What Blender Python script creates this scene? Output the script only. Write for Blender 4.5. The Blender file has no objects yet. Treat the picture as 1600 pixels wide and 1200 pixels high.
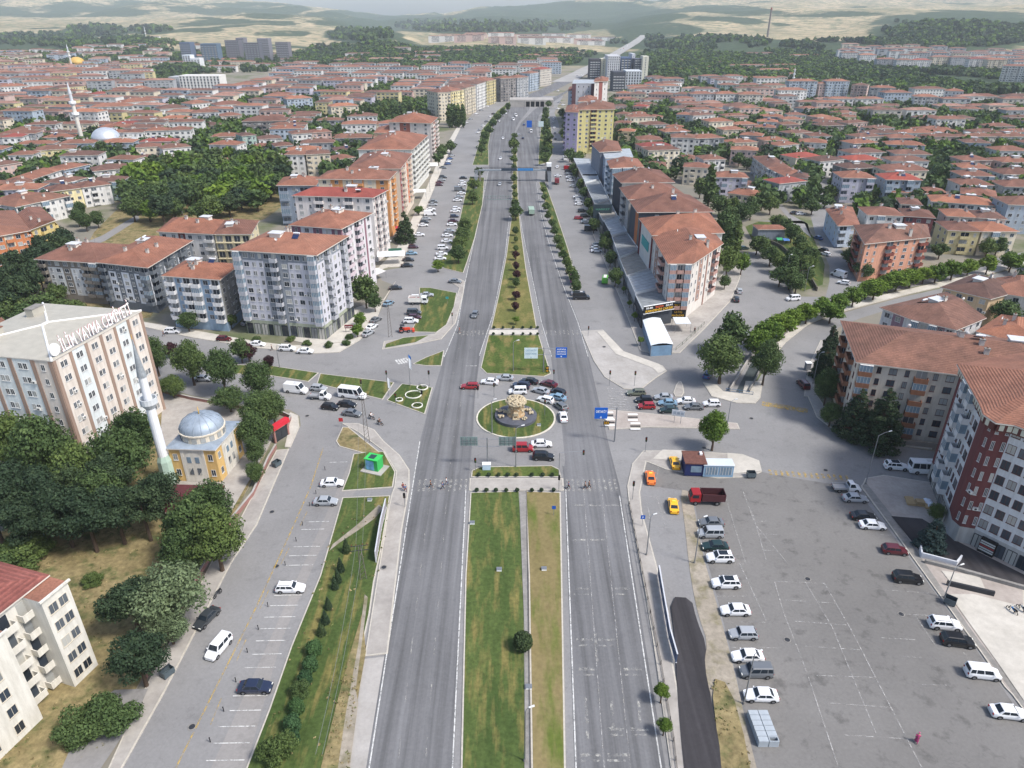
import bpy, math, random
import numpy as np
from mathutils import Vector, Matrix, noise
R=math.radians; pi=math.pi
random.seed(7); np.random.seed(7)
S=bpy.context.scene; COL=S.collection
# ------------------------------------------------ camera, sky, sun, exposure
CAMH=80.; TILT=R(27.2); FOC=1109.
cd=bpy.data.cameras.new('camera'); cam=bpy.data.objects.new('camera',cd); COL.objects.link(cam)
cam.location=(0,0,CAMH); cam.rotation_euler=(pi/2-TILT,0,0)
cd.sensor_width=36; cd.lens=36*FOC/1600; cd.clip_start=.5; cd.clip_end=40000
S.camera=cam
SUN_EL,SUN_AZ=R(52),R(118)       # azimuth clockwise from +Y
W=bpy.data.worlds.new('World'); S.world=W; W.use_nodes=True
nt=W.node_tree; bg=nt.nodes['Background']; sk=nt.nodes.new('ShaderNodeTexSky')
sk.sky_type='NISHITA'; sk.sun_disc=False; sk.sun_elevation=SUN_EL; sk.sun_rotation=SUN_AZ
sk.dust_density=5.; sk.air_density=1.; sk.altitude=900
nt.links.new(sk.outputs[0],bg.inputs[0]); S.render.use_motion_blur=False; bg.inputs[1].default_value=.135
sd=bpy.data.lights.new('sun','SUN'); sun=bpy.data.objects.new('sun',sd); COL.objects.link(sun)
sd.energy=2.5; sd.angle=R(10); sd.color=(1,.965,.92)
dv=Vector((math.sin(SUN_AZ)*math.cos(SUN_EL),math.cos(SUN_AZ)*math.cos(SUN_EL),math.sin(SUN_EL)))
sun.rotation_euler=dv.to_track_quat('Z','Y').to_euler()
S.view_settings.view_transform='Standard'; S.view_settings.look='None'
S.view_settings.exposure=.74; S.view_settings.gamma=1
try: S.cycles.volume_bounces=3
except Exception: pass
# ------------------------------------------------ pixel of the photograph -> point on a plane
ct,st=math.cos(TILT),math.sin(TILT)
def P(px,py,z=0.):
    u=(px-800)/FOC; v=(600-py)/FOC; t=(z-CAMH)/(-st+v*ct)
    return Vector((u*t,(ct+v*st)*t,z))
def proj(x,y,z):
    zz=z-CAMH; d=y*ct-zz*st; return (800+FOC*x/d,600-FOC*(y*st+zz*ct)/d)
def interp(x,L):
    return float(np.interp(x,[a for a,b in L],[b for a,b in L]))
RING=[(2400,[(-400,72),(0,64),(200,62),(400,64),(500,74),(540,64),(585,49),(610,54),(645,66),(660,70),(760,64),(840,72),(950,76),(1020,70),(1150,60),(1300,55),(1450,34),(1600,36),(2000,36)]),
 (4200,[(-400,34),(0,32),(200,34),(400,24),(500,28),(560,45),(600,50),(680,42),(750,34),(820,37),(900,43),(960,39),(1000,28),(1050,20),(1200,13),(1600,9),(2000,9)]),
 (8000,[(-400,-25),(0,-18),(200,-10),(330,0),(450,9),(560,23),(620,27),(680,24),(780,15),(830,11),(900,3),(930,0),(1000,2),(1010,4),(1060,-2),(1200,-15),(1600,-20),(2000,-22)])]
def ringh(px,i):
    Y,L=RING[i]; v=(600-interp(px,L))/FOC
    return CAMH+Y*(-st+v*ct)/(ct+v*st)
def sm(t): t=min(1,max(0,t)); return t*t*(3-2*t)
def hgt(x,y):
    if y<1300: return 0.
    px=800+x/y/8.02e-4
    hs=[0]+[max(0,ringh(px,i)) for i in range(3)]; ys=[1300,2400,4200,8000]
    if y>=8000: h=hs[3]
    else:
        k=max(i for i in range(3) if y>=ys[i])
        h=hs[k]+(hs[k+1]-hs[k])*sm((y-ys[k])/(ys[k+1]-ys[k]))
    a=min(1,(y-1300)/3000)
    h+=a*(noise.fractal(Vector((x/700,y/900,0)),1,2,5)*24+noise.fractal(Vector((x/190,y/330,5)),1,2,3)*3.5)
    if y>4500: h+=sm((y-4500)/2200)*(abs(noise.fractal(Vector((x/900,y/1300,7)),1,2,5))*-95+22)
    return max(h,0)
def G(px,py):
    p=P(px,py) if py>34 else None
    if p is not None and p.y<1300: return p
    u=(px-800)/FOC; v=(600-py)/FOC; dz=-st+v*ct; dy=ct+v*st; Y=1250.
    while Y<9000:
        t=Y/dy; z=CAMH+dz*t
        if z<=hgt(u*t,Y): return Vector((u*t,Y,hgt(u*t,Y)))
        Y+=12
    return Vector((u*Y/dy,Y,hgt(u*Y/dy,Y)))
# ------------------------------------------------ materials
def lin(c):
    r=[]
    for v in c[:3]:
        v/=255.; r.append(v/12.92 if v<=.04045 else ((v+.055)/1.055)**2.4)
    return (*r,1)
_M={}
class NT:
    def __init__(s,m): s.t=m.node_tree; s.b=s.t.nodes['Principled BSDF']
    def n(s,k,**kw):
        o=s.t.nodes.new(k)
        for a,b in kw.items():
            if a in('i',):
                for q,w in b.items(): o.inputs[q].default_value=w
            else: setattr(o,a,b)
        return o
    def l(s,a,b): s.t.links.new(a,b)
    def coord(s,scale=(1,1,1),kind='Object'):
        c=s.n('ShaderNodeTexCoord'); m=s.n('ShaderNodeMapping'); m.inputs['Scale'].default_value=scale
        s.l(c.outputs[kind],m.inputs[0]); return m.outputs[0]
    def noise(s,vec,scale,detail=4,rough=.55):
        o=s.n('ShaderNodeTexNoise'); o.inputs['Scale'].default_value=scale; o.inputs['Detail'].default_value=detail
        o.inputs['Roughness'].default_value=rough; s.l(vec,o.inputs['Vector']); return o.outputs[0]
    def ramp(s,f,st_):
        o=s.n('ShaderNodeValToRGB'); e=o.color_ramp.elements
        while len(e)<len(st_): e.new(.5)
        for k,(p,c) in enumerate(st_): e[k].position=p; e[k].color=c if len(c)==4 else (*c,1)
        s.l(f,o.inputs[0]); return o.outputs[0]
    def mix(s,f,a,b,mode='MIX'):
        o=s.n('ShaderNodeMix',data_type='RGBA',blend_type=mode)
        for sock,v in((0,f),(6,a),(7,b)):
            if hasattr(v,'is_output'): s.l(v,o.inputs[sock])
            else: o.inputs[sock].default_value=v
        return o.outputs[2]
    def bump(s,f,st_=.3,dist=.1):
        o=s.n('ShaderNodeBump'); o.inputs['Strength'].default_value=st_; o.inputs['Distance'].default_value=dist
        s.l(f,o.inputs['Height']); s.l(o.outputs[0],s.b.inputs['Normal'])
def newmat(name,rough=.85,spec=.3):
    m=bpy.data.materials.new(name); m.use_nodes=True; t=NT(m)
    t.b.inputs['Roughness'].default_value=rough; t.b.inputs['Specular IOR Level'].default_value=spec
    return m,t
def g3(v): return (v,v,v,1)
def paint(c,rough=.8,var=.12,sc=.6,metal=0,name=None):
    k=('p',tuple(c),rough,var,metal)
    if k in _M: return _M[k]
    m,t=newmat(name or 'paint_%d_%d_%d'%tuple(c[:3]),rough); t.b.inputs['Metallic'].default_value=metal
    v=t.coord(); f=t.noise(v,sc,5,.6)
    m2=t.mix(1.,lin(c),t.ramp(f,[(.3,g3(1-var)),(.7,g3(1+var*.4))]),'MULTIPLY')
    t.l(m2,t.b.inputs[0]); _M[k]=m; return m
def wallmat(c):
    "rendered wall: base colour, streaky weathering, fine grain"
    k=('w',tuple(c))
    if k in _M: return _M[k]
    m,t=newmat('render_%d_%d_%d'%tuple(c[:3]),.9,.2)
    v=t.coord((1.6,1.6,.22)); f=t.noise(v,.9,5,.65); v2=t.coord(); f2=t.noise(v2,7,3)
    a=t.mix(1.,lin(c),t.ramp(f,[(.3,(.80,.79,.77,1)),(.62,(1.03,1.03,1.03,1))]),'MULTIPLY')
    a=t.mix(1.,a,t.ramp(f2,[(.3,g3(.95)),(.7,g3(1.03))]),'MULTIPLY')
    t.l(a,t.b.inputs[0]); _M[k]=m; return m
def ground(name,c1,c2,sc=.08,det=.9,stretch=(1,1,1),c3=None,rough=.95,amp=.35,stain=None):
    m,t=newmat(name,rough,.15); v=t.coord(stretch)
    f=t.noise(v,sc,6,.62); f2=t.noise(t.coord(),det,6,.7)
    a=t.ramp(f,[(.34,lin(c1)),(.66,lin(c2))])
    if c3: a=t.mix(t.ramp(t.noise(v,sc*2.7,5,.6),[(.5,g3(0)),(.66,g3(1))]),a,lin(c3))
    a=t.mix(1.,a,t.ramp(f2,[(.28,g3(1-amp)),(.72,g3(1+amp*.6))]),'MULTIPLY')
    if stain:
        f3=t.noise(t.coord((1,1,1)),stain[0],4,.6)
        a=t.mix(t.ramp(f3,[(.58,g3(0)),(.72,g3(.8))]),a,lin(stain[1]))
    t.l(a,t.b.inputs[0]); t.bump(f2,.25,.05); return m
def asphalt(name,c,streak=True,stain=.35,seam=True):
    m,t=newmat(name,.9,.25)
    f2=t.noise(t.coord(),2.2,6,.75); f3=t.noise(t.coord(),.045,5,.6); f4=t.noise(t.coord(),.35,4,.65)
    a=t.mix(1.,lin(c),t.ramp(f2,[(.3,g3(.88)),(.7,g3(1.10))]),'MULTIPLY')
    a=t.mix(1.,a,t.ramp(f3,[(.3,g3(.86)),(.7,g3(1.14))]),'MULTIPLY')
    if streak:
        f=t.noise(t.coord((1,.018,1)),.75,4,.6)
        a=t.mix(1.,a,t.ramp(f,[(.34,g3(.74)),(.5,g3(1.)),(.68,g3(1.26))]),'MULTIPLY')
    if stain: a=t.mix(1.,a,t.ramp(f4,[(.3,g3(1-stain)),(.45,g3(1))]),'MULTIPLY')
    if seam:
        vo=t.n('ShaderNodeTexVoronoi',feature='DISTANCE_TO_EDGE'); vo.inputs['Scale'].default_value=.09
        nm=t.n('ShaderNodeTexNoise'); nm.inputs['Scale'].default_value=.5
        mm=t.n('ShaderNodeMixRGB'); mm.inputs[0].default_value=.75
        cc=t.coord(); t.l(cc,nm.inputs['Vector']); t.l(cc,mm.inputs[1])
        ad=t.n('ShaderNodeVectorMath',operation='MULTIPLY_ADD'); ad.inputs[1].default_value=(5,5,5)
        t.l(nm.outputs['Color'],ad.inputs[0]); t.l(cc,ad.inputs[2]); t.l(ad.outputs[0],vo.inputs['Vector'])
        a=t.mix(1.,a,t.ramp(vo.outputs[0],[(.0,g3(.86)),(.005,g3(1))]),'MULTIPLY')
    t.l(a,t.b.inputs[0]); t.bump(f2,.2,.03); return m
def markmat(name,c,wear=.5):
    "road paint with worn gaps that let the asphalt show"
    m,t=newmat(name,.8,.2); f=t.noise(t.coord(),1.3,6,.75)
    tr=t.n('ShaderNodeBsdfTransparent'); mx=t.n('ShaderNodeMixShader')
    t.b.inputs[0].default_value=lin(c)
    fac=t.ramp(f,[(wear-.1,g3(0)),(wear+.13,g3(.85))])
    t.l(fac,mx.inputs[0]); t.l(tr.outputs[0],mx.inputs[1]); t.l(t.b.outputs[0],mx.inputs[2])
    out=t.t.nodes['Material Output']; t.l(mx.outputs[0],out.inputs[0]); return m
def tilemat(name,c1,c2,rnd=.25):
    m,t=newmat(name,.85,.25); v=t.coord(); f=t.noise(v,.35,5,.65); f2=t.noise(v,3.,4,.7)
    oi=t.n('ShaderNodeObjectInfo')
    a=t.ramp(f,[(.3,lin(c1)),(.7,lin(c2))])
    a=t.mix(1.,a,t.ramp(f2,[(.3,g3(.72)),(.7,g3(1.2))]),'MULTIPLY'); a=t.mix(1.,a,t.ramp(t.noise(v,.13,3,.6),[(.35,(.80,.82,.84,1)),(.65,(1.12,1.1,1.08,1))]),'MULTIPLY')
    sx=t.n('ShaderNodeSeparateXYZ'); t.l(v,sx.inputs[0])
    w=t.n('ShaderNodeMath',operation='MULTIPLY'); w.inputs[1].default_value=2*pi/.16; t.l(sx.outputs[2],w.inputs[0])
    sn=t.n('ShaderNodeMath',operation='SINE'); t.l(w.outputs[0],sn.inputs[0])
    a=t.mix(1.,a,t.ramp(sn.outputs[0],[(.0,g3(.82)),(.6,g3(1.05))]),'MULTIPLY')
    a=t.mix(1.,a,t.ramp(oi.outputs['Random'],[(0,(.70,.74,.78,1)),(.5,(1,1,1,1)),(1,(1.22,1.12,1.0,1))]),'MULTIPLY')
    t.l(a,t.b.inputs[0]); t.bump(sn.outputs[0],.5,.05); return m
def leafmat(name,c1,c2,c3):
    m,t=newmat(name,.75,.25); v=t.coord(); f=t.noise(v,.9,5,.7); oi=t.n('ShaderNodeObjectInfo')
    a=t.ramp(f,[(.3,lin(c1)),(.52,lin(c2)),(.75,lin(c3))])
    a=t.mix(1.,a,t.ramp(oi.outputs['Random'],[(0,(.72,.78,.78,1)),(.5,(1,1,1,1)),(1,(1.28,1.18,.95,1))]),'MULTIPLY')
    t.l(a,t.b.inputs[0])
    tr=t.n('ShaderNodeBsdfTranslucent'); mx=t.n('ShaderNodeMixShader'); mx.inputs[0].default_value=.22
    t.l(a,tr.inputs[0]); t.l(t.b.outputs[0],mx.inputs[1]); t.l(tr.outputs[0],mx.inputs[2])
    t.l(mx.outputs[0],t.t.nodes['Material Output'].inputs[0]); return m
def carpaint():
    m,t=newmat('car_paint',.28,.5); oi=t.n('ShaderNodeObjectInfo'); t.l(oi.outputs['Color'],t.b.inputs[0])
    t.b.inputs['Coat Weight'].default_value=.6; return m
CARP=carpaint()
def paneglass(cells=True):
    m,t=newmat('window_glass',.15,.5); vo=t.n('ShaderNodeTexVoronoi'); vo.inputs['Scale'].default_value=.42; t.l(t.coord(kind='Generated',scale=(9,9,9)) if 0 else t.coord(),vo.inputs['Vector']); oi=t.n('ShaderNodeObjectInfo')
    sx=t.n('ShaderNodeSeparateXYZ'); t.l(vo.outputs['Color'],sx.inputs[0]); ad=t.n('ShaderNodeMath',operation='ADD'); t.l(sx.outputs[0],ad.inputs[0]); t.l(oi.outputs['Random'],ad.inputs[1]); fr=t.n('ShaderNodeMath',operation='FRACT'); t.l(ad.outputs[0] if cells else oi.outputs['Random'],fr.inputs[0])
    t.l(t.ramp(fr.outputs[0],[(0,lin((34,40,48))),(.4,lin((58,66,76))),(.62,lin((92,98,104))),(.8,lin((150,152,150))),(1,lin((186,184,176)))]),t.b.inputs[0]); return m
GLASS=paint((38,46,54),.12,.1,name='dark_glass'); GLASSB=paint((120,140,155),.15,.25,sc=.9,name='pale_glass')
WIN=paneglass(); WINP=paneglass(False)
FRAMEW=paint((202,202,200),.6,name='white_frame'); FRAMEB=paint((92,50,46),.6,name='brown_frame')
RUB=paint((28,28,30),.8,name='rubber'); STEEL=paint((150,153,156),.45,metal=.6,name='galvanised_steel')
ALLOY=paint((140,142,145),.35,metal=.7,name='alloy'); DKMET=paint((52,54,58),.5,name='dark_metal')
LAMPW=paint((235,235,225),.3,name='headlight_glass'); LAMPR=paint((150,22,20),.3,name='tail_light_glass')
TILE=tilemat('clay_tiles',(124,86,72),(148,106,90)); TILEO=tilemat('orange_clay_tiles',(142,98,80),(160,114,94)); TILED=tilemat('old_clay_tiles',(106,80,70),(134,100,88)); TILER=tilemat('red_tiles',(140,72,64),(154,86,76))
CONC=ground('concrete',(154,150,144),(174,170,165),.15,1.6,amp=.12); CONCD=ground('dark_concrete',(126,123,118),(146,143,138),.2,1.6,amp=.2)
METALR=paint((168,174,178),.5,.3,name='metal_roofing')
BARK=paint((84,70,58),.95,.3,3,name='bark')
LEAF=leafmat('broad_leaves',(52,68,40),(82,102,58),(116,134,80))
LEAFL=leafmat('light_leaves',(66,88,32),(96,122,46),(128,148,66))
LEAFD=leafmat('dark_needles',(38,54,38),(58,76,52),(82,98,68))
LEAFP=leafmat('purple_leaves',(44,26,32),(66,38,44),(82,52,52))
LEAFG=leafmat('willow_leaves',(78,92,66),(108,124,90),(140,154,116))
LEAFB=leafmat('blue_needles',(44,62,62),(62,82,80),(86,104,98))
HEDGE=leafmat('hedge_leaves',(44,70,44),(66,96,60),(90,120,80))
# ------------------------------------------------ mesh builder
class MB:
    def __init__(s): s.v=[]; s.f=[]; s.m=[]; s.mats=[]
    def mi(s,m):
        if m not in s.mats: s.mats.append(m)
        return s.mats.index(m)
    def add(s,vs,fs,m):
        b=len(s.v); s.v+=[tuple(v) for v in vs]; k=s.mi(m)
        for f in fs: s.f.append([b+i for i in f]); s.m.append(k)
    def quad(s,a,b,c,d,m): s.add([a,b,c,d],[(0,1,2,3)],m)
    def box(s,x0,y0,z0,x1,y1,z1,m,M4=None):
        vs=[(x,y,z) for z in(z0,z1) for x,y in((x0,y0),(x1,y0),(x1,y1),(x0,y1))]
        if M4 is not None: vs=[M4@Vector(v) for v in vs]
        s.add(vs,[(3,2,1,0),(4,5,6,7),(0,1,5,4),(1,2,6,5),(2,3,7,6),(3,0,4,7)],m)
    def prism(s,poly,z0,z1,m,mtop=None,bottom=True):
        n=len(poly); lo=[(p[0],p[1],z0) for p in poly]; hi=[(p[0],p[1],z1) for p in poly]
        A=sum(poly[i][0]*poly[(i+1)%n][1]-poly[(i+1)%n][0]*poly[i][1] for i in range(n))
        if A<0: lo.reverse(); hi.reverse()
        s.add(lo+hi,[(i,(i+1)%n,n+(i+1)%n,n+i) for i in range(n)],m)
        s.add(hi,[tuple(range(n))],mtop or m)
        if bottom: s.add(lo,[tuple(range(n))[::-1]],m)
    def tube(s,pts,rad,m,seg=6,cap=True):
        pts=[Vector(p) for p in pts]; n=len(pts)
        if not hasattr(rad,'__len__'): rad=[rad]*n
        vs=[]
        for i,p in enumerate(pts):
            d=(pts[min(i+1,n-1)]-pts[max(i-1,0)]).normalized()
            u=d.orthogonal().normalized() if abs(d.z)<.99 else Vector((1,0,0)); w=d.cross(u).normalized(); u=w.cross(d)
            for k in range(seg):
                a=2*pi*k/seg; vs.append(p+(u*math.cos(a)+w*math.sin(a))*rad[i])
        fs=[(i*seg+k,i*seg+(k+1)%seg,(i+1)*seg+(k+1)%seg,(i+1)*seg+k) for i in range(n-1) for k in range(seg)]
        if cap: fs+=[tuple(range(seg))[::-1],tuple((n-1)*seg+k for k in range(seg))]
        s.add(vs,fs,m)
    def lathe(s,prof,m,seg=16,c=(0,0)):
        vs=[];n=len(prof)
        for r,z in prof:
            for k in range(seg):
                a=2*pi*k/seg; vs.append((c[0]+r*math.cos(a),c[1]+r*math.sin(a),z))
        fs=[(i*seg+k,i*seg+(k+1)%seg,(i+1)*seg+(k+1)%seg,(i+1)*seg+k) for i in range(n-1) for k in range(seg)]
        s.add(vs,fs,m)
    def mesh(s,name,smooth=False):
        me=bpy.data.meshes.new(name); me.from_pydata(s.v,[],s.f)
        for m in s.mats: me.materials.append(m)
        if len(s.mats)>1: me.polygons.foreach_set('material_index',s.m)
        if smooth: me.polygons.foreach_set('use_smooth',[True]*len(me.polygons))
        me.update(); return me
    def obj(s,name,parent=None,smooth=False):
        return mkobj(name,s.mesh(name,smooth),parent)
def mkobj(name,me,parent=None):
    o=bpy.data.objects.new(name,me); COL.objects.link(o)
    if parent: o.parent=parent
    return o
def tag(o,label=None,cat=None,group=None,kind=None):
    if label: o['label']=label
    if cat: o['category']=cat
    if group: o['group']=group
    if kind: o['kind']=kind
    return o
def thing(name,label,cat,loc=(0,0,0),rz=0,group=None):
    o=bpy.data.objects.new(name,None); COL.objects.link(o); o.location=loc; o.rotation_euler=(0,0,rz)
    o.empty_display_size=.5; return tag(o,label,cat,group)
def copy_tree(o,parent=None):
    c=o.copy(); COL.objects.link(c); c.parent=parent
    for ch in list(KIDS.get(o.name,[])):
        n=copy_tree(ch,c)
        KIDS.setdefault(c.name,[]).append(n)
    return c
KIDS={}
def kids(o):
    KIDS[o.name]=list(o.children)
    for c in o.children: kids(c)
def struct(o): o['kind']='structure'; return o
ORD=['first','second','third','fourth','fifth','sixth','seventh','eighth','ninth','tenth','eleventh','twelfth','thirteenth','fourteenth','fifteenth','sixteenth','seventeenth','eighteenth','nineteenth','twentieth']
def ordn(i):
    n=i+1; return ORD[i] if i<20 else '%d%s'%(n,{1:'st',2:'nd',3:'rd'}.get(n%10 if n%100 not in(11,12,13) else 0,'th'))
# ------------------------------------------------ terrain: one sheet to the hills
FB=[(700,93,240,13,1),(1150,104,210,22,1),(1080,68,115,9,1.1),(1330,110,180,14,1),(1450,128,190,22,1),(1510,48,120,24,1.1),(1360,72,130,7,.9),(565,55,50,9,.9),(770,42,140,9,1.1),
 (900,22,130,16,1),(650,34,130,9,.9),(560,22,60,6,.8),(380,14,90,9,.7),(100,18,120,8,.7),(1250,22,120,4,.6),(1130,14,60,5,.7),(400,78,30,5,.7),(120,70,40,6,.9),(330,82,30,6,.8),(480,92,40,6,.9),(1020,45,60,12,.8),(150,50,45,7,1),(200,88,60,26,.9),(60,64,80,9,.9),(235,48,30,5,.9),(530,82,50,8,.9),(440,52,40,4,.7),(20,85,50,8,.8),(180,12,260,10,.5),(500,24,120,6,.45),(700,32,120,5,.6),(1300,96,60,6,.9),(265,105,40,24,1)]
def cover(x,y,z):
    if y<900: return 0.,0.
    px,py=proj(x,y,z)
    f=0
    for a,b,rx,ry,w in FB:
        d=((px-a)/rx)**2+((py-b)/ry)**2
        if d<2.2: f=max(f,w*min(1,(2.2-d)/1.2))
    n=noise.fractal(Vector((x/260,y/420,3)),1,2,4); n2=noise.fractal(Vector((x/900,y/1500,9)),1,2,3)
    if f>0: f=min(1,max(0,f+n*.55-.12))
    else: f=min(.85,max(0,(n+n2*.8)*1.3-.28)) if y>1700 else 0
    g=sm((y-1250)/500)
    return f,g
def terrain():
    ys=[-500,-100,0,60,150,300,450,600,750,900,1000,1100,1200,1300]
    y=1300
    while y<9600: y*=1.0105; ys.append(y)
    xs=np.linspace(-1.15,1.15,300); v=[];c=[]
    for y in ys:
        for a in xs:
            x=a*(max(y,0)+700); z=hgt(x,y); v.append((x,y,z)); f,g=cover(x,y,z); c.append((f,g,0,1))
    n=len(xs); fs=[(j*n+i,j*n+i+1,(j+1)*n+i+1,(j+1)*n+i) for j in range(len(ys)-1) for i in range(n-1)]
    me=bpy.data.meshes.new('terrain'); me.from_pydata(v,[],fs)
    ca=me.color_attributes.new('cover','FLOAT_COLOR','POINT'); ca.data.foreach_set('color',np.array(c,dtype=np.float32).ravel())
    me.polygons.foreach_set('use_smooth',[True]*len(fs))
    m,t=newmat('terrain_ground',.95,.1)
    at=t.n('ShaderNodeAttribute',attribute_name='cover'); sp=t.n('ShaderNodeSeparateXYZ'); t.l(at.outputs['Color'],sp.inputs[0])
    v1=t.coord(); town=t.ramp(t.noise(v1,.02,6,.65),[(.3,lin((112,112,104))),(.5,lin((134,128,116))),(.62,lin((98,104,76))),(.75,lin((78,92,58)))])
    field=t.ramp(t.noise(t.coord((.8,.4,1)),.006,8,.7),[(.25,lin((92,98,76))),(.42,lin((146,134,106))),(.56,lin((182,164,132))),(.72,lin((112,108,88)))])
    field=t.mix(t.ramp(t.noise(v1,.03,5,.7),[(.46,g3(0)),(.58,g3(.85))]),field,lin((92,104,78)))
    frs=t.ramp(t.noise(v1,.05,5,.7),[(.3,lin((46,58,44))),(.6,lin((70,84,60))),(.8,lin((100,106,76)))])
    a=t.mix(sp.outputs[1],town,field)
    fn=t.noise(v1,.02,6,.7); ad=t.n('ShaderNodeMath',operation='ADD'); t.l(sp.outputs[0],ad.inputs[0]); t.l(fn,ad.inputs[1])
    a=t.mix(t.ramp(ad.outputs[0],[(.72,g3(0)),(.9,g3(1))]),a,frs)
    t.l(a,t.b.inputs[0]); me.materials.append(m)
    return struct(mkobj('ground',me))
terrain()
ASL=asphalt('worn_asphalt',(131,130,129),False,.14); ASD=asphalt('road_asphalt',(107,107,108),True,.1,False)
ASP=asphalt('parking_asphalt',(117,115,112),False,.34); TAR=asphalt('new_tar',(58,56,58),True,.1,False); ASS=asphalt('street_asphalt',(134,132,130),False,.2,False)
GRASS=ground('grass',(66,84,38),(94,106,54),.16,1.8,c3=(124,114,70),amp=.45,stretch=(1,.4,1))
GRASSM=ground('mixed_grass',(84,94,48),(116,112,66),.12,1.6,c3=(134,122,78),amp=.4,stretch=(1,.3,1))
GRASSW=ground('mown_grass',(62,80,40),(86,100,54),.22,1.7,c3=(122,114,68),amp=.42,stretch=(1,.16,1))
GRASSD=ground('dry_grass',(116,106,70),(140,126,90),.10,1.5,c3=(92,104,48),amp=.25,stretch=(1,.2,1))
WEEDS=ground('weedy_lot',(122,110,76),(148,134,98),.12,1.1,c3=(88,94,58),amp=.5)
DIRT=ground('dirt',(142,134,120),(164,155,141),.12,1.2,c3=(126,120,96),amp=.3)
PAVE=ground('paving',(148,143,137),(170,165,158),.2,1.2,amp=.14); PAVEL=ground('pale_paving',(178,173,163),(196,191,181),.2,1.2,amp=.12)
PAVEP=ground('pink_paving',(156,147,139),(174,165,157),.2,1.5,amp=.15)
KERB=paint((186,180,168),.9,.2,2,name='kerb_stone'); KERBW=paint((208,202,186),.9,.25,1.5,name='painted_kerb')
def pw(poly): return [P(a,b) for a,b in poly]
def chaikin(p,n=2,closed=True):
    for _ in range(n):
        q=[]
        for i in range(len(p) if closed else len(p)-1):
            a,b=p[i],p[(i+1)%len(p)]; q+=[a*.75+b*.25,a*.25+b*.75]
        p=q if closed else [p[0]]+q+[p[-1]]
    return p
def inset(p,d):
    n=len(p); A=sum(p[i].x*p[(i+1)%n].y-p[(i+1)%n].x*p[i].y for i in range(n)); s=1 if A>0 else -1; q=[]
    for i in range(n):
        a=(p[i]-p[i-1]); b=(p[(i+1)%n]-p[i]); a.z=b.z=0
        if a.length<1e-6 or b.length<1e-6: q.append(p[i]); continue
        a.normalize(); b.normalize(); na=Vector((-a.y,a.x,0))*s; nb=Vector((-b.y,b.x,0))*s
        m=na+nb
        if m.length<.3: q.append(p[i]); continue
        m.normalize(); q.append(p[i]+m*(d/max(.4,m.dot(na))))
    return q
import bmesh
from mathutils.geometry import tessellate_polygon
def sheetmesh(mb,p,z,m):
    tr=tessellate_polygon([[Vector((q.x,q.y,0)) for q in p]])
    vs=[(q.x,q.y,z) for q in p]; fs=[]
    for a,b,c in tr:
        A=(p[b].x-p[a].x)*(p[c].y-p[a].y)-(p[c].x-p[a].x)*(p[b].y-p[a].y)
        fs.append((a,b,c) if A>0 else (a,c,b))
    mb.add(vs,fs,m)
def sheet(name,poly,m,z,smooth=0):
    p=pw(poly); _zs[0]+=.0005; z=z+(_zs[0]+.06 if z>.1 else _zs[0]*.4)
    if smooth: p=chaikin(p,smooth)
    b=MB(); sheetmesh(b,p,z,m); return struct(b.obj(name))
_zs=[0]
def slab(name,poly,m,z=.13,smooth=0,kerb=.22,km=None,sub=None):
    "raised island: kerb ring with the surface just above it"
    p=pw(poly); _zs[0]+=.0009; z=z+_zs[0]
    if smooth: p=chaikin(p,smooth)
    b=MB(); km=km or KERB
    n=len(p); A=sum(p[i].x*p[(i+1)%n].y-p[(i+1)%n].x*p[i].y for i in range(n))
    if A<0: p.reverse()
    lo=[(q.x,q.y,0) for q in p]; hi=[(q.x,q.y,z) for q in p]
    b.add(lo+hi,[(i,(i+1)%n,n+(i+1)%n,n+i) for i in range(n)],km)
    q=inset(p,kerb); ins=[(a.x,a.y,z) for a in q]
    b.add(hi+ins,[(i,(i+1)%n,n+(i+1)%n,n+i) for i in range(n)],km)
    sheetmesh(b,q,z+.015,m)
    return struct(b.obj(name))
# road surfaces
MEGA=[(150,1290),(192,1200),(257,1083),(308,984),(360,880),(399,820),(450,702),(470,665),(468,650),(453,640),(390,634),(300,618),(255,606),(120,585),(-60,560),(-60,478),(120,495),(228,511),(300,527),(400,543),(487,552),(530,550),(562,530),(584,505),(600,475),(615,445),(596,438),(590,424),(628,418),(632,400),(650,362),(675,300),(690,262),(706,226),(724,192),(745,172),(775,157),(800,150),(880,150),(866,176),(872,190),(880,228),(896,264),(906,310),(932,375),(956,432),(977,480),(1004,540),(1018,549),(1062,549),(1100,515),(1140,470),(1155,438),(1168,395),(1185,392),(1205,405),(1222,430),(1236,463),(1290,464),(1296,440),(1296,415),(1275,370),(1266,335),(1278,290),(1288,262),(1300,240),(1312,222),(1322,206),(1332,206),(1326,230),(1312,262),(1300,300),(1298,335),(1308,372),(1322,408),(1342,440),(1360,446),(1470,424),(1640,384),(1640,398),(1480,437),(1380,458),(1290,478),(1240,494),(1212,515),(1190,548),(1165,596),(1180,600),(1200,570),(1228,535),(1262,508),(1300,494),(1350,480),(1420,462),(1500,444),(1640,404),(1640,428),(1500,462),(1400,480),(1345,497),(1310,512),(1285,537),(1267,575),(1264,620),(1278,652),(1300,668),(1360,690),(1450,704),(1640,735),(1640,815),(1500,770),(1420,752),(1380,744),(1352,748),(1345,762),(1600,1110),(1640,1170),(1700,1290),(1640,1400),(1000,1400),(560,1400),(120,1400)]
sheet('asphalt_street',MEGA,ASL,.01)
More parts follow.
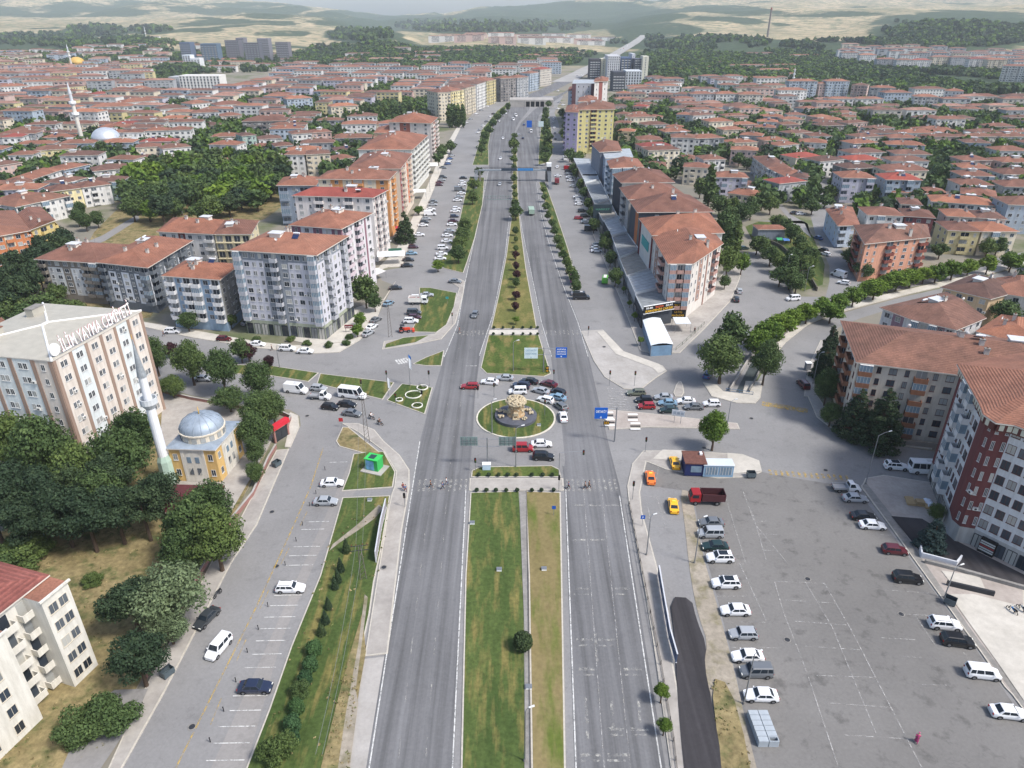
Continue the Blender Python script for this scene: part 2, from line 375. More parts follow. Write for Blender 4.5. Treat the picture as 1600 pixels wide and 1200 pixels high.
CL=[(540,1400),(572,1200),(644,760),(656,690),(672,630),(694,558),(715,508),(727,440),(748,345),(757,300),(764,262),(763,228),(766,208),(774,186),(792,170),(815,152),(840,142),(880,123),(918,104),(952,84),(985,66),(995,64),(960,88),(925,112),(870,140),(832,158),(826,172),(810,192),(804,206),(800,232),(800,270),(797,338),(790,400),(772,489),(750,555),(742,620),(738,690),(733,745),(727,800),(709,1200),(700,1400)]
CR=[(905,1400),(898,1200),(882,760),(876,700),(868,610),(861,558),(845,504),(830,432),(815,360),(812,338),(810,270),(808,228),(806,208),(814,192),(834,172),(860,155),(888,140),(925,118),(962,92),(1002,62),(1012,64),(975,90),(918,122),(880,148),(856,166),(842,180),(838,200),(842,228),(840,262),(839,285),(848,338),(862,388),(881,444),(905,504),(920,558),(934,620),(950,690),(968,760),(1040,1200),(1066,1400)]
sheet('left_carriageway_road',CL,ASD,.03); sheet('right_carriageway_road',CR,ASD,.03)
sheet('roundabout_road',[(735,742),(738,690),(745,600),(752,584),(858,586),(872,610),(880,690),(884,730),(874,726),(745,728)],ASL,.034,1)
sheet('parking_lot',[(1180,735),(1210,742),(1320,760),(1346,770),(1596,1110),(1690,1290),(1640,1400),(1240,1400),(1180,1200),(1150,1050),(1120,930),(1092,830),(1084,770),(1040,762),(1010,760),(1005,722),(1040,712),(1170,738)],ASP,.03,1)
sheet('shoulder_pavement',[(548,1400),(545,1200),(568,1030),(608,1025),(572,1200),(540,1400)],CONC,.028)
sheet('parking_bay_pavement',[(300,1290),(330,1200),(420,1003),(466,900),(516,790),(545,725),(568,720),(584,726),(560,760),(500,860),(440,1000),(384,1200),(360,1290)],asphalt('bay_asphalt',(138,135,132),False,.15,False),.028)
# the highway climbs on beyond the plain: a ribbon laid on the rising ground
def ribbon(name,rows,m,lift):
    b=MB(); prev=None
    for k in range(len(rows)-1):
        for i in range(8):
            f=i/8; xl,xr,y=[rows[k][j]+(rows[k+1][j]-rows[k][j])*f for j in range(3)]
            c=G((xl+xr)/2,y); s=c.y/(ct+(600-y)/FOC*st); lf=.08+(lift-.08)*min(1,(k*8+i)/10); L=Vector(((xl-800)/FOC*s,c.y,c.z+lf)); Rr=Vector(((xr-800)/FOC*s,c.y,c.z+lf))
            if prev: b.add([prev[0],prev[1],Rr,L],[(0,1,2,3)],m)
            prev=(L,Rr)
    return struct(b.obj(name))
ribbon('far_highway_road',[(862,898,128),(893,919,116),(924,944,102),(950,968,88),(968,985,77),(984,999,68),(995,1007,61),(1001,1010,56)],paint((156,154,150),.9,.2,.05),2.5)
# grass islands and pavements, each a raised slab
G_=lambda n,p,m=GRASS,s=0,**k: slab(n,p,m,smooth=s,**k)
G_('median_grass',[(735,770),(812,768),(820,900),(823,1200),(820,1400),(704,1400),(720,1200),(727,900)],GRASSW)
G_('median_dry_grass',[(821,768),(876,770),(884,1200),(892,1400),(828,1400),(830,1200),(826,900)],GRASSD)
sheet('median_drain_pavement',[(811,768),(822,768),(827,1000),(832,1400),(819,1400),(820,1000)],CONCD,.152)
G_('median_crossing_pavement',[(734,748),(880,748),(881,767),(733,767)],PAVE)
G_('median_tip_grass',[(736,746),(737,736),(750,730),(862,728),(874,734),(877,746)],GRASS,0)
G_('median_north_grass',[(763,524),(842,524),(850,550),(861,584),(850,589),(800,586),(760,584),(751,575)],GRASS,0)
G_('median_north_pavement',[(765,516),(840,516),(842,523),(763,523)],PAVEL)
G_('median_far_grass',[(767,514),(839,514),(833,480),(822,420),(814,360),(810,320),(808,270),(807,232),(805,212),(801,240),(801,280),(799,340),(791,400),(779,462)],GRASSM)
G_('left_verge_grass',[(610,775),(606,800),(596,860),(585,910),(578,960),(560,1040),(540,1200),(520,1400),(350,1400),(385,1200),(420,1110),(455,1010),(500,900),(535,778)],GRASSW,0)
sheet('worn_path',[(520,1400),(500,1400),(540,1120),(560,1010),(570,930),(575,935),(556,1080),(560,1100)],DIRT,.155)
sheet('grass_path',[(600,795),(585,812),(560,830),(530,850),(515,862),(520,852),(560,820),(592,790)],DIRT,.156)
sheet('dry_verge_grass',[(566,960),(572,1020),(558,1100),(546,1200),(530,1400),(480,1400),(502,1200),(524,1110),(545,1030)],WEEDS,.153)
G_('kiosk_grass',[(552,710),(578,706),(600,706),(618,738),(614,762),(534,768),(545,740)],GRASSW,0)
G_('corner_grass',[(535,668),(545,668),(572,690),(597,710),(565,708),(530,698),(525,690)],WEEDS,0)
G_('corner_pavement',[(534,662),(560,662),(585,672),(600,690),(625,712),(640,735),(640,762),(628,830),(606,1022),(570,1026),(590,900),(606,800),(612,772),(616,762),(619,738),(600,706),(560,676)],PAVE)
G_('grass_strip',[(500,584),(616,598),(598,625),(495,600)],GRASSW)
G_('grass_strip',[(425,572),(498,583),(482,597),(425,588),(380,586),(320,577),(322,569)],GRASSW)
G_('flowerbed_grass',[(628,600),(676,606),(664,648),(604,626)],GRASSW)
G_('corner_triangle_grass',[(694,548),(690,572),(664,572),(645,569),(665,559)],GRASSW,0)
G_('curved_pavement',[(597,546),(640,540),(690,530),(712,505),(724,460),(726,440),(718,436),(700,438),(718,450),(700,505),(680,522),(640,528),(600,534)],PAVE,.0)
G_('triangle_grass',[(655,450),(672,450),(714,458),(710,480),(698,508),(682,520),(642,519),(656,490)],GRASSW,0)
G_('small_curve_grass',[(600,545),(602,538),(630,528),(672,524),(650,536)],GRASSW,0)
G_('service_strip_grass',[(678,412),(704,390),(718,344),(730,288),(734,276),(757,278),(754,320),(742,372),(730,410),(724,427),(695,420)],GRASSW,0)
G_('far_strip_grass',[(738,258),(748,224),(752,204),(776,174),(800,156),(806,157),(786,174),(768,200),(763,228),(764,258)],GRASSW)
G_('right_strip_grass',[(842,285),(852,285),(868,330),(888,390),(905,455),(896,458),(880,410),(862,350)],GRASSW)
G_('far_right_strip_grass',[(841,258),(842,228),(845,200),(852,178),(858,176),(862,210),(864,240),(856,254)],GRASSW,0)
G_('triangular_plaza_pavement',[(908,518),(942,516),(975,550),(1035,572),(1042,580),(1026,590),(1000,610),(975,608),(945,590),(928,565)],CONC,0)
sheet('tactile_pavement',[(933,519),(944,518),(972,549),(1030,570),(1040,580),(1028,584),(1020,576),(962,554)],PAVEL,.15)
G_('approach_island_pavement',[(943,640),(1000,645),(1090,655),(1152,662),(1156,671),(1010,668),(952,672)],PAVEP)
G_('small_island_pavement',[(1058,597),(1066,596),(1070,620),(1050,620)],PAVE,1)
G_('canal_corner_pavement',[(1098,598),(1120,602),(1130,612),(1160,616),(1165,596),(1192,596),(1188,622),(1180,631),(1150,630),(1112,620)],PAVEL,0)
G_('taxi_corner_pavement',[(1005,705),(1075,705),(1160,711),(1186,722),(1190,738),(1170,746),(1120,748),(1040,734),(1010,722),(1000,770),(1003,800),(1025,880),(1045,960),(1052,1040),(1080,1200),(1100,1400),(1078,1400),(1048,1200),(1020,1000),(1000,880),(983,790),(980,760),(988,725)],PAVE)
sheet('pale_slab_pavement',[(1020,718),(1035,704),(1070,705),(1070,722)],PAVEL,.15); sheet('pale_slab_pavement',[(1136,709),(1160,711),(1186,721),(1190,737),(1138,742)],PAVEL,.15)
sheet('tar_strip_road',[(1046,934),(1080,936),(1088,970),(1104,1010),(1100,1040),(1112,1100),(1128,1190),(1136,1400),(1090,1400),(1066,1180),(1058,1080),(1055,1000)],TAR,.16,1)
sheet('dirt_verge_ground',[(1062,765),(1078,768),(1086,800),(1096,860),(1116,930),(1146,1040),(1176,1180),(1235,1400),(1110,1400),(1118,1240),(1128,1150),(1098,1040),(1106,1005),(1092,965),(1084,930),(1076,880),(1070,820)],DIRT,.05,1)
sheet('weedy_verge_grass',[(1110,1060),(1140,1070),(1170,1180),(1200,1400),(1140,1400),(1125,1190)],WEEDS,.156,1)
G_('left_road_pavement',[(150,1290),(130,1290),(170,1200),(222,1085),(276,984),(330,880),(372,818),(432,704),(452,702),(402,820),(362,880),(308,984),(257,1083),(192,1200)],PAVE)
G_('bus_corner_pavement',[(445,699),(454,700),(468,668),(466,650),(454,645),(448,652),(452,668)],PAVEL,0)
G_('avenue_pavement',[(120,480),(228,504),(300,516),(400,534),(450,540),(487,540),(545,535),(576,500),(598,470),(618,440),(600,470),(586,505),(562,532),(530,551),(487,553),(400,544),(300,528),(228,512),(120,496)],PAVEL)
G_('plaza_pavement',[(445,530),(560,480),(598,468),(583,500),(545,534),(490,540)],PAVEL)
G_('shop_pavement',[(578,432),(600,420),(606,418),(629,417),(634,396),(652,358),(677,298),(692,260),(708,224),(722,195),(716,195),(698,226),(680,262),(664,300),(640,350),(618,392)],PAVEL)
G_('shop_pavement',[(1000,548),(1016,552),(1062,552),(1100,515),(1142,470),(1155,438),(1168,396),(1160,396),(1060,500),(1010,496),(965,430),(940,372),(914,308),(902,262),(893,262),(904,310),(930,375),(954,432),(975,482)],PAVE)
G_('east_pavement',[(1345,762),(1352,748),(1380,743),(1450,754),(1600,786),(1600,1106),(1570,1075),(1470,930)],PAVEP)
sheet('dark_forecourt_pavement',[(1392,808),(1440,812),(1470,830),(1500,850),(1600,900),(1600,920),(1500,892),(1436,862)],TAR,.152)
sheet('pale_forecourt_pavement',[(1482,930),(1520,930),(1600,950),(1600,1098),(1560,1040),(1510,970)],PAVEL,.152)
sheet('pale_forecourt_pavement',[(1470,893),(1530,902),(1540,925),(1488,916)],PAVEL,.152)
G_('kerb_strip_pavement',[(1345,760),(1352,752),(1400,812),(1470,915),(1530,1000),(1600,1090),(1640,1150),(1640,1172),(1600,1112),(1510,990)],CONCD)
G_('east_bend_pavement',[(1262,620),(1256,620),(1262,575),(1282,532),(1290,535),(1273,575),(1272,612),(1300,652),(1370,680),(1460,696),(1455,703),(1360,690),(1300,670),(1276,652)],CONC)
G_('canal_road_pavement',[(1200,570),(1228,535),(1262,508),(1300,492),(1350,478),(1420,460),(1500,442),(1640,402),(1640,394),(1500,434),(1420,452),(1350,468),(1300,481),(1258,498),(1220,525),(1196,560)],PAVEL)
G_('wasteland_grass',[(60,1290),(160,1180),(262,985),(318,880),(364,810),(420,700),(440,660),(300,622),(200,610),(100,700),(20,820),(-100,900),(-100,1290)],WEEDS,0,kerb=.05,km=DIRT)
sheet('drive_road',[(120,1150),(150,1100),(180,1080),(232,1078),(214,1120),(160,1200),(100,1290),(60,1290)],ASS,.156)
sheet('mosque_yard_pavement',[(300,840),(345,840),(362,800),(420,700),(438,660),(395,640),(300,625),(255,615),(250,700)],PAVE,.157)
sheet('park_grass',[(130,380),(190,320),(215,300),(300,250),(470,262),(450,330),(300,380),(250,400),(140,420)],WEEDS,.02,1)
sheet('garden_grass',[(0,400),(140,400),(250,470),(230,505),(120,490),(0,470)],WEEDS,.02,1)
sheet('park_road',[(100,392),(160,368),(215,335),(218,342),(165,376),(110,400)],ASS,.03)
sheet('canal_garden_grass',[(1160,345),(1262,350),(1300,440),(1240,460),(1215,410),(1180,385)],GRASSW,.02,1)
sheet('right_street_road',[(1180,345),(1255,345),(1268,372),(1240,350),(1215,322),(1196,300),(1180,282),(1170,262),(1176,260),(1190,280),(1210,305),(1235,335),(1262,350)],ASS,.022)
sheet('parking_street_road',[(1456,290),(1468,262),(1484,232),(1490,228),(1484,250),(1480,288)],ASS,.022)
# canal: strip of water with banks between low walls
sheet('canal_water',[(1150,612),(1172,570),(1200,528),(1232,500),(1256,487),(1262,490),(1240,505),(1214,532),(1190,570),(1170,614)],paint((74,80,80),.3,.3),.024)
# ------------------------------------------------ markings
MW=markmat('white_road_paint',(214,214,210),.42); MWW=markmat('worn_white_road_paint',(192,190,186),.53); MY=markmat('yellow_road_paint',(200,168,84),.5); MWF=markmat('faded_road_paint',(190,188,180),.56)
def line(mb,pts,w,m,z,dash=None):
    p=[P(a,b) for a,b in pts]; acc=0
    for a,b in zip(p,p[1:]):
        L=(b-a).length; d=(b-a)/L; n=Vector((-d.y,d.x,0))*w/2
        segs=[(0,L)]
        if dash:
            on,off=dash; segs=[]; s=-(acc%(on+off))
            while s<L:
                if s+on>0: segs.append((max(s,0),min(s+on,L)))
                s+=on+off
            acc+=L
        for s,e in segs:
            q=[a+d*s-n,a+d*e-n,a+d*e+n,a+d*s+n]; mb.add([(v.x,v.y,z) for v in q],[(0,1,2,3)],m)
mk=MB()
for L in ([(560,1280),(577,1200),(644,765),(656,690)],[(703,1290),(707,1200),(728,765)],[(694,558),(715,508),(727,440),(748,345),(757,300),(764,262)],[(749,556),(771,490),(789,400),(796,338)],
          [(902,1290),(900,1200),(884,765)],[(1046,1290),(1033,1200),(968,775)],[(862,558),(846,504),(831,432),(816,360),(813,338)],[(919,558),(903,504),(879,444),(860,388),(846,338),(838,285)]):
    line(mk,L,.18,MW,.042)
for L in ([(600,1290),(621,1200),(672,765),(684,690),(700,630),(714,558),(741,440),(764,320),(774,262)],[(650,1290),(664,1200),(699,765),(708,690),(720,630),(732,558),(757,440),(781,320),(787,262)],
          [(948,1290),(944,1200),(912,765)],[(996,1290),(985,1200),(940,765)],[(880,558),(864,504),(848,432),(830,360),(822,285)],[(900,558),(884,504),(864,432),(845,360),(831,285)]):
    line(mk,L,.13,MWF,.042,(3,5))
line(mk,[(940,765),(985,1200)],.13,MWW,.042); line(mk,[(912,765),(944,1200)],.13,MWW,.042)
def zebra(a,b,depth,n,m,wid=.5):
    A=P(*a);B=P(*b); d=(B-A).normalized(); nn=Vector((-d.y,d.x,0)); L=(B-A).length
    for i in range(n):
        c=A+d*(L*(i+.5)/n); q=[c-d*wid/2,c+d*wid/2,c+d*wid/2+nn*depth,c-d*wid/2+nn*depth]
        mk.add([(v.x,v.y,.044) for v in q],[(0,1,2,3)],m)
zebra((649,768),(731,768),4,10,MWF); zebra((884,768),(968,768),4,10,MWF); zebra((709,524),(763,524),3.4,9,MWF); zebra((844,524),(906,524),3.4,9,MWF)
for k in range(9): line(mk,[(949+k*.2,607+k*4),(974+k*1.5,609+k*4)],.5,MWW,.044)
zebra((622,570),(642,566),3,5,MW,.5)
for a,b,y in [(514,544,723),(496,530,763),(489,526,791),(479,514,816),(471,507,828),(459,500,855),(452,495,869),(445,489,884),(428,472,931),(422,466,947),(413,462,965),(407,455,983),(400,447,1002),(394,440,1023),(382,431,1044),(364,418,1088),(359,408,1111),(342,399,1136),(333,390,1162),(322,382,1189),(312,372,1218)]:
    line(mk,[(a,y),(b,y-1)],.14,MW,.046)
line(mk,[(505,700),(486,760),(455,830),(400,950),(345,1060),(275,1200),(230,1290)],.2,MY,.046)
line(mk,[(480,800),(440,880),(400,965),(372,1028),(318,1160),(290,1230)],.1,MY,.046,(4,6))
for L in ([(1210,909),(1225,960),(1260,1050),(1310,1200)],[(1258,910),(1300,980),(1370,1150)],[(1288,912),(1330,985),(1440,1200)],[(1155,880),(1198,972)],[(1130,765),(1165,880)],[(1160,765),(1180,820),(1230,880)],[(1010,780),(1018,824)],[(1026,777),(1040,824)],[(1175,800),(1198,880)],
  [(1428,960),(1462,1010)],[(1505,1020),(1540,1060)]): line(mk,L,.14,MWW,.046)
for L in ([(1210,909),(1288,912)],[(1226,938),(1306,943)],[(1240,971),(1322,977)],[(1258,1010),(1344,1016)],[(1276,1056),(1368,1059)],[(1296,1099),(1392,1106)],[(1320,1149),(1418,1155)],[(1004,776),(1050,778)],[(1010,800),(1062,802)],[(1018,824),(1042,825)],
  [(1136,881),(1162,882)],[(1120,932),(1182,932)],[(1144,972),(1196,973)],[(1140,1012),(1218,1013)],[(1176,815),(1206,815)],[(1177,834),(1215,836)],[(1190,860),(1230,862)],[(1376,836),(1394,837)],[(1380,922),(1460,928)],[(1406,1026),(1440,1028)],[(1440,1070),(1480,1071)],[(1005,740),(1010,720)],[(1026,748),(1030,722)],[(1376,997),(1430,1000)],[(1410,960),(1450,962)]):
    line(mk,L,.12,MWW,.047)
for y in (790,844,920,1000,1046,1140,1180):
    for k,(a,b) in enumerate(((.06,.3),(.38,.62),(.7,.94))):
        xl=interp(y,[(760,885),(1200,900)]); xr=interp(y,[(760,967),(1200,1032)])
        if (int(y)+k)%3==0 and y!=790: continue
        line(mk,[(xl+(xr-xl)*a,y),(xl+(xr-xl)*b,y)],.45,MWF,.045)
        if y>900: line(mk,[(xl+(xr-xl)*a,y+9),(xl+(xr-xl)*b*.97,y+9)],.3,MWF,.045)
for x,y in ((915,1090),(955,1095),(997,1085),(930,990),(915,1110)): line(mk,[(x,y),(x+3,y+45)],.35,MWF,.045)
zebra((1190,634),(1262,646),2.2,12,MY,.8); zebra((1200,742),(1330,752),1.8,14,MY,.5)
line(mk,[(690,558),(694,556)],.3,MW,.046); line(mk,[(728,572),(745,572)],.25,MW,.046)
line(mk,[(648,395),(674,330),(700,262),(722,210)],.14,MWW,.046)
mk.v=[(a,b,c+.03) for a,b,c in mk.v]
mo=mk.obj('road_markings'); struct(mo)
# striped island blocks
sb=MB()
for k,(x,y) in enumerate(((947,645),(949,656),(985,648),(989,662))):
    for j in range(3):
        a=P(x,y+j*4.5);  sb.box(a.x-.6,a.y-.42,.15,a.x+1.6,a.y+.12,.245,paint((40,40,40)) if j%2 else paint((225,225,222)))
struct(sb.obj('striped_pavement_paint'))
# ------------------------------------------------ trees
def leafcloud(mb,clumps,nl,size,m,rng,flat=.75):
    """clumps: (x,y,z,r). Leaf-clump faces scattered over and through each clump."""
    tot=sum(c[3]**2 for c in clumps); V=[]
    for (x,y,z,r) in clumps:
        k=max(6,int(nl*r*r/tot))
        d=rng.normal(size=(k,3)); d/=np.linalg.norm(d,axis=1)[:,None]
        rad=r*(rng.uniform(.55,1.08,size=k))[:,None]
        c=np.array([x,y,z])+d*rad*np.array([1,1,flat])
        nrm=d+rng.normal(scale=.55,size=(k,3)); nrm/=np.linalg.norm(nrm,axis=1)[:,None]
        a=np.cross(nrm,rng.normal(size=(k,3))); a/=np.linalg.norm(a,axis=1)[:,None]; b=np.cross(nrm,a)
        s=(size*rng.uniform(.6,1.3,size=k))[:,None]
        V.append(np.stack([c-a*s,c-b*s*.6,c+a*s,c+b*s*.6],1))
    V=np.concatenate(V).reshape(-1,3); n=len(V)//4
    mb.add([tuple(v) for v in V],[(4*i,4*i+1,4*i+2,4*i+3) for i in range(n)],m)
def clumps_round(rng,n,w,h0,h1,fill=.8):
    out=[]; cz=(h0+h1)/2; hz_=(h1-h0)/2
    for _ in range(n):
        d=rng.normal(size=3); d/=np.linalg.norm(d); q=rng.uniform(.35,fill)
        k=1-.25*max(0,d[2])
        out.append((d[0]*w/2*q*k,d[1]*w/2*q*k,cz+d[2]*hz_*q,w*rng.uniform(.15,.24)))
    return out
TREES={}
def tree_proto(kind,var,nl,size):
    rng=np.random.RandomState(hash((kind,var))%99991 if False else var*131+sum(map(ord,kind)))
    t=MB(); c=MB(); H=10.
    if kind in('broad','light','purple','willow','young'):
        w={'broad':8.5,'light':7.5,'purple':7.5,'willow':9.5,'young':6.5}[kind]; h0={'young':4.2,'light':2.2}.get(kind,2.)
        m={'broad':LEAF,'light':LEAFL,'purple':LEAFP,'willow':LEAFG,'young':LEAFL}[kind]
        cl=clumps_round(rng,34,w,h0,H)+[(0,0,(h0+H)/2,w*.26)]
        leafcloud(c,cl,nl,size,m,rng,.8)
        top=(rng.uniform(-.3,.3),rng.uniform(-.3,.3),H*.62)
        t.tube([(0,0,-.2),(0.05,0,h0*.7),top],[.34,.26,.1],BARK,7)
        for k in range(5):
            a=k*1.26+rng.uniform(0,.6); q=cl[k*5]
            t.tube([(0,0,h0*.75+k*.35),(q[0]*.5,q[1]*.5,(h0+q[2])/2+.3),(q[0],q[1],q[2])],[.15,.1,.04],BARK,5)
    elif kind in('cedar','spruce','blue'):
        m=LEAFB if kind=='blue' else LEAFD; w=6. if kind=='cedar' else 4.6
        t.tube([(0,0,-.2),(0,0,H*.97)],[.3,.05],BARK,6)
        n=13; V=[]
        cl=[]
        for i in range(n):
            z=1.+(H-1.2)*i/n; r=w/2*(1-(z/H)**1.25)+.25
            for k in range(6 if i<9 else 4):
                a=k*2*pi/6+i*.7+rng.uniform(-.3,.3); q=r*rng.uniform(.55,.95)
                cl.append((q*math.cos(a),q*math.sin(a),z-.12*q,.28*r+.25))
                if kind=='cedar': t.tube([(0,0,z),(q*math.cos(a),q*math.sin(a),z)],[.06,.02],BARK,4)
        cl.append((0,0,H-.4,.35)); leafcloud(c,cl,nl,size*.85,m,rng,.45)
    elif kind=='pine':
        cl=clumps_round(rng,26,7.5,3.5,H,.85); leafcloud(c,cl,nl,size*.9,LEAFD,rng,.6)
        t.tube([(0,0,-.2),(.1,0,4),(0,.1,8.5)],[.3,.24,.08],BARK,6)
    elif kind=='poplar':
        cl=[(rng.uniform(-.35,.35),rng.uniform(-.35,.35),1.2+8.4*i/15,.95*(1-abs(i/15-.42)**1.6*1.5)) for i in range(16)]
        leafcloud(c,cl,nl,size*.7,LEAF,rng,1.5); t.tube([(0,0,-.2),(0,0,8)],[.2,.05],BARK,5)
    elif kind=='cypress':
        cl=[(0,0,.6+8.8*i/9,1.7*(1-(i/9.5)**1.3)+.12) for i in range(10)]
        leafcloud(c,cl,nl,size*1.1,LEAFD,rng,1.2); t.tube([(0,0,-.1),(0,0,3)],[.2,.1],BARK,5)
    elif kind in('drum','ball','bush'):
        if kind=='bush': cl=clumps_round(rng,20,11,.5,9.5,.9)
        elif kind=='ball': cl=[(0,0,5,4.6)]
        else: cl=[(1.6*math.cos(a),1.6*math.sin(a),z,2.9) for z in(3.2,6.2) for a in(0,1.6,3.1,4.7)]+[(0,0,7.4,2.6)]
        leafcloud(c,cl,nl,size*(1.5 if kind=='bush' else 2.3),{'bush':LEAF,'ball':LEAFD,'drum':HEDGE}[kind],rng,.95)
        t.tube([(0,0,-.1),(0,0,5)],[.5,.3],BARK,5)
    return t.mesh('trunk'),c.mesh('crown')
def tmesh(kind,var,lod):
    k=(kind,var,lod)
    if k not in TREES:
        nl,sz={0:(9000,.225),1:(2400,.42),2:(520,.85)}[lod]
        if kind in('drum','ball','cypress'): nl//=2
        a,b=tree_proto(kind,var,nl,sz); TREES[k]=(a,b)
        if lod==2:
            mb=MB(); 
            for me in(a,b):
                mb.add([v.co[:] for v in me.vertices],[tuple(p.vertices) for p in me.polygons],me.materials[0])
            TREES[k]=mb.mesh('tree')
    return TREES[k]
TNAME={'broad':'broadleaf_tree','light':'broadleaf_tree','purple':'purple_leaved_tree','willow':'willow_tree','young':'young_tree','cedar':'cedar_tree','spruce':'spruce_tree','blue':'blue_spruce_tree','pine':'pine_tree','poplar':'poplar_tree','cypress':'cypress_shrub','drum':'clipped_shrub','ball':'ball_shrub','bush':'bush'}
TCAT=lambda k:'shrub' if k in('cypress','drum','ball') else ('bush' if k=='bush' else 'tree')
TW={'broad':8.5,'light':7.5,'purple':7.5,'willow':9.5,'young':6.5,'cedar':6.,'spruce':4.6,'blue':4.6,'pine':7.5,'poplar':2.1,'cypress':3.6,'drum':9.,'ball':9.4,'bush':11.}
ntree=[0]
def tree(kind,loc,h,w,label,group=None,lod=None):
    ntree[0]+=1; n=TNAME[kind]; y=loc[1]
    if lod is None: lod=0 if y<165 else(1 if y<330 else 2)
    var=random.randrange(3 if lod==0 else 4); s=h/10.; sx=w/TW[kind]; rz=random.uniform(0,6.28)
    me=tmesh(kind,var,lod)
    if lod==2:
        o=mkobj(n,me); o.location=loc; o.scale=(sx,sx,s); o.rotation_euler=(0,0,rz); return tag(o,label,TCAT(kind),group)
    t=thing(n,label,TCAT(kind),loc,rz,group); t.scale=(sx,sx,s)
    mkobj('trunk',me[0],t); mkobj('crown',me[1],t); return t
def treepx(kind,px,py,h,w,label,group=None):
    "px,py: pixel of the crown's middle"
    p=P(px,py,h*.58); p.z=0; return tree(kind,p,h,w,label,group)
# ------------------------------------------------ cars
def carmesh(kind):
    """x forward. returns dict part->list of (mesh, offset)"""
    L,Wd,H={'sedan':(4.45,1.76,1.43),'hatch':(4.05,1.74,1.48),'suv':(4.45,1.84,1.66),'wagon':(4.5,1.72,1.46),'mpv':(4.4,1.8,1.82),'van':(5.6,2.05,2.45),'minibus':(6.6,2.1,2.75),'pickup':(5.2,1.9,2.0)}[kind]
    h=L/2; w=Wd/2; B=MB(); Z0=.22
    # lower body stations: x, half width, top z
    if kind in('sedan','hatch','suv','wagon','mpv'):
        zb={'sedan':.93,'hatch':.96,'suv':1.06,'wagon':.94,'mpv':1.08}[kind]; hd=zb-.1
        st_=[(-h,w*.80,zb-.28),(-h+.1,w*.92,zb-.06),(-h+.5,w,zb),(-.9,w,zb),(.5,w,zb),(h-1.25,w,zb-.03),(h-.7,w*.97,hd-.04),(h-.2,w*.9,hd-.16),(h,w*.74,hd-.34)]
        gh={'sedan':[(-h+.62,-h+1.25),(h-1.25,.42)],'hatch':[(-h+.08,-h+.55),(h-1.15,.5)],'suv':[(-h+.06,-h+.5),(h-1.2,.45)],'wagon':[(-h+.08,-h+.42),(h-1.35,.35)],'mpv':[(-h+.04,-h+.22),(h-.95,.75)]}[kind]
    elif kind in('van','minibus'):
        zb=1.25; st_=[(-h,w*.96,zb),(-h+.1,w,zb),(0,w,zb),(h-1.3,w,zb),(h-.75,w*.96,1.12),(h-.15,w*.88,.98),(h,w*.75,.7)]
        gh=[(-h,-h+.06),(h-1.0,h-1.75)]
    else:
        zb=1.1; st_=[(.15,w*.95,zb),(.2,w*.98,zb),(h-1.2,w*.98,zb),(h-.6,w*.95,1.05),(h-.1,w*.88,.85),(h,w*.78,.6)]; gh=[(.2,.3),(h-.95,h-1.45)]
    V=[];F=[]
    for x,ww,zt in st_:
        V+=[(x,-ww*.93,Z0),(x,-ww,Z0+.25),(x,-ww*1.0,zt-.22),(x,-ww*.93,zt),(x,ww*.93,zt),(x,ww*1.0,zt-.22),(x,ww,Z0+.25),(x,ww*.93,Z0)]
    n=len(st_)
    for i in range(n-1):
        for k in range(8):
            a=i*8+k;b=i*8+(k+1)%8; F.append((a,a+8,b+8,b))
    F+=[tuple(range(8)),tuple((n-1)*8+k for k in range(8))[::-1]]
    B.add(V,F,CARP)
    (xr0,xr1),(xf0,xf1)=gh; wb=w*.93; wt=w*.78; z0=zb-.03; z1=H
    if kind in('van','minibus'): wt=w*.9; wb=w*.97
    def gr(x0,x1,f): return x0+(x1-x0)*f
    ring=[(xr0,wb,z0),(xf0,wb,z0),(gr(xf0,xf1,.93),gr(wb,wt,.93),gr(z0,z1,.93)),(gr(xr0,xr1,.93),gr(wb,wt,.93),gr(z0,z1,.93))]
    top=[(xr1+.12,wt*.86,z1),(xf1-.12,wt*.86,z1)]
    V=[(x,s*y,z) for s in(-1,1) for x,y,z in ring]+[(x,s*y,z) for s in(-1,1) for x,y,z in top]
    B.add(V,[(0,1,2,3),(7,6,5,4),(0,3,7,4),(1,5,6,2),(3,2,9,8),(7,10,11,6),(8,9,11,10),(3,8,10,7),(2,6,11,9)],CARP)
    # wheel arches
    wx=[-h*.62,h*.64]
    if kind=='pickup': wx=[-h*.6,h*.64]
    wr=.32 if kind in('sedan','hatch','wagon','mpv') else .37
    for x in wx:
        if kind=='pickup' and x<0: continue
        for s in(-1,1):
            vs=[(x,s*(w+.012),wr)]+[(x+math.cos(a)*(wr+.07),s*(w+.012),wr+math.sin(a)*(wr+.07)) for a in np.linspace(0,pi,9)]
            B.add(vs,[(0,i,i+1) if s<0 else (0,i+1,i) for i in range(1,9)],RUB)
    B.box(-h+.02,-w*.9,Z0-.03,h-.02,w*.9,Z0+.04,RUB) if kind!='pickup' else B.box(-h,-.45,.5,h-.3,.45,.62,RUB)
    for s in(-1,1): B.box(xf0-.25,s*w if s>0 else -w-.16,zb-.02,xf0-.1,w+.16 if s>0 else -w,zb+.13,CARP)
    parts={'body':[B.mesh('body')]}
    def quadmesh(name,pts,m,off=.012):
        q=[Vector(p) for p in pts]; nn=(q[1]-q[0]).cross(q[2]-q[0]).normalized()
        b=MB(); b.add([p+nn*off for p in q],[tuple(range(len(q)))],m); return b.mesh(name)
    def lerp3(a,b,f): return tuple(a[i]+(b[i]-a[i])*f for i in range(3))
    A,Bq,C_,D=[(x,-y,z) for x,y,z in ring]; A2,B2,C2,D2=[(x,y,z) for x,y,z in ring]
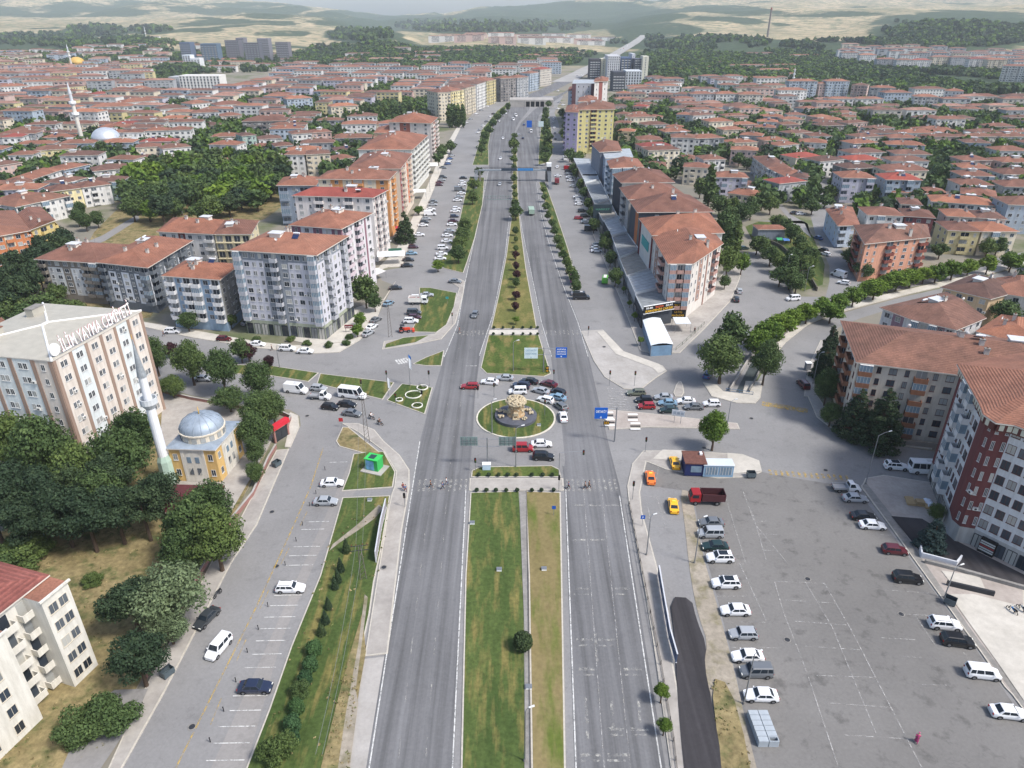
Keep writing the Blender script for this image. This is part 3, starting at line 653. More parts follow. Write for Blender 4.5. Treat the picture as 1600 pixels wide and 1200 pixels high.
    def patch(a,b,c,d,u0,u1,v0,v1):
        f=lambda u,v: lerp3(lerp3(a,b,u),lerp3(d,c,u),v)
        return [f(u0,v0),f(u1,v0),f(u1,v1),f(u0,v1)]
    parts['windscreen']=[quadmesh('windscreen',patch(Bq,B2,C2,C_,.06,.94,.1,.97),GLASS)]
    parts['rear_window']=[quadmesh('rear_window',patch(A2,A,D,D2,.1,.9,.22 if kind!='sedan' else .1,.93),GLASS)]
    sw=[]
    if kind in('van',): sp=[(.80,.97)]
    elif kind=='minibus': sp=[(.04,.26),(.28,.5),(.52,.74),(.80,.97)]
    elif kind=='pickup': sp=[(.1,.9)]
    elif kind in('sedan',): sp=[(.08,.46),(.5,.93)]
    else: sp=[(.04,.24),(.28,.56),(.60,.95)]
    for u0,u1 in sp:
        sw.append(quadmesh('side_window',patch(A,Bq,C_,D,u0,u1,.12,.9),GLASS)); sw.append(quadmesh('side_window',patch(B2,A2,D2,C2,1-u1,1-u0,.12,.9),GLASS))
    parts['side_window']=sw
    wh=MB(); 
    for k,(r,y,m) in enumerate(((wr,-.1,RUB),)):
        pts=[]
    def disc(mb,r,y0,y1,m,seg=14):
        vs=[(r*math.cos(2*pi*i/seg),y,r*math.sin(2*pi*i/seg)) for y in(y0,y1) for i in range(seg)]
        mb.add(vs,[(i,(i+1)%seg,seg+(i+1)%seg,seg+i) for i in range(seg)]+[tuple(range(seg))[::-1],tuple(range(seg,2*seg))],m)
    disc(wh,wr,-.1,.1,RUB); disc(wh,wr*.62,-.112,.112,ALLOY,10); wm=wh.mesh('wheel')
    parts['wheel']=[(wm,(x,s*(w-.08),wr)) for x in wx for s in(-1,1)]
    zl=st_[-2][2]-.12 if kind!='pickup' else .7
    hm=MB(); hm.box(-.06,-.17,-.07,.05,.17,.07,LAMPW); hm=hm.mesh('headlight'); tm=MB(); tm.box(-.04,-.12,-.11,.05,.12,.11,LAMPR); tm=tm.mesh('tail_light')
    parts['headlight']=[(hm,(h-.1,s*w*.62,zl)) for s in(-1,1)]; parts['tail_light']=[(tm,(-h+.03,s*w*.72,zb-.22)) for s in(-1,1)]
    if kind=='pickup':
        b=MB(); g=paint((150,152,155),.6)
        b.box(-h,-w,.72,.05,w,.78,g); b.box(-h,-w,.78,-h+.05,w,1.15,g); b.box(0,-w,.78,.05,w,1.25,g)
        for s in(-1,1): b.box(-h+.052,min(s*w,s*(w-.05)),.781,-.001,max(s*w,s*(w-.05)),1.149,g)
        parts['cargo_bed']=[b.mesh('cargo_bed')]
    if kind in('suv','minibus','van','wagon'):
        b=MB()
        if kind in('suv','wagon'):
            for s in(-1,1): b.box(xr1+.2,s*wt*.8-.02,z1,xf1-.2,s*wt*.8+.02,z1+.06,DKMET)
            parts['roof_rail']=[b.mesh('roof_rail')]
        else:
            b.box(-.4,-.35,z1,.4,.35,z1+.09,paint((200,200,200))); parts['roof_hatch']=[b.mesh('roof_hatch')]
    return parts
CARK={}; CARF={}
def carparts(k):
    if k not in CARK: CARK[k]=carmesh(k)
    return CARK[k]
def carflat(k):
    if k not in CARF:
        mb=MB()
        for nm,lst in carparts(k).items():
            for it in lst:
                me,off=(it if isinstance(it,tuple) else (it,(0,0,0)))
                base=len(mb.v); mb.v+=[tuple(v.co[i]+off[i] for i in range(3)) for v in me.vertices]
                for p in me.polygons: mb.f.append([base+i for i in p.vertices]); mb.m.append(mb.mi(me.materials[p.material_index]))
        CARF[k]=mb.mesh('car')
    return CARF[k]
CC={'white':(226,227,228),'silver':(158,162,166),'grey':(104,108,112),'black':(26,27,30),'dark blue':(36,44,66),'blue':(52,84,132),'pale blue':(120,150,170),'red':(150,28,34),'dark red':(84,24,32),'olive':(104,108,92),'dark green':(30,52,50),'green':(96,170,60),'pink':(188,110,160),'yellow':(236,178,30),'orange':(232,120,40),'maroon':(70,26,38),'dark grey':(56,60,64)}
CNAME={'sedan':'saloon_car','hatch':'hatchback_car','suv':'suv_car','wagon':'estate_car','mpv':'family_van','van':'panel_van','minibus':'minibus','pickup':'pickup_truck'}
CWORD={'sedan':'saloon car','hatch':'hatchback car','suv':'off-road car','wagon':'estate car','mpv':'small high-roofed van','van':'panel van','minibus':'minibus','pickup':'flatbed pickup'}
CCAT={'sedan':'car','hatch':'car','suv':'car','wagon':'car','mpv':'van','van':'van','minibus':'minibus','pickup':'pickup truck'}
def car(kind,col,px,py,hd,label,group=None,roof=None):
    p=P(px,py,.5); p.z=.05; rz=R(hd); c=(*lin(CC[col])[:3],1)
    if p.y>235:
        o=mkobj(CNAME[kind],carflat(kind)); o.location=p; o.rotation_euler=(0,0,rz); o.color=c; return tag(o,label,CCAT[kind],group)
    t=thing(CNAME[kind],label,CCAT[kind],p,rz,group)
    for nm,lst in carparts(kind).items():
        for it in lst:
            me,off=(it if isinstance(it,tuple) else (it,(0,0,0)))
            o=mkobj(nm,me,t); o.location=off; o.color=c
    if roof:
        o=mkobj('sunroof',roofpanel(kind),t)
    return t
_rp={}
def roofpanel(kind):
    if kind not in _rp:
        b=MB(); b.box(-1.1,-.5,1.655,.35,.5,1.672,GLASS); _rp[kind]=b.mesh('sunroof')
    return _rp[kind]
# ------------------------------------------------ roofs and buildings
def ccw(p):
    A=sum(p[i].x*p[(i+1)%len(p)].y-p[(i+1)%len(p)].x*p[i].y for i in range(len(p)))
    return p if A>0 else p[::-1]
def hiproof(poly,z,pitch,over,m,mb,fascia=.22,fm=None):
    """poly CCW list of Vector; ridge along the long axis of its box"""
    q=inset(poly,-over); c=sum(q,Vector((0,0,0)))/len(q)
    L=max(((q[(i+1)%len(q)]-q[i]) for i in range(len(q))),key=lambda v:v.length); d=L.normalized(); d.z=0; n=Vector((-d.y,d.x,0))
    u=[(p-c).dot(d) for p in q]; v=[(p-c).dot(n) for p in q]
    hw=(max(v)-min(v))/2; mv=(max(v)+min(v))/2; mu=(max(u)+min(u))/2; hl=max(0,(max(u)-min(u))/2-hw)
    rise=hw*pitch; e=[c+d*(mu-hl)+n*mv,c+d*(mu+hl)+n*mv]
    fm=fm or paint((206,200,190),.9)
    N=len(q); lo=[(p.x,p.y,z) for p in q]; up=[(p.x,p.y,z+fascia) for p in q]
    mb.add(lo+up,[(i,(i+1)%N,N+(i+1)%N,N+i) for i in range(N)],fm); mb.add(lo,[tuple(range(N))[::-1]],fm)
    vs=up+[(p.x,p.y,z+fascia+rise) for p in e]; near=[0 if ui<mu else 1 for ui in u]; fs=[]
    for i in range(N):
        j=(i+1)%N
        fs.append((i,j,N+near[i]) if near[i]==near[j] or hl<.01 else (i,j,N+near[j],N+near[i]))
    mb.add(vs,fs,m); return e,rise
_WM={}
def winmesh(w,h,fr,sill=True):
    k=(round(w,2),round(h,2),fr.name)
    if k not in _WM:
        b=MB(); t=.06; d=.05
        b.box(-w/2,-d,0,w/2,.02,t,fr); b.box(-w/2,-d,h-t,w/2,.02,h,fr)
        b.box(-w/2,-d,t,-w/2+t,.02,h-t,fr); b.box(w/2-t,-d,t,w/2,.02,h-t,fr)
        for i in range(1,max(2,int(round(w/.85)))): 
            x=-w/2+w*i/max(2,int(round(w/.85))); b.box(x-.022,-d,t,x+.022,.02,h-t,fr)
        if sill: b.box(-w/2-.06,-.13,-.05,w/2+.06,.02,-.003,fr)
        g=MB(); g.quad((-w/2+t,-.025,t),(w/2-t,-.025,t),(w/2-t,-.025,h-t),(-w/2+t,-.025,h-t),WINP)
        s=MB(); s.v=list(b.v); s.f=list(b.f); s.m=list(b.m); s.mats=list(b.mats); s.quad((-w/2+t,-.025,t),(w/2-t,-.025,t),(w/2-t,-.025,h-t),(-w/2+t,-.025,h-t),WINP)
        _WM[k]=(b.mesh('window'),g.mesh('pane'),s.mesh('window'))
    return _WM[k]
_BM={}
def balmesh(w,h,kind,m):
    k=(round(w,1),round(h,1),kind,m.name)
    if k not in _BM:
        b=MB(); d=1.15
        b.box(-w/2,-d,-.14,w/2,.02,0,m)
        if kind=='r': # railing
            for x in np.linspace(-w/2+.03,w/2-.03,int(w/.5)+2): b.box(x-.02,-d,.001,x+.02,-d+.04,.9,DKMET)
            b.box(-w/2,-d-.01,.9,w/2,-d+.05,.96,DKMET)
        else:
            b.box(-w/2,-d,.001,w/2,-d+.1,.95,m)
            for s in(-1,1): b.box(min(s*w/2,s*(w/2-.1)),-d+.101,.001,max(s*w/2,s*(w/2-.1)),.02,.95,m)
        if kind=='g':
            b.quad((-w/2+.05,-d+.05,.95),(w/2-.05,-d+.05,.95),(w/2-.05,-d+.05,h-.2),(-w/2+.05,-d+.05,h-.2),GLASSB)
            for s in(-1,1): b.quad((s*(w/2-.05),-d+.05,.95),(s*(w/2-.05),0,.95),(s*(w/2-.05),0,h-.2),(s*(w/2-.05),-d+.05,h-.2),GLASSB)
            for x in np.linspace(-w/2+.05,w/2-.05,5): b.box(x-.03,-d+.02,.951,x+.03,-d+.07,h-.2,FRAMEW)
            b.box(-w/2,-d,h-.2,w/2,.02,h-.14,FRAMEW)
        dr=MB(); dr.quad((-w/2+.3,-.03,0),(w/2-.3,-.03,0),(w/2-.3,-.03,2.15),(-w/2+.3,-.03,2.15),WINP)
        dr.box(-.05,-.06,.0,.05,-.031,2.15,FRAMEW)
        _BM[k]=(b.mesh('balcony'),dr.mesh('balcony_door'))
    return _BM[k]
def place(par,name,me,o,ang,child=None):
    ob=mkobj(name,me,par); ob.location=o; ob.rotation_euler=(0,0,ang)
    return ob
def building(name,label,cat,pts,h,floors,sides,walls,roof='hip',tile=None,pitch=.30,fr1=None,g0=3.2,zpix=True,fr=None,balm=None,over=.7,detail=2,winh=1.35,winw=1.5,group=None,chim=4,zbase=0,top=None,ground_mat=None,baseeave=False):
    """pts: eave pixels (at height h) or Vectors, in order left->right along the visible front.
    sides: {edge index: 'string of bays'}; each char: w window, n small window, b balcony, r railed balcony, g glazed balcony, . blank;
    a digit before a bay switches wall colour."""
    if isinstance(pts[0],Vector): poly=[Vector((p.x,p.y,0)) for p in pts]
    else: poly=[P(a,b,0 if baseeave else h) for a,b in pts]; 
    for p in poly: p.z=0
    if len(poly)==3: poly.append(poly[0]+poly[2]-poly[1])
    n=len(poly); c=sum(poly,Vector((0,0,0)))/n
    A=sum(poly[i].x*poly[(i+1)%n].y-poly[(i+1)%n].x*poly[i].y for i in range(n))
    assert A>0,(name,label)
    t=thing(name,label,cat,(c.x,c.y,zbase),0,group); loc=[p-c for p in poly]
    wm=[wallmat(x) if not isinstance(x,bpy.types.Material) else x for x in walls]; fr=fr or FRAMEW; balm=balm or wm[0]
    W_=MB(); fh=(h-g0)/max(1,floors); gm=ground_mat or wm[0]
    for e in range(n):
        a=loc[e]; b=loc[(e+1)%n]; L=(b-a).length; d=(b-a)/L; ang=math.atan2(d.y,d.x)
        spec=sides.get(e)
        if spec is None:
            W_.quad((a.x,a.y,0),(b.x,b.y,0),(b.x,b.y,h),(a.x,a.y,h),wm[0]); continue
        bays=[];col=0;wt=1.
        for ch in spec:
            if ch.isdigit(): col=int(ch)
            elif ch=='|': bays.append(('|',col,.22))
            else: bays.append((ch,col,{'n':.75,'.':.6,'s':.35}.get(ch,1.)))
        tot=sum(x[2] for x in bays); s=0
        for ch,cl,wd in bays:
            w=L*wd/tot; p=a+d*s; q=a+d*(s+w); mid=(p+q)/2; s+=w
            if g0>0: W_.quad((p.x,p.y,0),(q.x,q.y,0),(q.x,q.y,g0),(p.x,p.y,g0),gm)
            if ch=='|':
                nn=Vector((d.y,-d.x,0))*.12; p2=p+nn;q2=q+nn; m=wm[cl]
                W_.quad((p2.x,p2.y,0),(q2.x,q2.y,0),(q2.x,q2.y,h),(p2.x,p2.y,h),m); W_.quad((p.x,p.y,0),(p2.x,p2.y,0),(p2.x,p2.y,h),(p.x,p.y,h),m); W_.quad((q2.x,q2.y,0),(q.x,q.y,0),(q.x,q.y,h),(q2.x,q2.y,h),m)
                continue
            zt=h-fh if (top is not None and floors>2) else h
            W_.quad((p.x,p.y,g0),(q.x,q.y,g0),(q.x,q.y,zt),(p.x,p.y,zt),wm[cl])
            if zt<h: W_.quad((p.x,p.y,zt),(q.x,q.y,zt),(q.x,q.y,h),(p.x,p.y,h),wm[top])
            if ch in '.s': continue
            for f in range(floors):
                z=g0+f*fh
                if ch in 'wnp':
                    ww=min(winw,w*.72) if ch!='n' else min(.85,w*.6)
                    ms=[(0,ww)] if ch!='p' else [(-w*.13,min(.95,w*.22)),(w*.13,min(.95,w*.22))]
                    for off,w2 in ms:
                        hh=min(winh,fh*.56); mf,mp,mall=winmesh(w2,hh,fr1 if (fr1 and cl==1) else fr)
                        o=mid+d*off; o=(o.x,o.y,z+fh*.27)
                        if detail>=2: k=place(t,'window',mf,o,ang); mkobj('pane',mp,k)
                        else: place(t,'window',mall,o,ang)
                        if detail>=2 and random.random()<.07: place(t,'air_conditioner',acmesh(),(o[0]+d.x*(w2/2+.55),o[1]+d.y*(w2/2+.55),o[2]+.1),ang)
                elif ch in 'brgc':
                    if ch=='c': ch2='gb'[ (f*7+int(s*3))%2 ]
                    else: ch2=ch
                    bw=w*.86; mb_,md=balmesh(bw,fh,ch2,balm); o=(mid.x,mid.y,z+.12)
                    place(t,'balcony',mb_,o,ang)
                    if ch2!='g': place(t,'balcony_door',md,o,ang)
            if ground_mat and g0>2.6 and w>1.6:
                ms=shopmesh(w*.8,g0*.72); o=(mid.x,mid.y,.15); place(t,'shop_window',ms,o,ang)
    W_.quad(*[(p.x,p.y,h-.02) for p in (loc[:4] if n>=4 else loc+[loc[0]])],wm[0]) if n==4 else W_.add([(p.x,p.y,h-.02) for p in loc],[tuple(range(n))],wm[0])
    W_.obj('wall',t)
    if roof=='hip':
        Rb=MB(); e,rise=hiproof(loc,h,pitch,over,tile or TILE,Rb); ro=Rb.obj('roof',t)
        roofstuff(ro,e,h+.22+rise,rise,chim,loc)
    elif roof=='flat':
        Rb=MB(); q=inset(loc,-.15)
        Rb.prism([(p.x,p.y) for p in q],h,h+.35,paint((190,188,182),.9),tile or CONC); ro=Rb.obj('roof',t)
    return t
_AC=[]
def acmesh():
    if not _AC:
        b=MB(); b.box(-.4,-.38,0,.4,-.06,.55,paint((206,206,202),.6)); b.lathe([(.0,0),(.2,0)],DKMET,10); n=len(b.v)-20; b.v[n:]=[(x,-.385,.28+y) for x,y,_ in b.v[n:]]; _AC.append(b.mesh('air_conditioner'))
    return _AC[0]
_SH={}
def shopmesh(w,h):
    k=(round(w,1),round(h,1))
    if k not in _SH:
        b=MB(); b.quad((-w/2,-.03,0),(w/2,-.03,0),(w/2,-.03,h),(-w/2,-.03,h),WINP)
        for x in np.linspace(-w/2,w/2,3): b.box(x-.05,-.07,0,x+.05,-.031,h,DKMET)
        b.box(-w/2,-.071,h-.001,w/2,-.02,h+.12,DKMET); _SH[k]=b.mesh('shop_window')
    return _SH[k]
_RS={}
def rsmesh(k):
    if k in _RS: return _RS[k]
    b=MB()
    if k=='chimney': b.box(-.45,-.35,-1.6,.45,.35,1.1,paint((196,190,182),.9)); b.box(-.55,-.45,1.1,.55,.45,1.25,CONCD); b.tube([(0,0,1.25),(0,0,1.6)],.16,paint((150,110,90)))
    elif k=='satellite_dish':
        vs=[];seg=10
        for r,z in((.02,0),(.25,.05),(.42,.16)): vs+=[(r*math.cos(2*pi*i/seg),-z*.0+-.1-z,.9+r*math.sin(2*pi*i/seg)) for i in range(seg)]
        b.add(vs,[(i*seg+j,i*seg+(j+1)%seg,(i+1)*seg+(j+1)%seg,(i+1)*seg+j) for i in range(2) for j in range(seg)],paint((220,220,218),.5)); b.tube([(0,0,-1.2),(0,-.05,.9)],.03,STEEL,5)
    elif k=='lift_house': b.box(-1.6,-1.2,-1.6,1.6,1.2,.7,paint((214,208,198),.9)); b.box(-1.9,-1.5,.7,1.9,1.5,.9,paint((200,202,204),.6))
    elif k=='solar_heater':
        b.add([(-.9,-.9,-.1),(.9,-.9,-.1),(.9,.5,.75),(-.9,.5,.75)],[(0,1,2,3)],paint((40,52,84),.2)); b.add([(-.9,-.9,-.15),(.9,-.9,-.15),(.9,.5,.7),(-.9,.5,.7)],[(3,2,1,0)],STEEL); b.tube([(-.9,.7,1.),(.9,.7,1.)],.25,paint((226,228,230),.4),8)
        for x in(-.8,.8): b.tube([(x,.6,-1.2),(x,.6,1.)],.03,STEEL,4)
    elif k=='antenna': b.tube([(0,0,-1),(0,0,2.4)],.035,STEEL,5); [b.tube([(-.4,0,z),(.4,0,z)],.02,STEEL,4) for z in(1.7,2.,2.3)]
    _RS[k]=b.mesh(k); return _RS[k]
def roofstuff(ro,e,ztop,rise,n,loc):
    d=e[1]-e[0]; L=d.length
    dirn=d.normalized() if L>.1 else Vector((1,0,0)); nn=Vector((-dirn.y,dirn.x,0))
    W2=max(abs((p-e[0]).dot(nn)) for p in loc)
    for i in range(n):
        f=random.uniform(-.05,1.05); s=random.uniform(-.55,.55); k='chimney' if i%2==0 else random.choice(['satellite_dish','solar_heater','antenna','satellite_dish'])
        if i==3: k='lift_house'; s=random.choice([-.2,.2])
        p=e[0]+dirn*(f*max(L,2))+nn*(s*W2); z=ztop-abs(s)*rise+.05
        o=mkobj(k,rsmesh(k),ro); o.location=(p.x,p.y,z); o.rotation_euler=(0,0,math.atan2(dirn.y,dirn.x)+(0 if k!='satellite_dish' else random.uniform(-.4,.4)))
# simple town house: wall mesh + windows + roof
def house(a,b,depth,floors,col,label,group,lod,name='apartment_house',tile=None,h=None,flat=False,cat='apartment building'):
    """a,b: ground Vectors of the front wall (left, right seen from the camera)"""
    h=h or floors*2.85+.6; d=(b-a); L=d.length; d=d/L; n=Vector((-d.y,d.x,0))
    poly=[a,b,b+n*depth,a+n*depth]; tile=tile or random.choices([TILE,TILED,TILEO,TILER],[6,3,2,.5])[0]
    c=(poly[0]+poly[2])/2; zb=a.z; wc=HC[col] if isinstance(col,str) else col
    wo=random.choice([-38,-24,14,22]); wc2=tuple(max(0,min(255,v+wo)) for v in wc) if random.random()<.6 else wc
    nb=max(2,int(round(L/3.4))); pat=random.choice(['wcw','wbnw','wgw','bwwb','wnw','cwn']); front=''
    for i in range(nb): front+=('1' if (i//2)%2 and wc2!=wc else '0')+pat[i%len(pat)]
    nd=max(2,int(round(depth/4))); side=''.join('0'+random.choice('wn.') for _ in range(nd))
    if lod<=1:
        return building(name,label,cat,[Vector(p) for p in poly],h,floors,{0:front,1:side,3:side},[wc,wc2],tile=tile,g0=.6,detail=1,chim=random.choice([2,3,4,5]),group=group,over=.6,zbase=zb,roof='flat' if flat else 'hip')
    m=MB(); lc=[p-c for p in poly]; wm=wallmat(wc); wm2=wallmat(wc2)
    for e in range(4):
        p,q=lc[e],lc[(e+1)%4]; LL=(q-p).length; dd=(q-p)/LL; nn=Vector((dd.y,-dd.x,0))
        k=nb if e%2==0 else nd
        for i in range(k):
            u,v=p+dd*LL*i/k,p+dd*LL*(i+1)/k
            m.quad((u.x,u.y,-2),(v.x,v.y,-2),(v.x,v.y,h),(u.x,u.y,h),wm2 if i%2 and e%2==0 else wm)
        if e==2: continue
        for i in range(k):
            if e!=0 and random.random()<.3: continue
            for f in range(floors):
                ww=LL/k*(.7 if pat[i%len(pat)] in'bcg' and e==0 else .42); u=p+dd*(LL*(i+.5)/k-ww/2)+nn*.04; v=u+dd*ww; z=.9+f*2.85
                m.quad((u.x,u.y,z),(v.x,v.y,z),(v.x,v.y,z+1.4),(u.x,u.y,z+1.4),WIN)
                if pat[i%len(pat)] in'bcg' and e==0:
                    u2=u+nn*.9; v2=v+nn*.9; m.quad((u2.x,u2.y,z-.7),(v2.x,v2.y,z-.7),(v2.x,v2.y,z+.25),(u2.x,u2.y,z+.25),wm); m.quad((u.x,u.y,z+.2),(u2.x,u2.y,z+.25),(v2.x,v2.y,z+.25),(v.x,v.y,z+.2),wm2)
    if flat: m.prism([(p.x,p.y) for p in inset(lc,-.2)],h,h+.4,wm,METALR)
    else:
        rr=MB() if lod==2 else m
        e,rise=hiproof(lc,h,.27,.5,tile,rr)
        if lod>2:
            for i in range(2):
                q=e[0].lerp(e[1],random.random()); rr.box(q.x-.4,q.y-.4,h+rise-1,q.x+.4,q.y+.4,h+rise+1.1,paint((206,200,192),.9))
    if lod==2:
        t=thing(name,label,cat,(c.x,c.y,zb),0,group); m.obj('wall',t)
        if not flat:
            ro=rr.obj('roof',t); roofstuff(ro,e,h+.22+rise,rise,random.choice([2,2,3,4]),lc)
        return t
    o=m.obj(name); o.location=(c.x,c.y,zb); return tag(o,label,cat,group)
HC={'w':(212,211,208),'c':(206,196,176),'g':(164,167,170),'b':(164,176,188),'p':(196,172,164),'y':(202,190,146),'o':(194,142,100),'k':(128,124,122),'m':(128,78,80),'t':(156,178,170),'l':(184,182,194),'s':(186,180,170)}
HN={'w':'white','c':'cream','g':'grey','b':'pale blue','p':'pink','y':'yellow','o':'orange','k':'dark grey','m':'maroon','t':'pale green','l':'lilac','s':'beige'}
# ------------------------------------------------ large buildings near the junction
FOOT=[]     # (x,y,r) of everything built, used to keep filler houses and trees apart
def mark(pts):
    c=sum(pts,Vector((0,0,0)))/len(pts); r=max((p-c).length for p in pts)
    FOOT.append((c.x,c.y,r))
    for p in pts: FOOT.append(((p.x+c.x)/2,(p.y+c.y)/2,r*.5))
def hz(bx,by,ty):
    p=P(bx,by); lo,hi=0.,110.
    for _ in range(30):
        m=(lo+hi)/2
        if proj(p.x,p.y,m)[1]>ty: lo=m
        else: hi=m
    return lo
def textmesh(s,size,ext,m,name='lettering',align='CENTER'):
    cu=bpy.data.curves.new(name,'FONT'); cu.body=s; cu.size=size; cu.extrude=ext; cu.align_x=align; cu.resolution_u=2; cu.offset=size*.012
    o=bpy.data.objects.new(name,cu); me=bpy.data.meshes.new_from_object(o); bpy.data.objects.remove(o); me.materials.clear(); me.materials.append(m); return me
def signtext(par,s,size,loc,ang,m,width=None,ext=.04,name='lettering',tilt=pi/2):
    me=textmesh(s,size,ext,m,name); o=mkobj(name,me,par); o.location=loc; o.rotation_euler=(tilt,0,ang)
    if width:
        w=max(v.co.x for v in me.vertices)-min(v.co.x for v in me.vertices); o.scale=(width/w,1,1)
    return o
def eave(pts,h): q=[P(a,b,h) for a,b in pts]; [setattr(p,'z',0) for p in q]; return q
def rect(a,b,h,depth):
    A,B=eave([a,b],h); d=(B-A).normalized(); n=Vector((-d.y,d.x,0)); return [A,B,B+n*depth,A+n*depth]
def bld(name,label,pts,h,floors,sides,walls,**k):
    q=pts if isinstance(pts[0],Vector) else eave(pts,h)
    if len(q)==3: q.append(q[0]+q[2]-q[1])
    mark(q); return building(name,label,'building' if name!='apartment_building' else 'apartment block',q,h,floors,sides,walls,**k)
METC=paint((172,168,156),.55,.12,name='cream_sheet_metal')
# dormitory with roof lettering
hI=24.1; q=eave([(81,565),(220,487),(96,479)],hI); d=(q[1]-q[0]); L=d.length; d.normalize(); n=Vector((-d.y,d.x,0))
q=[q[0],q[1],q[1]+n*24,q[0]+n*24]
t=bld('dormitory_building','tall beige and white dormitory with vertical brown bands and red lettering along its roof edge',q,hI,8,
 {0:'2|0p2|1p2|0p2|0p2|1p2|0p2|',3:'2|0p2|1p2|1p2|1p2|0n2|',1:'0..'},[(214,205,195),(214,220,220),(156,134,120)],roof='hip',tile=METC,pitch=.10,over=.15,g0=.8,winh=1.25,chim=0)
c=sum(q,Vector((0,0,0)))/4; ang=math.atan2(d.y,d.x)
sg=MB(); sg.box(-L*.40,-.1,hI+.25,L*.38,.1,hI+.35,STEEL)
for i in range(12): sg.tube([(-L*.4+i*L*.78/11,.0,hI+.3),(-L*.4+i*L*.78/11,1.4,hI+.25)],.04,STEEL,4)
so=sg.obj('roof_sign',t); o0=(q[0]+q[1])/2-c+n*.4; so.location=(o0.x,o0.y,0); so.rotation_euler=(0,0,ang)
LR=paint((176,34,48),.5,.05); LWt=paint((228,228,226),.5,.04)
me=textmesh('İLİM YAYMA CEMİYETİ',3.1,.05,LWt); me.materials.append(LR)
for p in me.polygons:
    if abs(p.normal.z)<.5 or p.normal.z<0: p.material_index=1
lo=mkobj('lettering',me,so); lo.location=(L*.02,-.05,hI+.45); lo.rotation_euler=(pi/2-.12,0,0); w_=max(v.co.x for v in me.vertices)-min(v.co.x for v in me.vertices); lo.scale=(L*.78/w_,1.1,1)
b=MB(); b.lathe([(.05,0),(1.2,.0),(1.2,.3),(.05,.3)],LWt,20); k=b.obj('round_sign_panel',so); k.location=(-L*.43,.2,hI+1.6); k.rotation_euler=(pi/2,0,0)
for s in(0,1,2,3,4):   # white ridge flashing and roof boxes
    pass
b=MB(); e,rise=hiproof([p-c for p in q],hI,.10,.15,METC,MB()); zt=hI+.24+rise
b.tube([(e[0].x,e[0].y,zt),(e[1].x,e[1].y,zt)],.28,LWt,6)
for i,p in enumerate(inset([p-c for p in q],-.15)): b.tube([(p.x,p.y,hI+.26),(e[0 if (p-e[0]).length<(p-e[1]).length else 1].x,e[0 if (p-e[0]).length<(p-e[1]).length else 1].y,zt)],.22,LWt,6)
b.obj('ridge_flashing',t)
for fx,fy in((.72,.80),(.25,.75)):
    p=q[0]+(q[1]-q[0])*fx+n*24*fy-c; b=MB(); b.box(-1.6,-.9,-.5,1.6,.9,1.6,METC); b.box(-1.7,-1,1.6,1.7,1,1.75,TILE if fx<.5 else CONCD); k=b.obj('roof_housing',t); k.location=(p.x,p.y,zt-.7); k.rotation_euler=(0,0,ang)
# neighbouring wing at the left edge
bld('apartment_building','low white house with orange tiles wedged at the left photo edge behind the dormitory',[(-60,560),(22,520),(0,500)],13,4,{0:'0w0w0n',1:'0nn'},[(214,210,204)],tile=TILEO,chim=2)
# cream building bottom left
hC=hz(144,1040,907); U,V_=eave([(104,907),(63,940)],hC); d=(U-V_).normalized(); n=Vector((-d.y,d.x,0)); CREAM=(212,209,200)
main=[U-d*44+n*3.2,U-d*.5+n*3.2,U-d*.5+n*15,U-d*44+n*15]; w1=(U-V_).length
X2=eave([(24,991)],hC)[0]; s2=(U-X2).dot(d); s1=w1
cb=bld('cream_block','cream apartment block with peeling paint and patched red roof at the lower left corner',main,hC,5,{0:'.'*1+'0.b0w0.b0w0.b0b',1:'0bb'},[CREAM],tile=tilemat('patched_tiles',(132,78,70),(156,98,88)),pitch=.22,over=.5,g0=.6,winw=1.4,winh=1.4,chim=0)
cc=sum(main,Vector((0,0,0)))/4; cb.name='apartment_building'; cb['category']='apartment block'
for k,(sa,sb_) in enumerate(((0,w1),(s2,s2+8.6),(s2+17,s2+25))):
    W2=MB(); a=U-d*sb_-cc; b_=U-d*sa-cc; q=[a,b_,b_+n*3.15,a+n*3.15]
    W2.prism([(p.x,p.y) for p in q],0,hC-.15,wallmat(CREAM),TILE); wo=W2.obj('stair_bay',cb)
    an=math.atan2(d.y,d.x)
    for f in range(5):
        for fx in(.3,.68):
            p=a+(b_-a)*fx; mf,mp,_=winmesh(1.25,1.5,paint((196,188,172),.7)); o=place(cb,'window',mf,(p.x,p.y,1.2+f*(hC-1.2)/5),an); mkobj('pane',mp,o)
    b=MB(); b.box(-.3,-.3,0,(b_-a).length+.3,.0,.25,wallmat(CREAM)); o=b.obj('parapet',cb); o.location=(a.x,a.y,hC-.15); o.rotation_euler=(0,0,an)
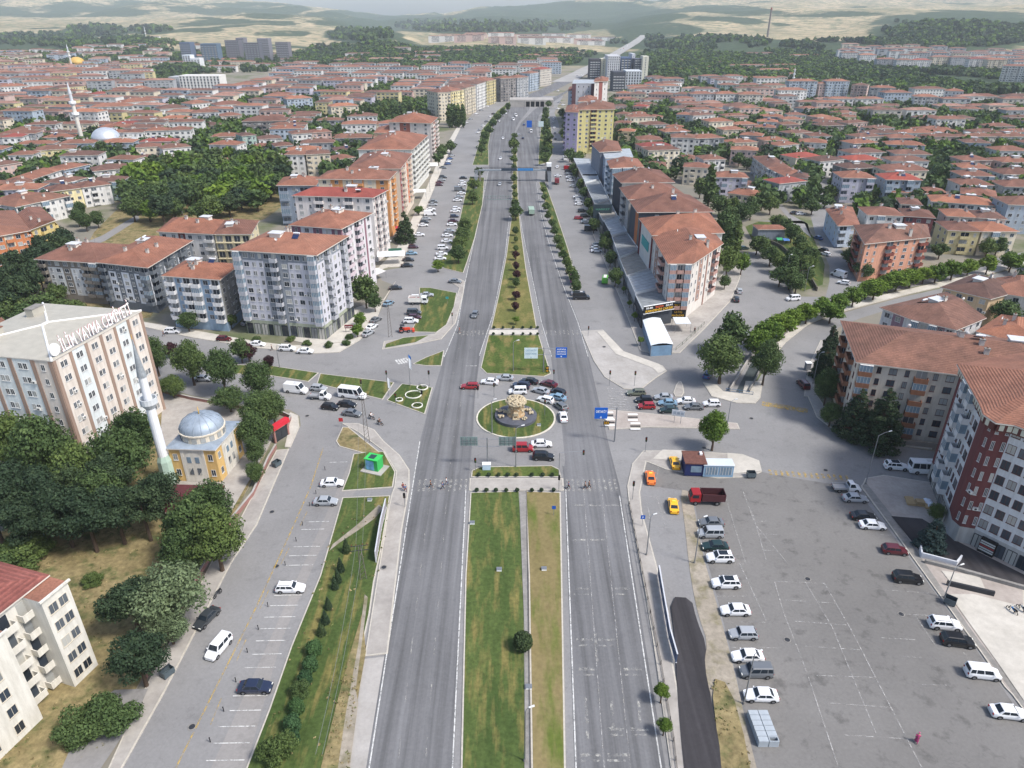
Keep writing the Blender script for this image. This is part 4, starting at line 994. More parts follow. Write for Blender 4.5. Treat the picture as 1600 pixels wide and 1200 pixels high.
# grey blocks left of the junction
GR=(136,142,150); LG=(196,196,204)
bld('apartment_building','large grey apartment block with eight window rows and orange roof at the street corner plaza',[(364,391),(493,399),(541,370)],24.4,8,
 {0:'0g1wp1n0w0b|0w1n1wp0g',1:'1n1n0b1n1w1n1b1n',3:'0w0n0b'},[GR,LG],top=0,g0=4.4,ground_mat=wallmat((158,164,146)),tile=TILEO,winh=1.35,balm=wallmat((176,178,184)),chim=6)
bld('apartment_building','pale blue apartment block with white curved balconies and tiled roof beside the grey corner block',[(257,431),(342,437),(372,414)],15.6,5,
 {0:'1b0n1b1c0w1b',1:'2w2n2w2b',3:'0w0b'},[(146,168,190),(206,208,210),(150,150,146)],g0=2.8,chim=6,balm=wallmat((214,214,214)))
bld('apartment_building','white and grey block with glazed corner balconies, left of the pale blue block',[(154,410),(230,418),(298,377)],14.5,5,
 {0:'0b1w0n1w0n1w0c',1:'1b0n1b0n1b0w',3:'1w0w'},[(104,110,116),(206,210,216)],g0=2.6,top=0,chim=7,tile=TILE)
bld('apartment_building','long white and taupe block with dark windows ending the grey row',[(58,405),(153,411),(205,384)],13.5,5,
 {0:'0b1n1w0w1n1n0b0c',3:'0w'},[(128,122,114),(204,206,206)],g0=2.4,top=0,chim=6)
bld('apartment_building','white four storey block with round attic, behind the pale blue block',[(248,362),(333,366),(352,345)],12.5,4,{0:'0w0w1n0w0w0b',1:'0ww'},[(206,206,204),(120,70,66)],g0=1,chim=4)
bld('apartment_building','cream block with railed terrace and gable behind the grey corner block',[(335,366),(390,366),(402,346)],12.5,4,{0:'0r0r0r0r',1:'0w0w'},[(214,204,172)],g0=1,chim=4)
bld('apartment_building','pink and white tower with stacked rounded balconies next to the grey corner block',[(455,352),(532,358),(579,334)],23.5,8,{0:'1n0w1n0n1n',1:'1|0b0n0b0n1|0w'},[(206,204,206),(140,104,116)],g0=3,balm=wallmat((204,190,196)),chim=6)
bld('apartment_building','white block with bright red roof and pink lower band, facing the service road',[(460,306),(582,309),(603,298)],23.5,8,{0:'0w0n0b0w0n0b0n0w',1:'0n1b0n1b0n0n'},[(214,208,204),(176,150,150)],g0=3.5,tile=TILER,chim=7)
bld('apartment_building','blue grey block with flat bands beside the dense park',[(434,290),(492,290),(500,278)],17,5,{0:'0c0w0c0.',3:'0w0w'},[(140,152,166)],g0=1,chim=4)
bld('apartment_building','orange apartment block with cream stripes facing the service road',[(497,280),(606,281),(618,269)],23,8,{0:'1w0w1n0b1w0w',1:'0n1n0b1n0n'},[(198,142,92),(210,198,176)],g0=3.5,chim=5)
bld('apartment_building','cream and red striped apartment block beyond the orange one',[(545,264),(624,264),(642,241)],23,8,{0:'0w0n0w',1:'1n0b1n0n2n0b1n'},[(212,200,184),(130,58,64),(196,110,66)],g0=3.5,chim=5)
bld('apartment_building','white apartment block with long balconies beyond the red striped one',[(560,234),(643,234),(667,212)],22,7,{0:'0w0w0n',1:'0b0b0b0b0b0b'},[(216,216,210)],g0=3.5,chim=4)
bld('apartment_building','grey and white tower with brown stripe at the end of the service road row',[(608,191),(673,193),(683,184)],23,8,{0:'0w1w0w0w',1:'0b1n0b'},[(204,196,190),(150,96,84)],g0=3.5,chim=4)
bld('apartment_building','peach apartment block behind the white balconied one',[(585,208),(664,208),(668,199)],17,6,{0:'0w0w0w0w',1:'0w0w'},[(210,180,150)],g0=2,chim=5)
bld('apartment_building','orange five storey block at the left photo edge',[(-50,378),(44,361),(20,330)],14,5,{0:'0w1w0n0w1b0w0n',1:'1b0w'},[(188,124,86),(206,194,168)],g0=1,tile=TILEO,chim=5)
bld('apartment_building','yellow five storey block beside the orange one, left of the pines',[(48,359),(84,345),(62,325)],13,4,{0:'0w0b0w',1:'0b0w'},[(206,186,126)],g0=1,chim=3)
# centre right corner building and the blocks behind it
t=bld('apartment_building','cream and brown corner apartment block with pointed roof and gold lettered black sign',[(1046,412),(1081,412),(1127,381),(1108,359),(1021,369)],17,5,
 {0:'0g0b0g',1:'0n0n1n0n2|0n1b0n',4:'0n1n0n0b0n'},[(208,203,196),(162,134,122),(146,114,104)],g0=3.2,balm=wallmat((176,142,132)),chim=4,tile=TILE)
q=eave([(1046,412),(1081,412)],17); cq=sum(eave([(1046,412),(1081,412),(1127,381),(1108,359),(1021,369)],17),Vector((0,0,0)))/5
a=q[0]-cq;b_=q[1]-cq; dd=(b_-a).normalized(); an=math.atan2(dd.y,dd.x); mid=a+(b_-a)*.62; GOLD=paint((214,168,52),.5,.05); BLK=paint((22,22,24),.5)
b=MB(); b.box(-2.4,-.35,0,2.4,-.14,4.6,BLK); so=b.obj('shop_sign',t); so.location=(mid.x,mid.y,.3); so.rotation_euler=(0,0,an)
for i,s in enumerate(('TEKSTİL','FABRİKA','SATIŞ','MAĞAZASI')): signtext(so,s,.85,(0,-.4,3.75-i*1.08),0,GOLD,3.6 if i!=2 else 2.4,.03)
bR=dict(g0=6,chim=3,winh=1.3)
def rb(lab,p,h,f,s,w,**k): bld('apartment_building',lab,p,h,f,s,w,**{**bR,**k})
t=None
rb('large red roofed block with white side wall and turquoise banner behind the corner building',[(1021,368),(1129,364),(1106,334),(1001,342)],17.6,4,{3:'1|0..0.1|',0:'0w0n',1:'0w0b0w'},[(206,206,202),(100,36,40)])
qq=eave([(1021,368),(1129,364),(1106,334),(1001,342)],17.6); 
b=MB(); dl=(qq[0]-qq[3]); Ld=dl.length; dl.normalize(); b.box(-Ld*.26,-.2,-1.6,Ld*.26,-.05,1.6,paint((52,150,150),.6)); so=b.obj('banner'); m_=(qq[0]+qq[3])/2
so.location=(m_.x,m_.y,12); so.rotation_euler=(0,0,math.atan2(dl.y,dl.x)); tag(so,'turquoise banner high on the white side wall','banner')
rb('red roofed block with dark slate front, third behind the corner building',[(998,332),(1113,331),(1076,306),(986,315)],18,4,{3:'0.0.1.',0:'0w0w',1:'0w0w'},[(74,80,88),(178,110,70)])
rb('red roofed block with grey balconies facing the shops, between two dark fronted blocks',[(983,312),(1071,307),(1046,289),(970,294)],18,4,{3:'0n0b0n',0:'0w0w',1:'0w'},[(160,160,160)])
rb('red roofed block with black cladding, fifth along the shop row',[(972,286),(1052,285),(1030,267),(959,273)],18,4,{3:'0.0.',0:'1w1n',1:'0w'},[(64,68,76),(204,196,186)])
rb('blue grey block with white roof edge and red tiles beyond the black clad block',[(955,263),(1004,261),(995,249),(950,252)],18,4,{3:'0b0n0b',0:'0g0g0g'},[(158,170,182)],tile=TILE)
rb('grey office block with flat white roof in the shop row',[(946,248),(989,246),(984,233),(940,235)],17,4,{3:'0n0.0n',0:'0w0w'},[(136,150,168)],roof='flat',tile=METALR)
rb('slate block with steep orange roof at the far end of the shop row',[(938,238),(970,236),(964,222),(925,225)],18,4,{3:'0.0.',0:'0n0n'},[(130,136,146)],tile=TILEO)
# row of low shops with metal roofs
AR=[(896,248),(914,286),(929,318),(943,345),(956,369),(968,402),(980,432),(992,459),(1004,484)]; AI=[(922,249),(936,280),(952,310),(966,338),(980,363),(999,389),(1017,420),(1034,449),(1052,476)]
AC=[(150,140,130),(110,100,96),(120,128,134),(60,66,72),(150,156,160),(130,138,144),(168,172,176),(70,74,80)]
for i in range(8):
    h=6.; q=eave([AR[i],AR[i+1],AI[i+1],AI[i]],h); q=ccw([p for p in q]); c=sum(q,Vector((0,0,0)))/4
    t=thing('shop_building','low %s fronted shop with metal roof, %s from the near end'%(['tan','brown','slate','charcoal','silver','blue grey','light grey','black'][i],ordn(7-i)),'shop',(c.x,c.y,0),0,'low shops along the right service road')
    W2=MB(); z=h-(i%3)*.35; q2=inset([p-c for p in q],.12); W2.prism([(p.x,p.y) for p in q2],0,z,wallmat(AC[i]),[METALR,paint((132,136,138),.6,.3),paint((150,146,138),.6,.3)][i%3]); W2.obj('wall',t)
    R2=MB(); q3=[q2[0].lerp(q2[1],.02),q2[1],q2[2],q2[3]]
    for e in range(4):
        a,b_=q2[e],q2[(e+1)%4]; dd=(b_-a).normalized()
        R2.box(0,-.12,0,(b_-a).length,.0,.45,paint((200,204,206),.5),Matrix.Translation((a.x,a.y,z))@Matrix.Rotation(math.atan2(dd.y,dd.x),4,'Z'))
    cen=(q2[0]+q2[2])/2
    for k in range(7):
        f=(k+.5)/7; a=q2[0].lerp(q2[1],f); b_=q2[3].lerp(q2[2],f); R2.tube([(a.x,a.y,z+.03),(b_.x,b_.y,z+.03)],.05,STEEL,4,False)
    R2.obj('roof',t); FOOT.append((c.x,c.y,9))
    # street front windows on the long outer edge
    a,b_=P(*AR[i],h),P(*AR[i+1],h); a.z=b_.z=0; dd=(b_-a).normalized(); Lx=(b_-a).length
    for k in range(3):
        p=a+dd*Lx*(k+.5)/3-c; place(t,'shop_window',shopmesh(Lx/3*.84,3.0),(p.x-dd.y*-.05,p.y,.15),math.atan2(dd.y,dd.x))
    if i==7:
        a,b_=P(1005,485,6),P(1052,477,6); a.z=b_.z=0; dd=(b_-a).normalized(); L=(b_-a).length; p=(a+b_)/2-c; an=math.atan2(dd.y,dd.x)
        b=MB(); b.box(-L/2,-.45,0,L/2,-.2,2.1,BLK); b.box(-L/2-.1,-.5,2.1,L/2+.1,-.15,2.25,LWt); b.box(-L/2-.1,-.5,-.15,L/2+.1,-.15,0,LWt); so=b.obj('shop_sign',t); so.location=(p.x,p.y,5.1); so.rotation_euler=(0,0,an)
        signtext(so,'KARADENİZ ÇARŞISI',.95,(0,-.5,.25),0,GOLD,L*.9); signtext(so,'50-60',.75,(-L*.33,-.5,1.25),0,LWt,L*.22); signtext(so,'50-41',.75,(L*.33,-.5,1.25),0,LWt,L*.22); signtext(so,'İNDİRİM',.7,(0,-.5,1.25),0,paint((206,96,60)),L*.26)
# white canopy tent and small awning beside the corner building
q=eave([(1017,540),(1052,538),(1032,497),(1004,500)],3.2); c=sum(q,Vector((0,0,0)))/4
t=thing('market_canopy','long white arched canopy on blue glazed sides at the tip of the shop pavement','canopy',(c.x,c.y,0)); b=MB(); lc=[p-c for p in q]
for k in range(6):
    f0,f1=k/6,(k+1)/6; z0,z1=3.2+math.sin(f0*pi)*.5,3.2+math.sin(f1*pi)*.5
    a,b1,c1,d1=lc[0].lerp(lc[1],f0),lc[0].lerp(lc[1],f1),lc[3].lerp(lc[2],f1),lc[3].lerp(lc[2],f0); b.quad((a.x,a.y,z0),(b1.x,b1.y,z1),(c1.x,c1.y,z1),(d1.x,d1.y,z0),paint((222,228,232),.4,.06))
b.obj('canopy_sheet',t); b=MB(); q2=inset(lc,.15)
for e in(0,3,1): a,b1=q2[e],q2[(e+1)%4]; b.quad((a.x,a.y,0),(b1.x,b1.y,0),(b1.x,b1.y,3),(a.x,a.y,3),paint((120,150,176),.2,.2))
b.obj('glazed_side',t)
for p in q2:
    b=MB(); b.tube([(0,0,0),(0,0,3.2)],.08,STEEL,6); o=b.obj('post',t); o.location=(p.x,p.y,0)
q=eave([(1056,506),(1080,506),(1074,496),(1051,496)],3); c=sum(q,Vector((0,0,0)))/4; t=thing('awning','small white flat awning below the gold lettered sign','awning',(c.x,c.y,0)); b=MB(); b.prism([(p.x-c.x,p.y-c.y) for p in q],3,3.1,paint((216,222,224),.5)); b.obj('awning_sheet',t)
for p in q: b=MB(); b.tube([(0,0,0),(0,0,3)],.05,STEEL,5); o=b.obj('post',t); o.location=(p.x-c.x,p.y-c.y,0)
# right side
bld('apartment_building','salmon pink apartment block with brown balconies above the canal road trees',[(1353,381),(1450,371),(1446,352),(1336,353)],hz(1350,440,381),5,{0:'0n0n0.0b0n0w0n0b',3:'0n0b0n',1:'0.'},[(204,152,128)],g0=1,balm=wallmat((128,76,68)),chim=6,tile=TILED)
bld('apartment_building','pale blue three storey house with tiled hip roof beside the salmon block',[(1311,353),(1341,352),(1330,325),(1292,328)],hz(1318,387,353),3,{0:'0b0w',3:'0w0n0w'},[(186,198,212)],g0=.6)
hB=hz(1322,672,565)
bld('apartment_building','long beige apartment block with brown balconies and dark tiled roof behind the two firs',[(1342,566),(1650,604),(1650,540),(1318,504)],hB,6,{0:'0g0n0w0n0c0n0w0c0n0w0n0c0w',3:'0n0b0n0b0n'},[(206,196,182)],g0=1.,fr=FRAMEB,balm=wallmat((140,98,76)),chim=8,tile=TILED,winh=1.4)
hz2=11.5
bld('apartment_building','white apartment block with faceted tiled roof and grey parapet above the curved road',[(1380,482),(1424,499),(1492,515),(1536,497),(1478,459)],hz2,4,{0:'0w1w0.',1:'0g0w0g1n0b',2:'0n0w0n0w'},[(204,204,206),(150,124,136)],g0=.5,tile=TILED,chim=6)
bld('apartment_building','white house with orange tiles and dark glazed balconies at the right photo edge',[(1530,519),(1640,548),(1640,505),(1568,494)],10.5,3,{0:'0g0n0w0g0w',3:'0w'},[(206,204,200)],g0=.5,tile=TILEO,chim=3)
bld('apartment_building','low house with long brown roof and yellow vent pipe above the white faceted block',[(1474,450),(1546,467),(1600,452),(1525,430)],8.5,3,{0:'0w0w0w0w',1:'0w'},[(196,172,140)],g0=.5,tile=TILED,chim=4)
bld('apartment_building','bright orange roofed house at the right edge above the low brown roof',[(1540,455),(1640,470),(1640,440),(1560,436)],8.5,3,{0:'0w0w0w'},[(210,206,200)],g0=.5,tile=TILEO,chim=3)
# red and white tower at the right
hT=hz(1495,848,660); hT=max(hT,21)
ba=[P(1449,744),P(1475,818),P(1479,836),P(1491,847),P(1514,851),P(1640,914),P(1700,800),P(1640,700)]
RW=(108,64,64); GW=(200,203,206)
t=building('apartment_building','white and dark red apartment tower with rounded corner and red window frames, near right','apartment block',ba,hT,7,{0:'1.0n0w0c0n0c0n0w',1:'1.',2:'1.1n1.',3:'1n1.1n',4:'0w0w0w0w0w0w0w'},[GW,RW],g0=3.4,fr=FRAMEB,fr1=FRAMEW,winh=1.6,winw=1.7,balm=wallmat((204,204,204)),chim=6,tile=TILEO,ground_mat=wallmat((170,170,168)),over=.9); mark(ba)
cT=sum(ba,Vector((0,0,0)))/len(ba); b=MB()
for e in range(5):   # dark band of attic windows under the eave
    a,b_=ba[e]-cT,ba[e+1]-cT; d=(b_-a).normalized(); L=(b_-a).length; M4=Matrix.Translation((a.x,a.y,hT-1.5))@Matrix.Rotation(math.atan2(d.y,d.x),4,'Z')
    b.box(0,-.5,0,L,-.02,1.45,FRAMEB,M4)
    for k in range(int(L/1.1)): b.box(.3+k*1.1,-.56,.25,.95+k*1.1,-.501,1.25,paint((196,196,180),.6),M4)
b.obj('attic_window_band',t)
b=MB(); a,b_=ba[4]-cT,ba[5]-cT; d=(b_-a).normalized(); p=a+d*2.6; b.box(-1.1,-.8,0,1.3,-.2,3.,BLK)
for k in range(5): b.box(-1.,-.86,.7+k*.42,1.2,-.801,.95+k*.42,paint((190,190,186)) if k!=2 else paint((150,60,60)))
o=b.obj('entrance_board',t); o.location=(p.x,p.y,0); o.rotation_euler=(0,0,math.atan2(d.y,d.x))
# mosque, minaret, annex
q=eave([(262,701),(335,703),(372,661)],7.6); q.append(q[0]+q[2]-q[1]); mark(q); c=sum(q,Vector((0,0,0)))/4
OCH=(206,172,112); LEAD=paint((156,168,180),.55,.3,.5,.3,name='lead_sheet')
t=building('mosque','ochre mosque with blue lead dome','mosque',q,7.6,2,{0:'0w1|1p2.1|0w',1:'0w1|1p2.1|0w'},[OCH,(208,204,194),(208,204,194)],roof='none',g0=.7,winw=.9,winh=1.4)
t['label']='ochre mosque with grey blue lead dome and white arched bays beside the dormitory'
lc=[p-c for p in q]; b=MB(); hiproof(lc,7.6,.18,.4,LEAD,b); b.obj('roof',t)
b=MB(); rD=min((lc[1]-lc[0]).length,(lc[2]-lc[1]).length)*.455
b.lathe([(rD,7.8),(rD,9.5),(rD*1.05,9.55),(rD*1.05,9.8),(rD*.98,9.8)],wallmat((212,202,184)),32); b.obj('drum',t)
b=MB()
for k in range(16): a=k*2*pi/16; b.box(-.45,-.04,8.3,.45,.06,9.3,WIN,Matrix.Rotation(a,4,'Z')@Matrix.Translation((0,-rD-.03,0)))
b.obj('drum_windows',t)
b=MB(); b.lathe([(rD*.99*math.cos(a),9.8+rD*.66*math.sin(a)) for a in np.linspace(0,pi/2,12)],LEAD,32); b.tube([(0,0,9.8+rD*.64),(0,0,11.4+rD*.64)],[.14,.03],GOLD,6)
for k in range(16):
    a=k*2*pi/16; b.tube([(rD*1.0*math.cos(e)*math.cos(a),rD*1.0*math.cos(e)*math.sin(a),9.8+rD*.67*math.sin(e)) for e in np.linspace(0,1.45,8)],.05,LEAD,4,False)
b.obj('dome',t,True)
for k,(fx,fy) in enumerate(((-.62,.5),(-.75,.15),(-.3,.8))):
    b=MB(); r=1.7; b.lathe([(r*math.cos(a),7.8+r*.8*math.sin(a)) for a in np.linspace(0,pi/2,7)],LEAD,16); o=b.obj('small_dome',t,True); p=(lc[3]*-fx*.8 if fx<0 else lc[3]*fx)+(lc[0]-lc[3])*fy*.4; o.location=(p.x,p.y,0)
for e in(0,1):  # arched portals
    a,b_=lc[e],lc[e+1]; d=(b_-a).normalized(); m_=(a+b_)/2; b=MB()
    pts=[(-2,0),(2,0)]+[(2*math.cos(x),4.6+2*math.sin(x)) for x in np.linspace(0,pi,10)]
    b.add([(x,-.14,z) for x,z in pts],[tuple(range(len(pts)))],wallmat((208,204,194)))
    for x in(-.8,.8): b.box(x-.4,-.2,1.6,x+.4,-.145,3.1,WIN); b.box(x-.4,-.2,4.3,x+.4,-.145,5.6,GLASSB)
    o=b.obj('portal',t); o.location=(m_.x,m_.y,.3); o.rotation_euler=(0,0,math.atan2(d.y,d.x))
p=P(266,754); t=thing('minaret','slender white minaret with grey conical cap and green base beside the mosque','minaret',p); WH=paint((222,224,226),.7,.1)
b=MB(); b.lathe([(1.4,0),(1.35,5.2),(1.0,6.3)],paint((168,190,176),.8,.2),8); b.obj('base',t); b=MB(); b.lathe([(.92,6.2),(.8,17)],WH,16); b.obj('shaft',t)
b=MB(); b.lathe([(.88,16.6),(1.5,17.6),(1.5,18.7),(1.35,18.7),(1.35,17.7),(.85,17.7)],paint((200,204,206),.7),16); b.obj('balcony',t); b=MB(); b.lathe([(.74,17.7),(.68,23)],WH,16); b.obj('upper_shaft',t); b=MB(); b.lathe([(.8,23),(.04,30.4)],paint((146,152,156),.6,.3,2),16); b.tube([(0,0,30.2),(0,0,31.2)],.05,GOLD,5); b.obj('cap',t)
q=[P(262,800,2.8),P(330,798,2.8),P(348,762,2.8),P(262,760,2.8)]; [setattr(x,'z',0) for x in q]; c=sum(q,Vector((0,0,0)))/4
t=thing('annex_building','low annex with dark maroon roof below the mosque','annex',(c.x,c.y,0)); b=MB(); lc=[x-c for x in q]; b.prism([(x.x,x.y) for x in lc],0,2.8,wallmat((206,204,200))); b.obj('wall',t); b=MB(); e,rise=hiproof(lc,2.8,.2,.4,paint((92,46,50),.7,.15),b); ro=b.obj('roof',t)
b=rsmesh('solar_heater'); o=mkobj('solar_heater',b,ro); o.location=(lc[1].x-1.5,lc[1].y+1.5,4.2)
# tall landmarks behind
def stripemat():
    m,t=newmat('window_bands',.3); sx=t.n('ShaderNodeSeparateXYZ'); t.l(t.coord(),sx.inputs[0]); w=t.n('ShaderNodeMath',operation='MULTIPLY'); w.inputs[1].default_value=2*pi/3.2; t.l(sx.outputs[2],w.inputs[0])
    sn=t.n('ShaderNodeMath',operation='SINE'); t.l(w.outputs[0],sn.inputs[0]); t.l(t.ramp(sn.outputs[0],[(.25,lin((54,60,68))),(.42,lin((170,172,172)))]),t.b.inputs[0]); return m
STRIPE=stripemat()
def slabs(name,label,items,cat='building'):
    "items: front eave px a,b, base y, depth, wall colour, window columns"
    a0=P(*items[0][0],0); 
    x0,y0=(items[0][0][0]+items[0][1][0])/2,items[0][2]; g=G(x0,y0); t=thing(name,label,cat,g)
    for (a,b_,by,dep,colr,nc,wl) in items:
        gm=G((a[0]+b_[0])/2,by); u0,u1=(a[0]-800)/FOC,(b_[0]-800)/FOC; vB=(600-by)/FOC; vT=(600-(a[1]+b_[1])/2)/FOC
        tt=gm.y/(ct+vB*st); h=CAMH+(-st+vT*ct)*(gm.y/(ct+vT*st))-gm.z
        xl,xr=u0*tt,u1*tt; m=MB(); W2=xr-xl
        m.box(xl-g.x,gm.y-g.y,-3+gm.z-g.z,xr-g.x,gm.y-g.y+dep,h+gm.z-g.z,wallmat(colr)); m.obj('wall',t)
        fl=int(h/3.2); z0=gm.z-g.z
        for k in range(nc):
            x=xl+W2*(k+.5)/nc-g.x; w=W2/nc*wl; b=MB(); b.box(x-w/2,gm.y-g.y-.12,z0+1,x+w/2,gm.y-g.y-.01,z0+fl*3.2-.4,STRIPE); b.obj('window_column',t)
        FOOT.append(((xl+xr)/2,gm.y+dep/2,max(W2,dep)*.7))
    return t
slabs('hospital_building','pale hospital complex with dark glass blocks above the underpass',[((921,92),(937,93),124,30,(70,68,74),4,.8),((938,92),(946,92),124,28,(208,204,180),1,.1),((948,87),(967,87),126,40,(196,198,202),6,.4),((969,90),(984,90),125,36,(84,100,128),3,.7),((985,84),(990,84),124,36,(196,198,202),1,.1),((990,92),(1002,92),126,30,(96,100,112),3,.7),((1002,88),(1011,88),127,24,(208,206,190),1,.1),((957,113),(975,112),143,30,(72,76,84),4,.8),((976,111),(1001,110),143,26,(196,202,206),6,.55)],'hospital')
for i,(x0,x1,yt,yb,cl) in enumerate(((286,302,66,100,(96,110,132)),(318,343,68,99,(92,112,130)),(356,377,63,97,(104,104,112)),(385,408,67,99,(96,98,106)),(406,423,60,95,(124,124,132)),(434,453,66,97,(112,110,116)),(372,384,59,86,(120,120,128)))):
    slabs('tower_block','dark residential tower block, %s of the tower cluster on the left hills'%('rearmost' if i==6 else ordn(i)+' from the left'),[((x0,yt),(x1,yt),yb,24,cl,5,.5)],'tower block')['group']='tower blocks on the left hillside'
slabs('tower_block','white stepped residential block in front of the leftmost dark tower',[((288,86),(300,86),106,20,(206,212,218),3,.5),((300,91),(314,91),106,20,(212,214,216),3,.4)],'tower block')
slabs('office_building','large white institution block with square windows behind the red roofed quarter',[((284,121),(347,115),146,22,(218,216,212),12,.45),((268,119),(284,121),145,22,(176,178,182),2,.1)],'office building')
h=hz(930,240,172)
bld('apartment_building','tall yellow apartment tower with red brown central strip beside the right service road',[(903,172),(960,171),(958,162)],h,9,{0:'0w0w1b0w0w0n',3:'2n0b2n'},[(200,192,134),(124,70,62),(170,104,86)],g0=3,chim=4,tile=TILED,detail=1)
bld('apartment_building','lilac apartment block left of the yellow tower',[(884,175),(903,176),(905,166)],27,8,{0:'0w0w',3:'0b0w0b'},[(176,166,194)],g0=3,chim=2,detail=1)
bld('apartment_building','white and blue apartment block with red roof behind the yellow tower',[(888,142),(929,142),(930,136)],26,7,{0:'0w0w0w0w',3:'0w0w'},[(186,198,212)],g0=3,chim=2,detail=1)
bld('apartment_building','white tower with red stripe rising behind the yellow tower',[(929,128),(949,127),(950,122)],38,10,{0:'0n1.0n',3:'0n'},[(206,204,200),(142,92,86)],g0=3,chim=1,detail=1)
bld('apartment_building','block with flat white roof and maroon corners beside the underpass road',[(894,131),(930,131),(931,125)],34,8,{0:'1.0n0n0n1.'},[(190,190,194),(104,74,78)],g0=3,roof='flat',tile=METALR,detail=1)
bld('apartment_building','small white red roofed block tucked behind the yellow tower',[(904,159),(931,158),(932,152)],27,8,{0:'0w0w0w'},[(210,210,210)],g0=3,chim=2,detail=1)
# ------------------------------------------------ town houses
FW={1:'one',2:'two',3:'three',4:'four',5:'five',6:'six',7:'seven',8:'eight'}
LAB={}
def uniq(s):
    LAB[s]=LAB.get(s,0)+1
    return s if LAB[s]==1 else None
nhouse=[0]
# xa ya xb yb n depth floors colours : front eave pixels, left to right
MIDL='''24 324 110 306 1 13 3 w
-30 328 74 303 2 12 3 l w
80 300 172 288 2 12 3 y w
-30 293 50 285 2 12 3 l c
50 281 98 265 1 12 3 w
100 266 140 257 1 12 3 b
100 287 136 278 1 12 3 w
138 285 188 284 1 12 3 t
146 268 210 262 1 12 3 w
52 236 118 232 1 13 3 y
12 243 50 242 1 12 3 w
-20 262 34 254 1 12 3 p
166 249 208 250 1 11 3 w
212 250 250 246 1 11 2 g
212 231 250 229 1 12 3 c
254 233 298 229 1 12 3 w
160 208 222 207 2 12 4 g w
226 205 298 203 2 12 4 w w
64 208 120 208 2 12 3 p t
14 204 60 203 1 12 4 p
-30 216 34 214 2 12 4 g w
246 254 288 252 1 11 2 w
292 256 334 252 1 11 2 c
338 256 376 251 1 11 2 w
326 226 370 227 1 12 4 w
378 213 400 211 1 12 4 t
330 214 374 213 1 12 3 c
404 218 440 216 1 12 3 w
396 231 426 229 1 12 2 w
430 229 458 227 1 12 3 g
456 210 518 206 2 13 4 w p
444 242 475 242 1 12 4 w
478 242 516 240 1 12 4 c
520 215 560 214 1 12 2 b
524 236 556 234 1 12 2 g
524 250 556 246 1 12 2 w
420 248 442 248 1 11 2 s
308 196 340 196 1 12 2 c
378 190 446 189 1 20 4 k
345 182 378 180 1 14 3 s
300 177 342 175 1 14 4 g
448 155 488 153 1 14 5 b
492 160 514 160 1 14 5 y
517 167 560 165 1 14 5 c
140 168 206 166 1 18 4 w
192 161 248 157 1 18 4 w
250 171 296 168 1 18 4 w
300 163 332 160 1 18 4 w
338 165 386 162 1 18 4 w
30 155 112 153 3 14 4 k p k
116 150 176 146 2 14 4 w l
180 140 236 137 2 14 4 g c
0 136 44 134 1 14 5 w
48 140 90 136 1 14 5 b
92 138 134 134 1 14 5 y
140 134 172 131 1 14 4 l
684 145 704 144 1 24 8 c
705 143 725 140 1 20 8 y
727 138 743 134 1 20 8 c
745 132 759 128 1 20 8 w
761 127 775 124 1 20 8 y
782 123 806 122 1 16 8 k
808 122 826 120 1 16 8 g
828 115 842 113 1 14 7 b
844 109 862 107 1 16 7 s
575 223 612 222 1 12 3 g
566 196 604 194 1 12 3 c'''
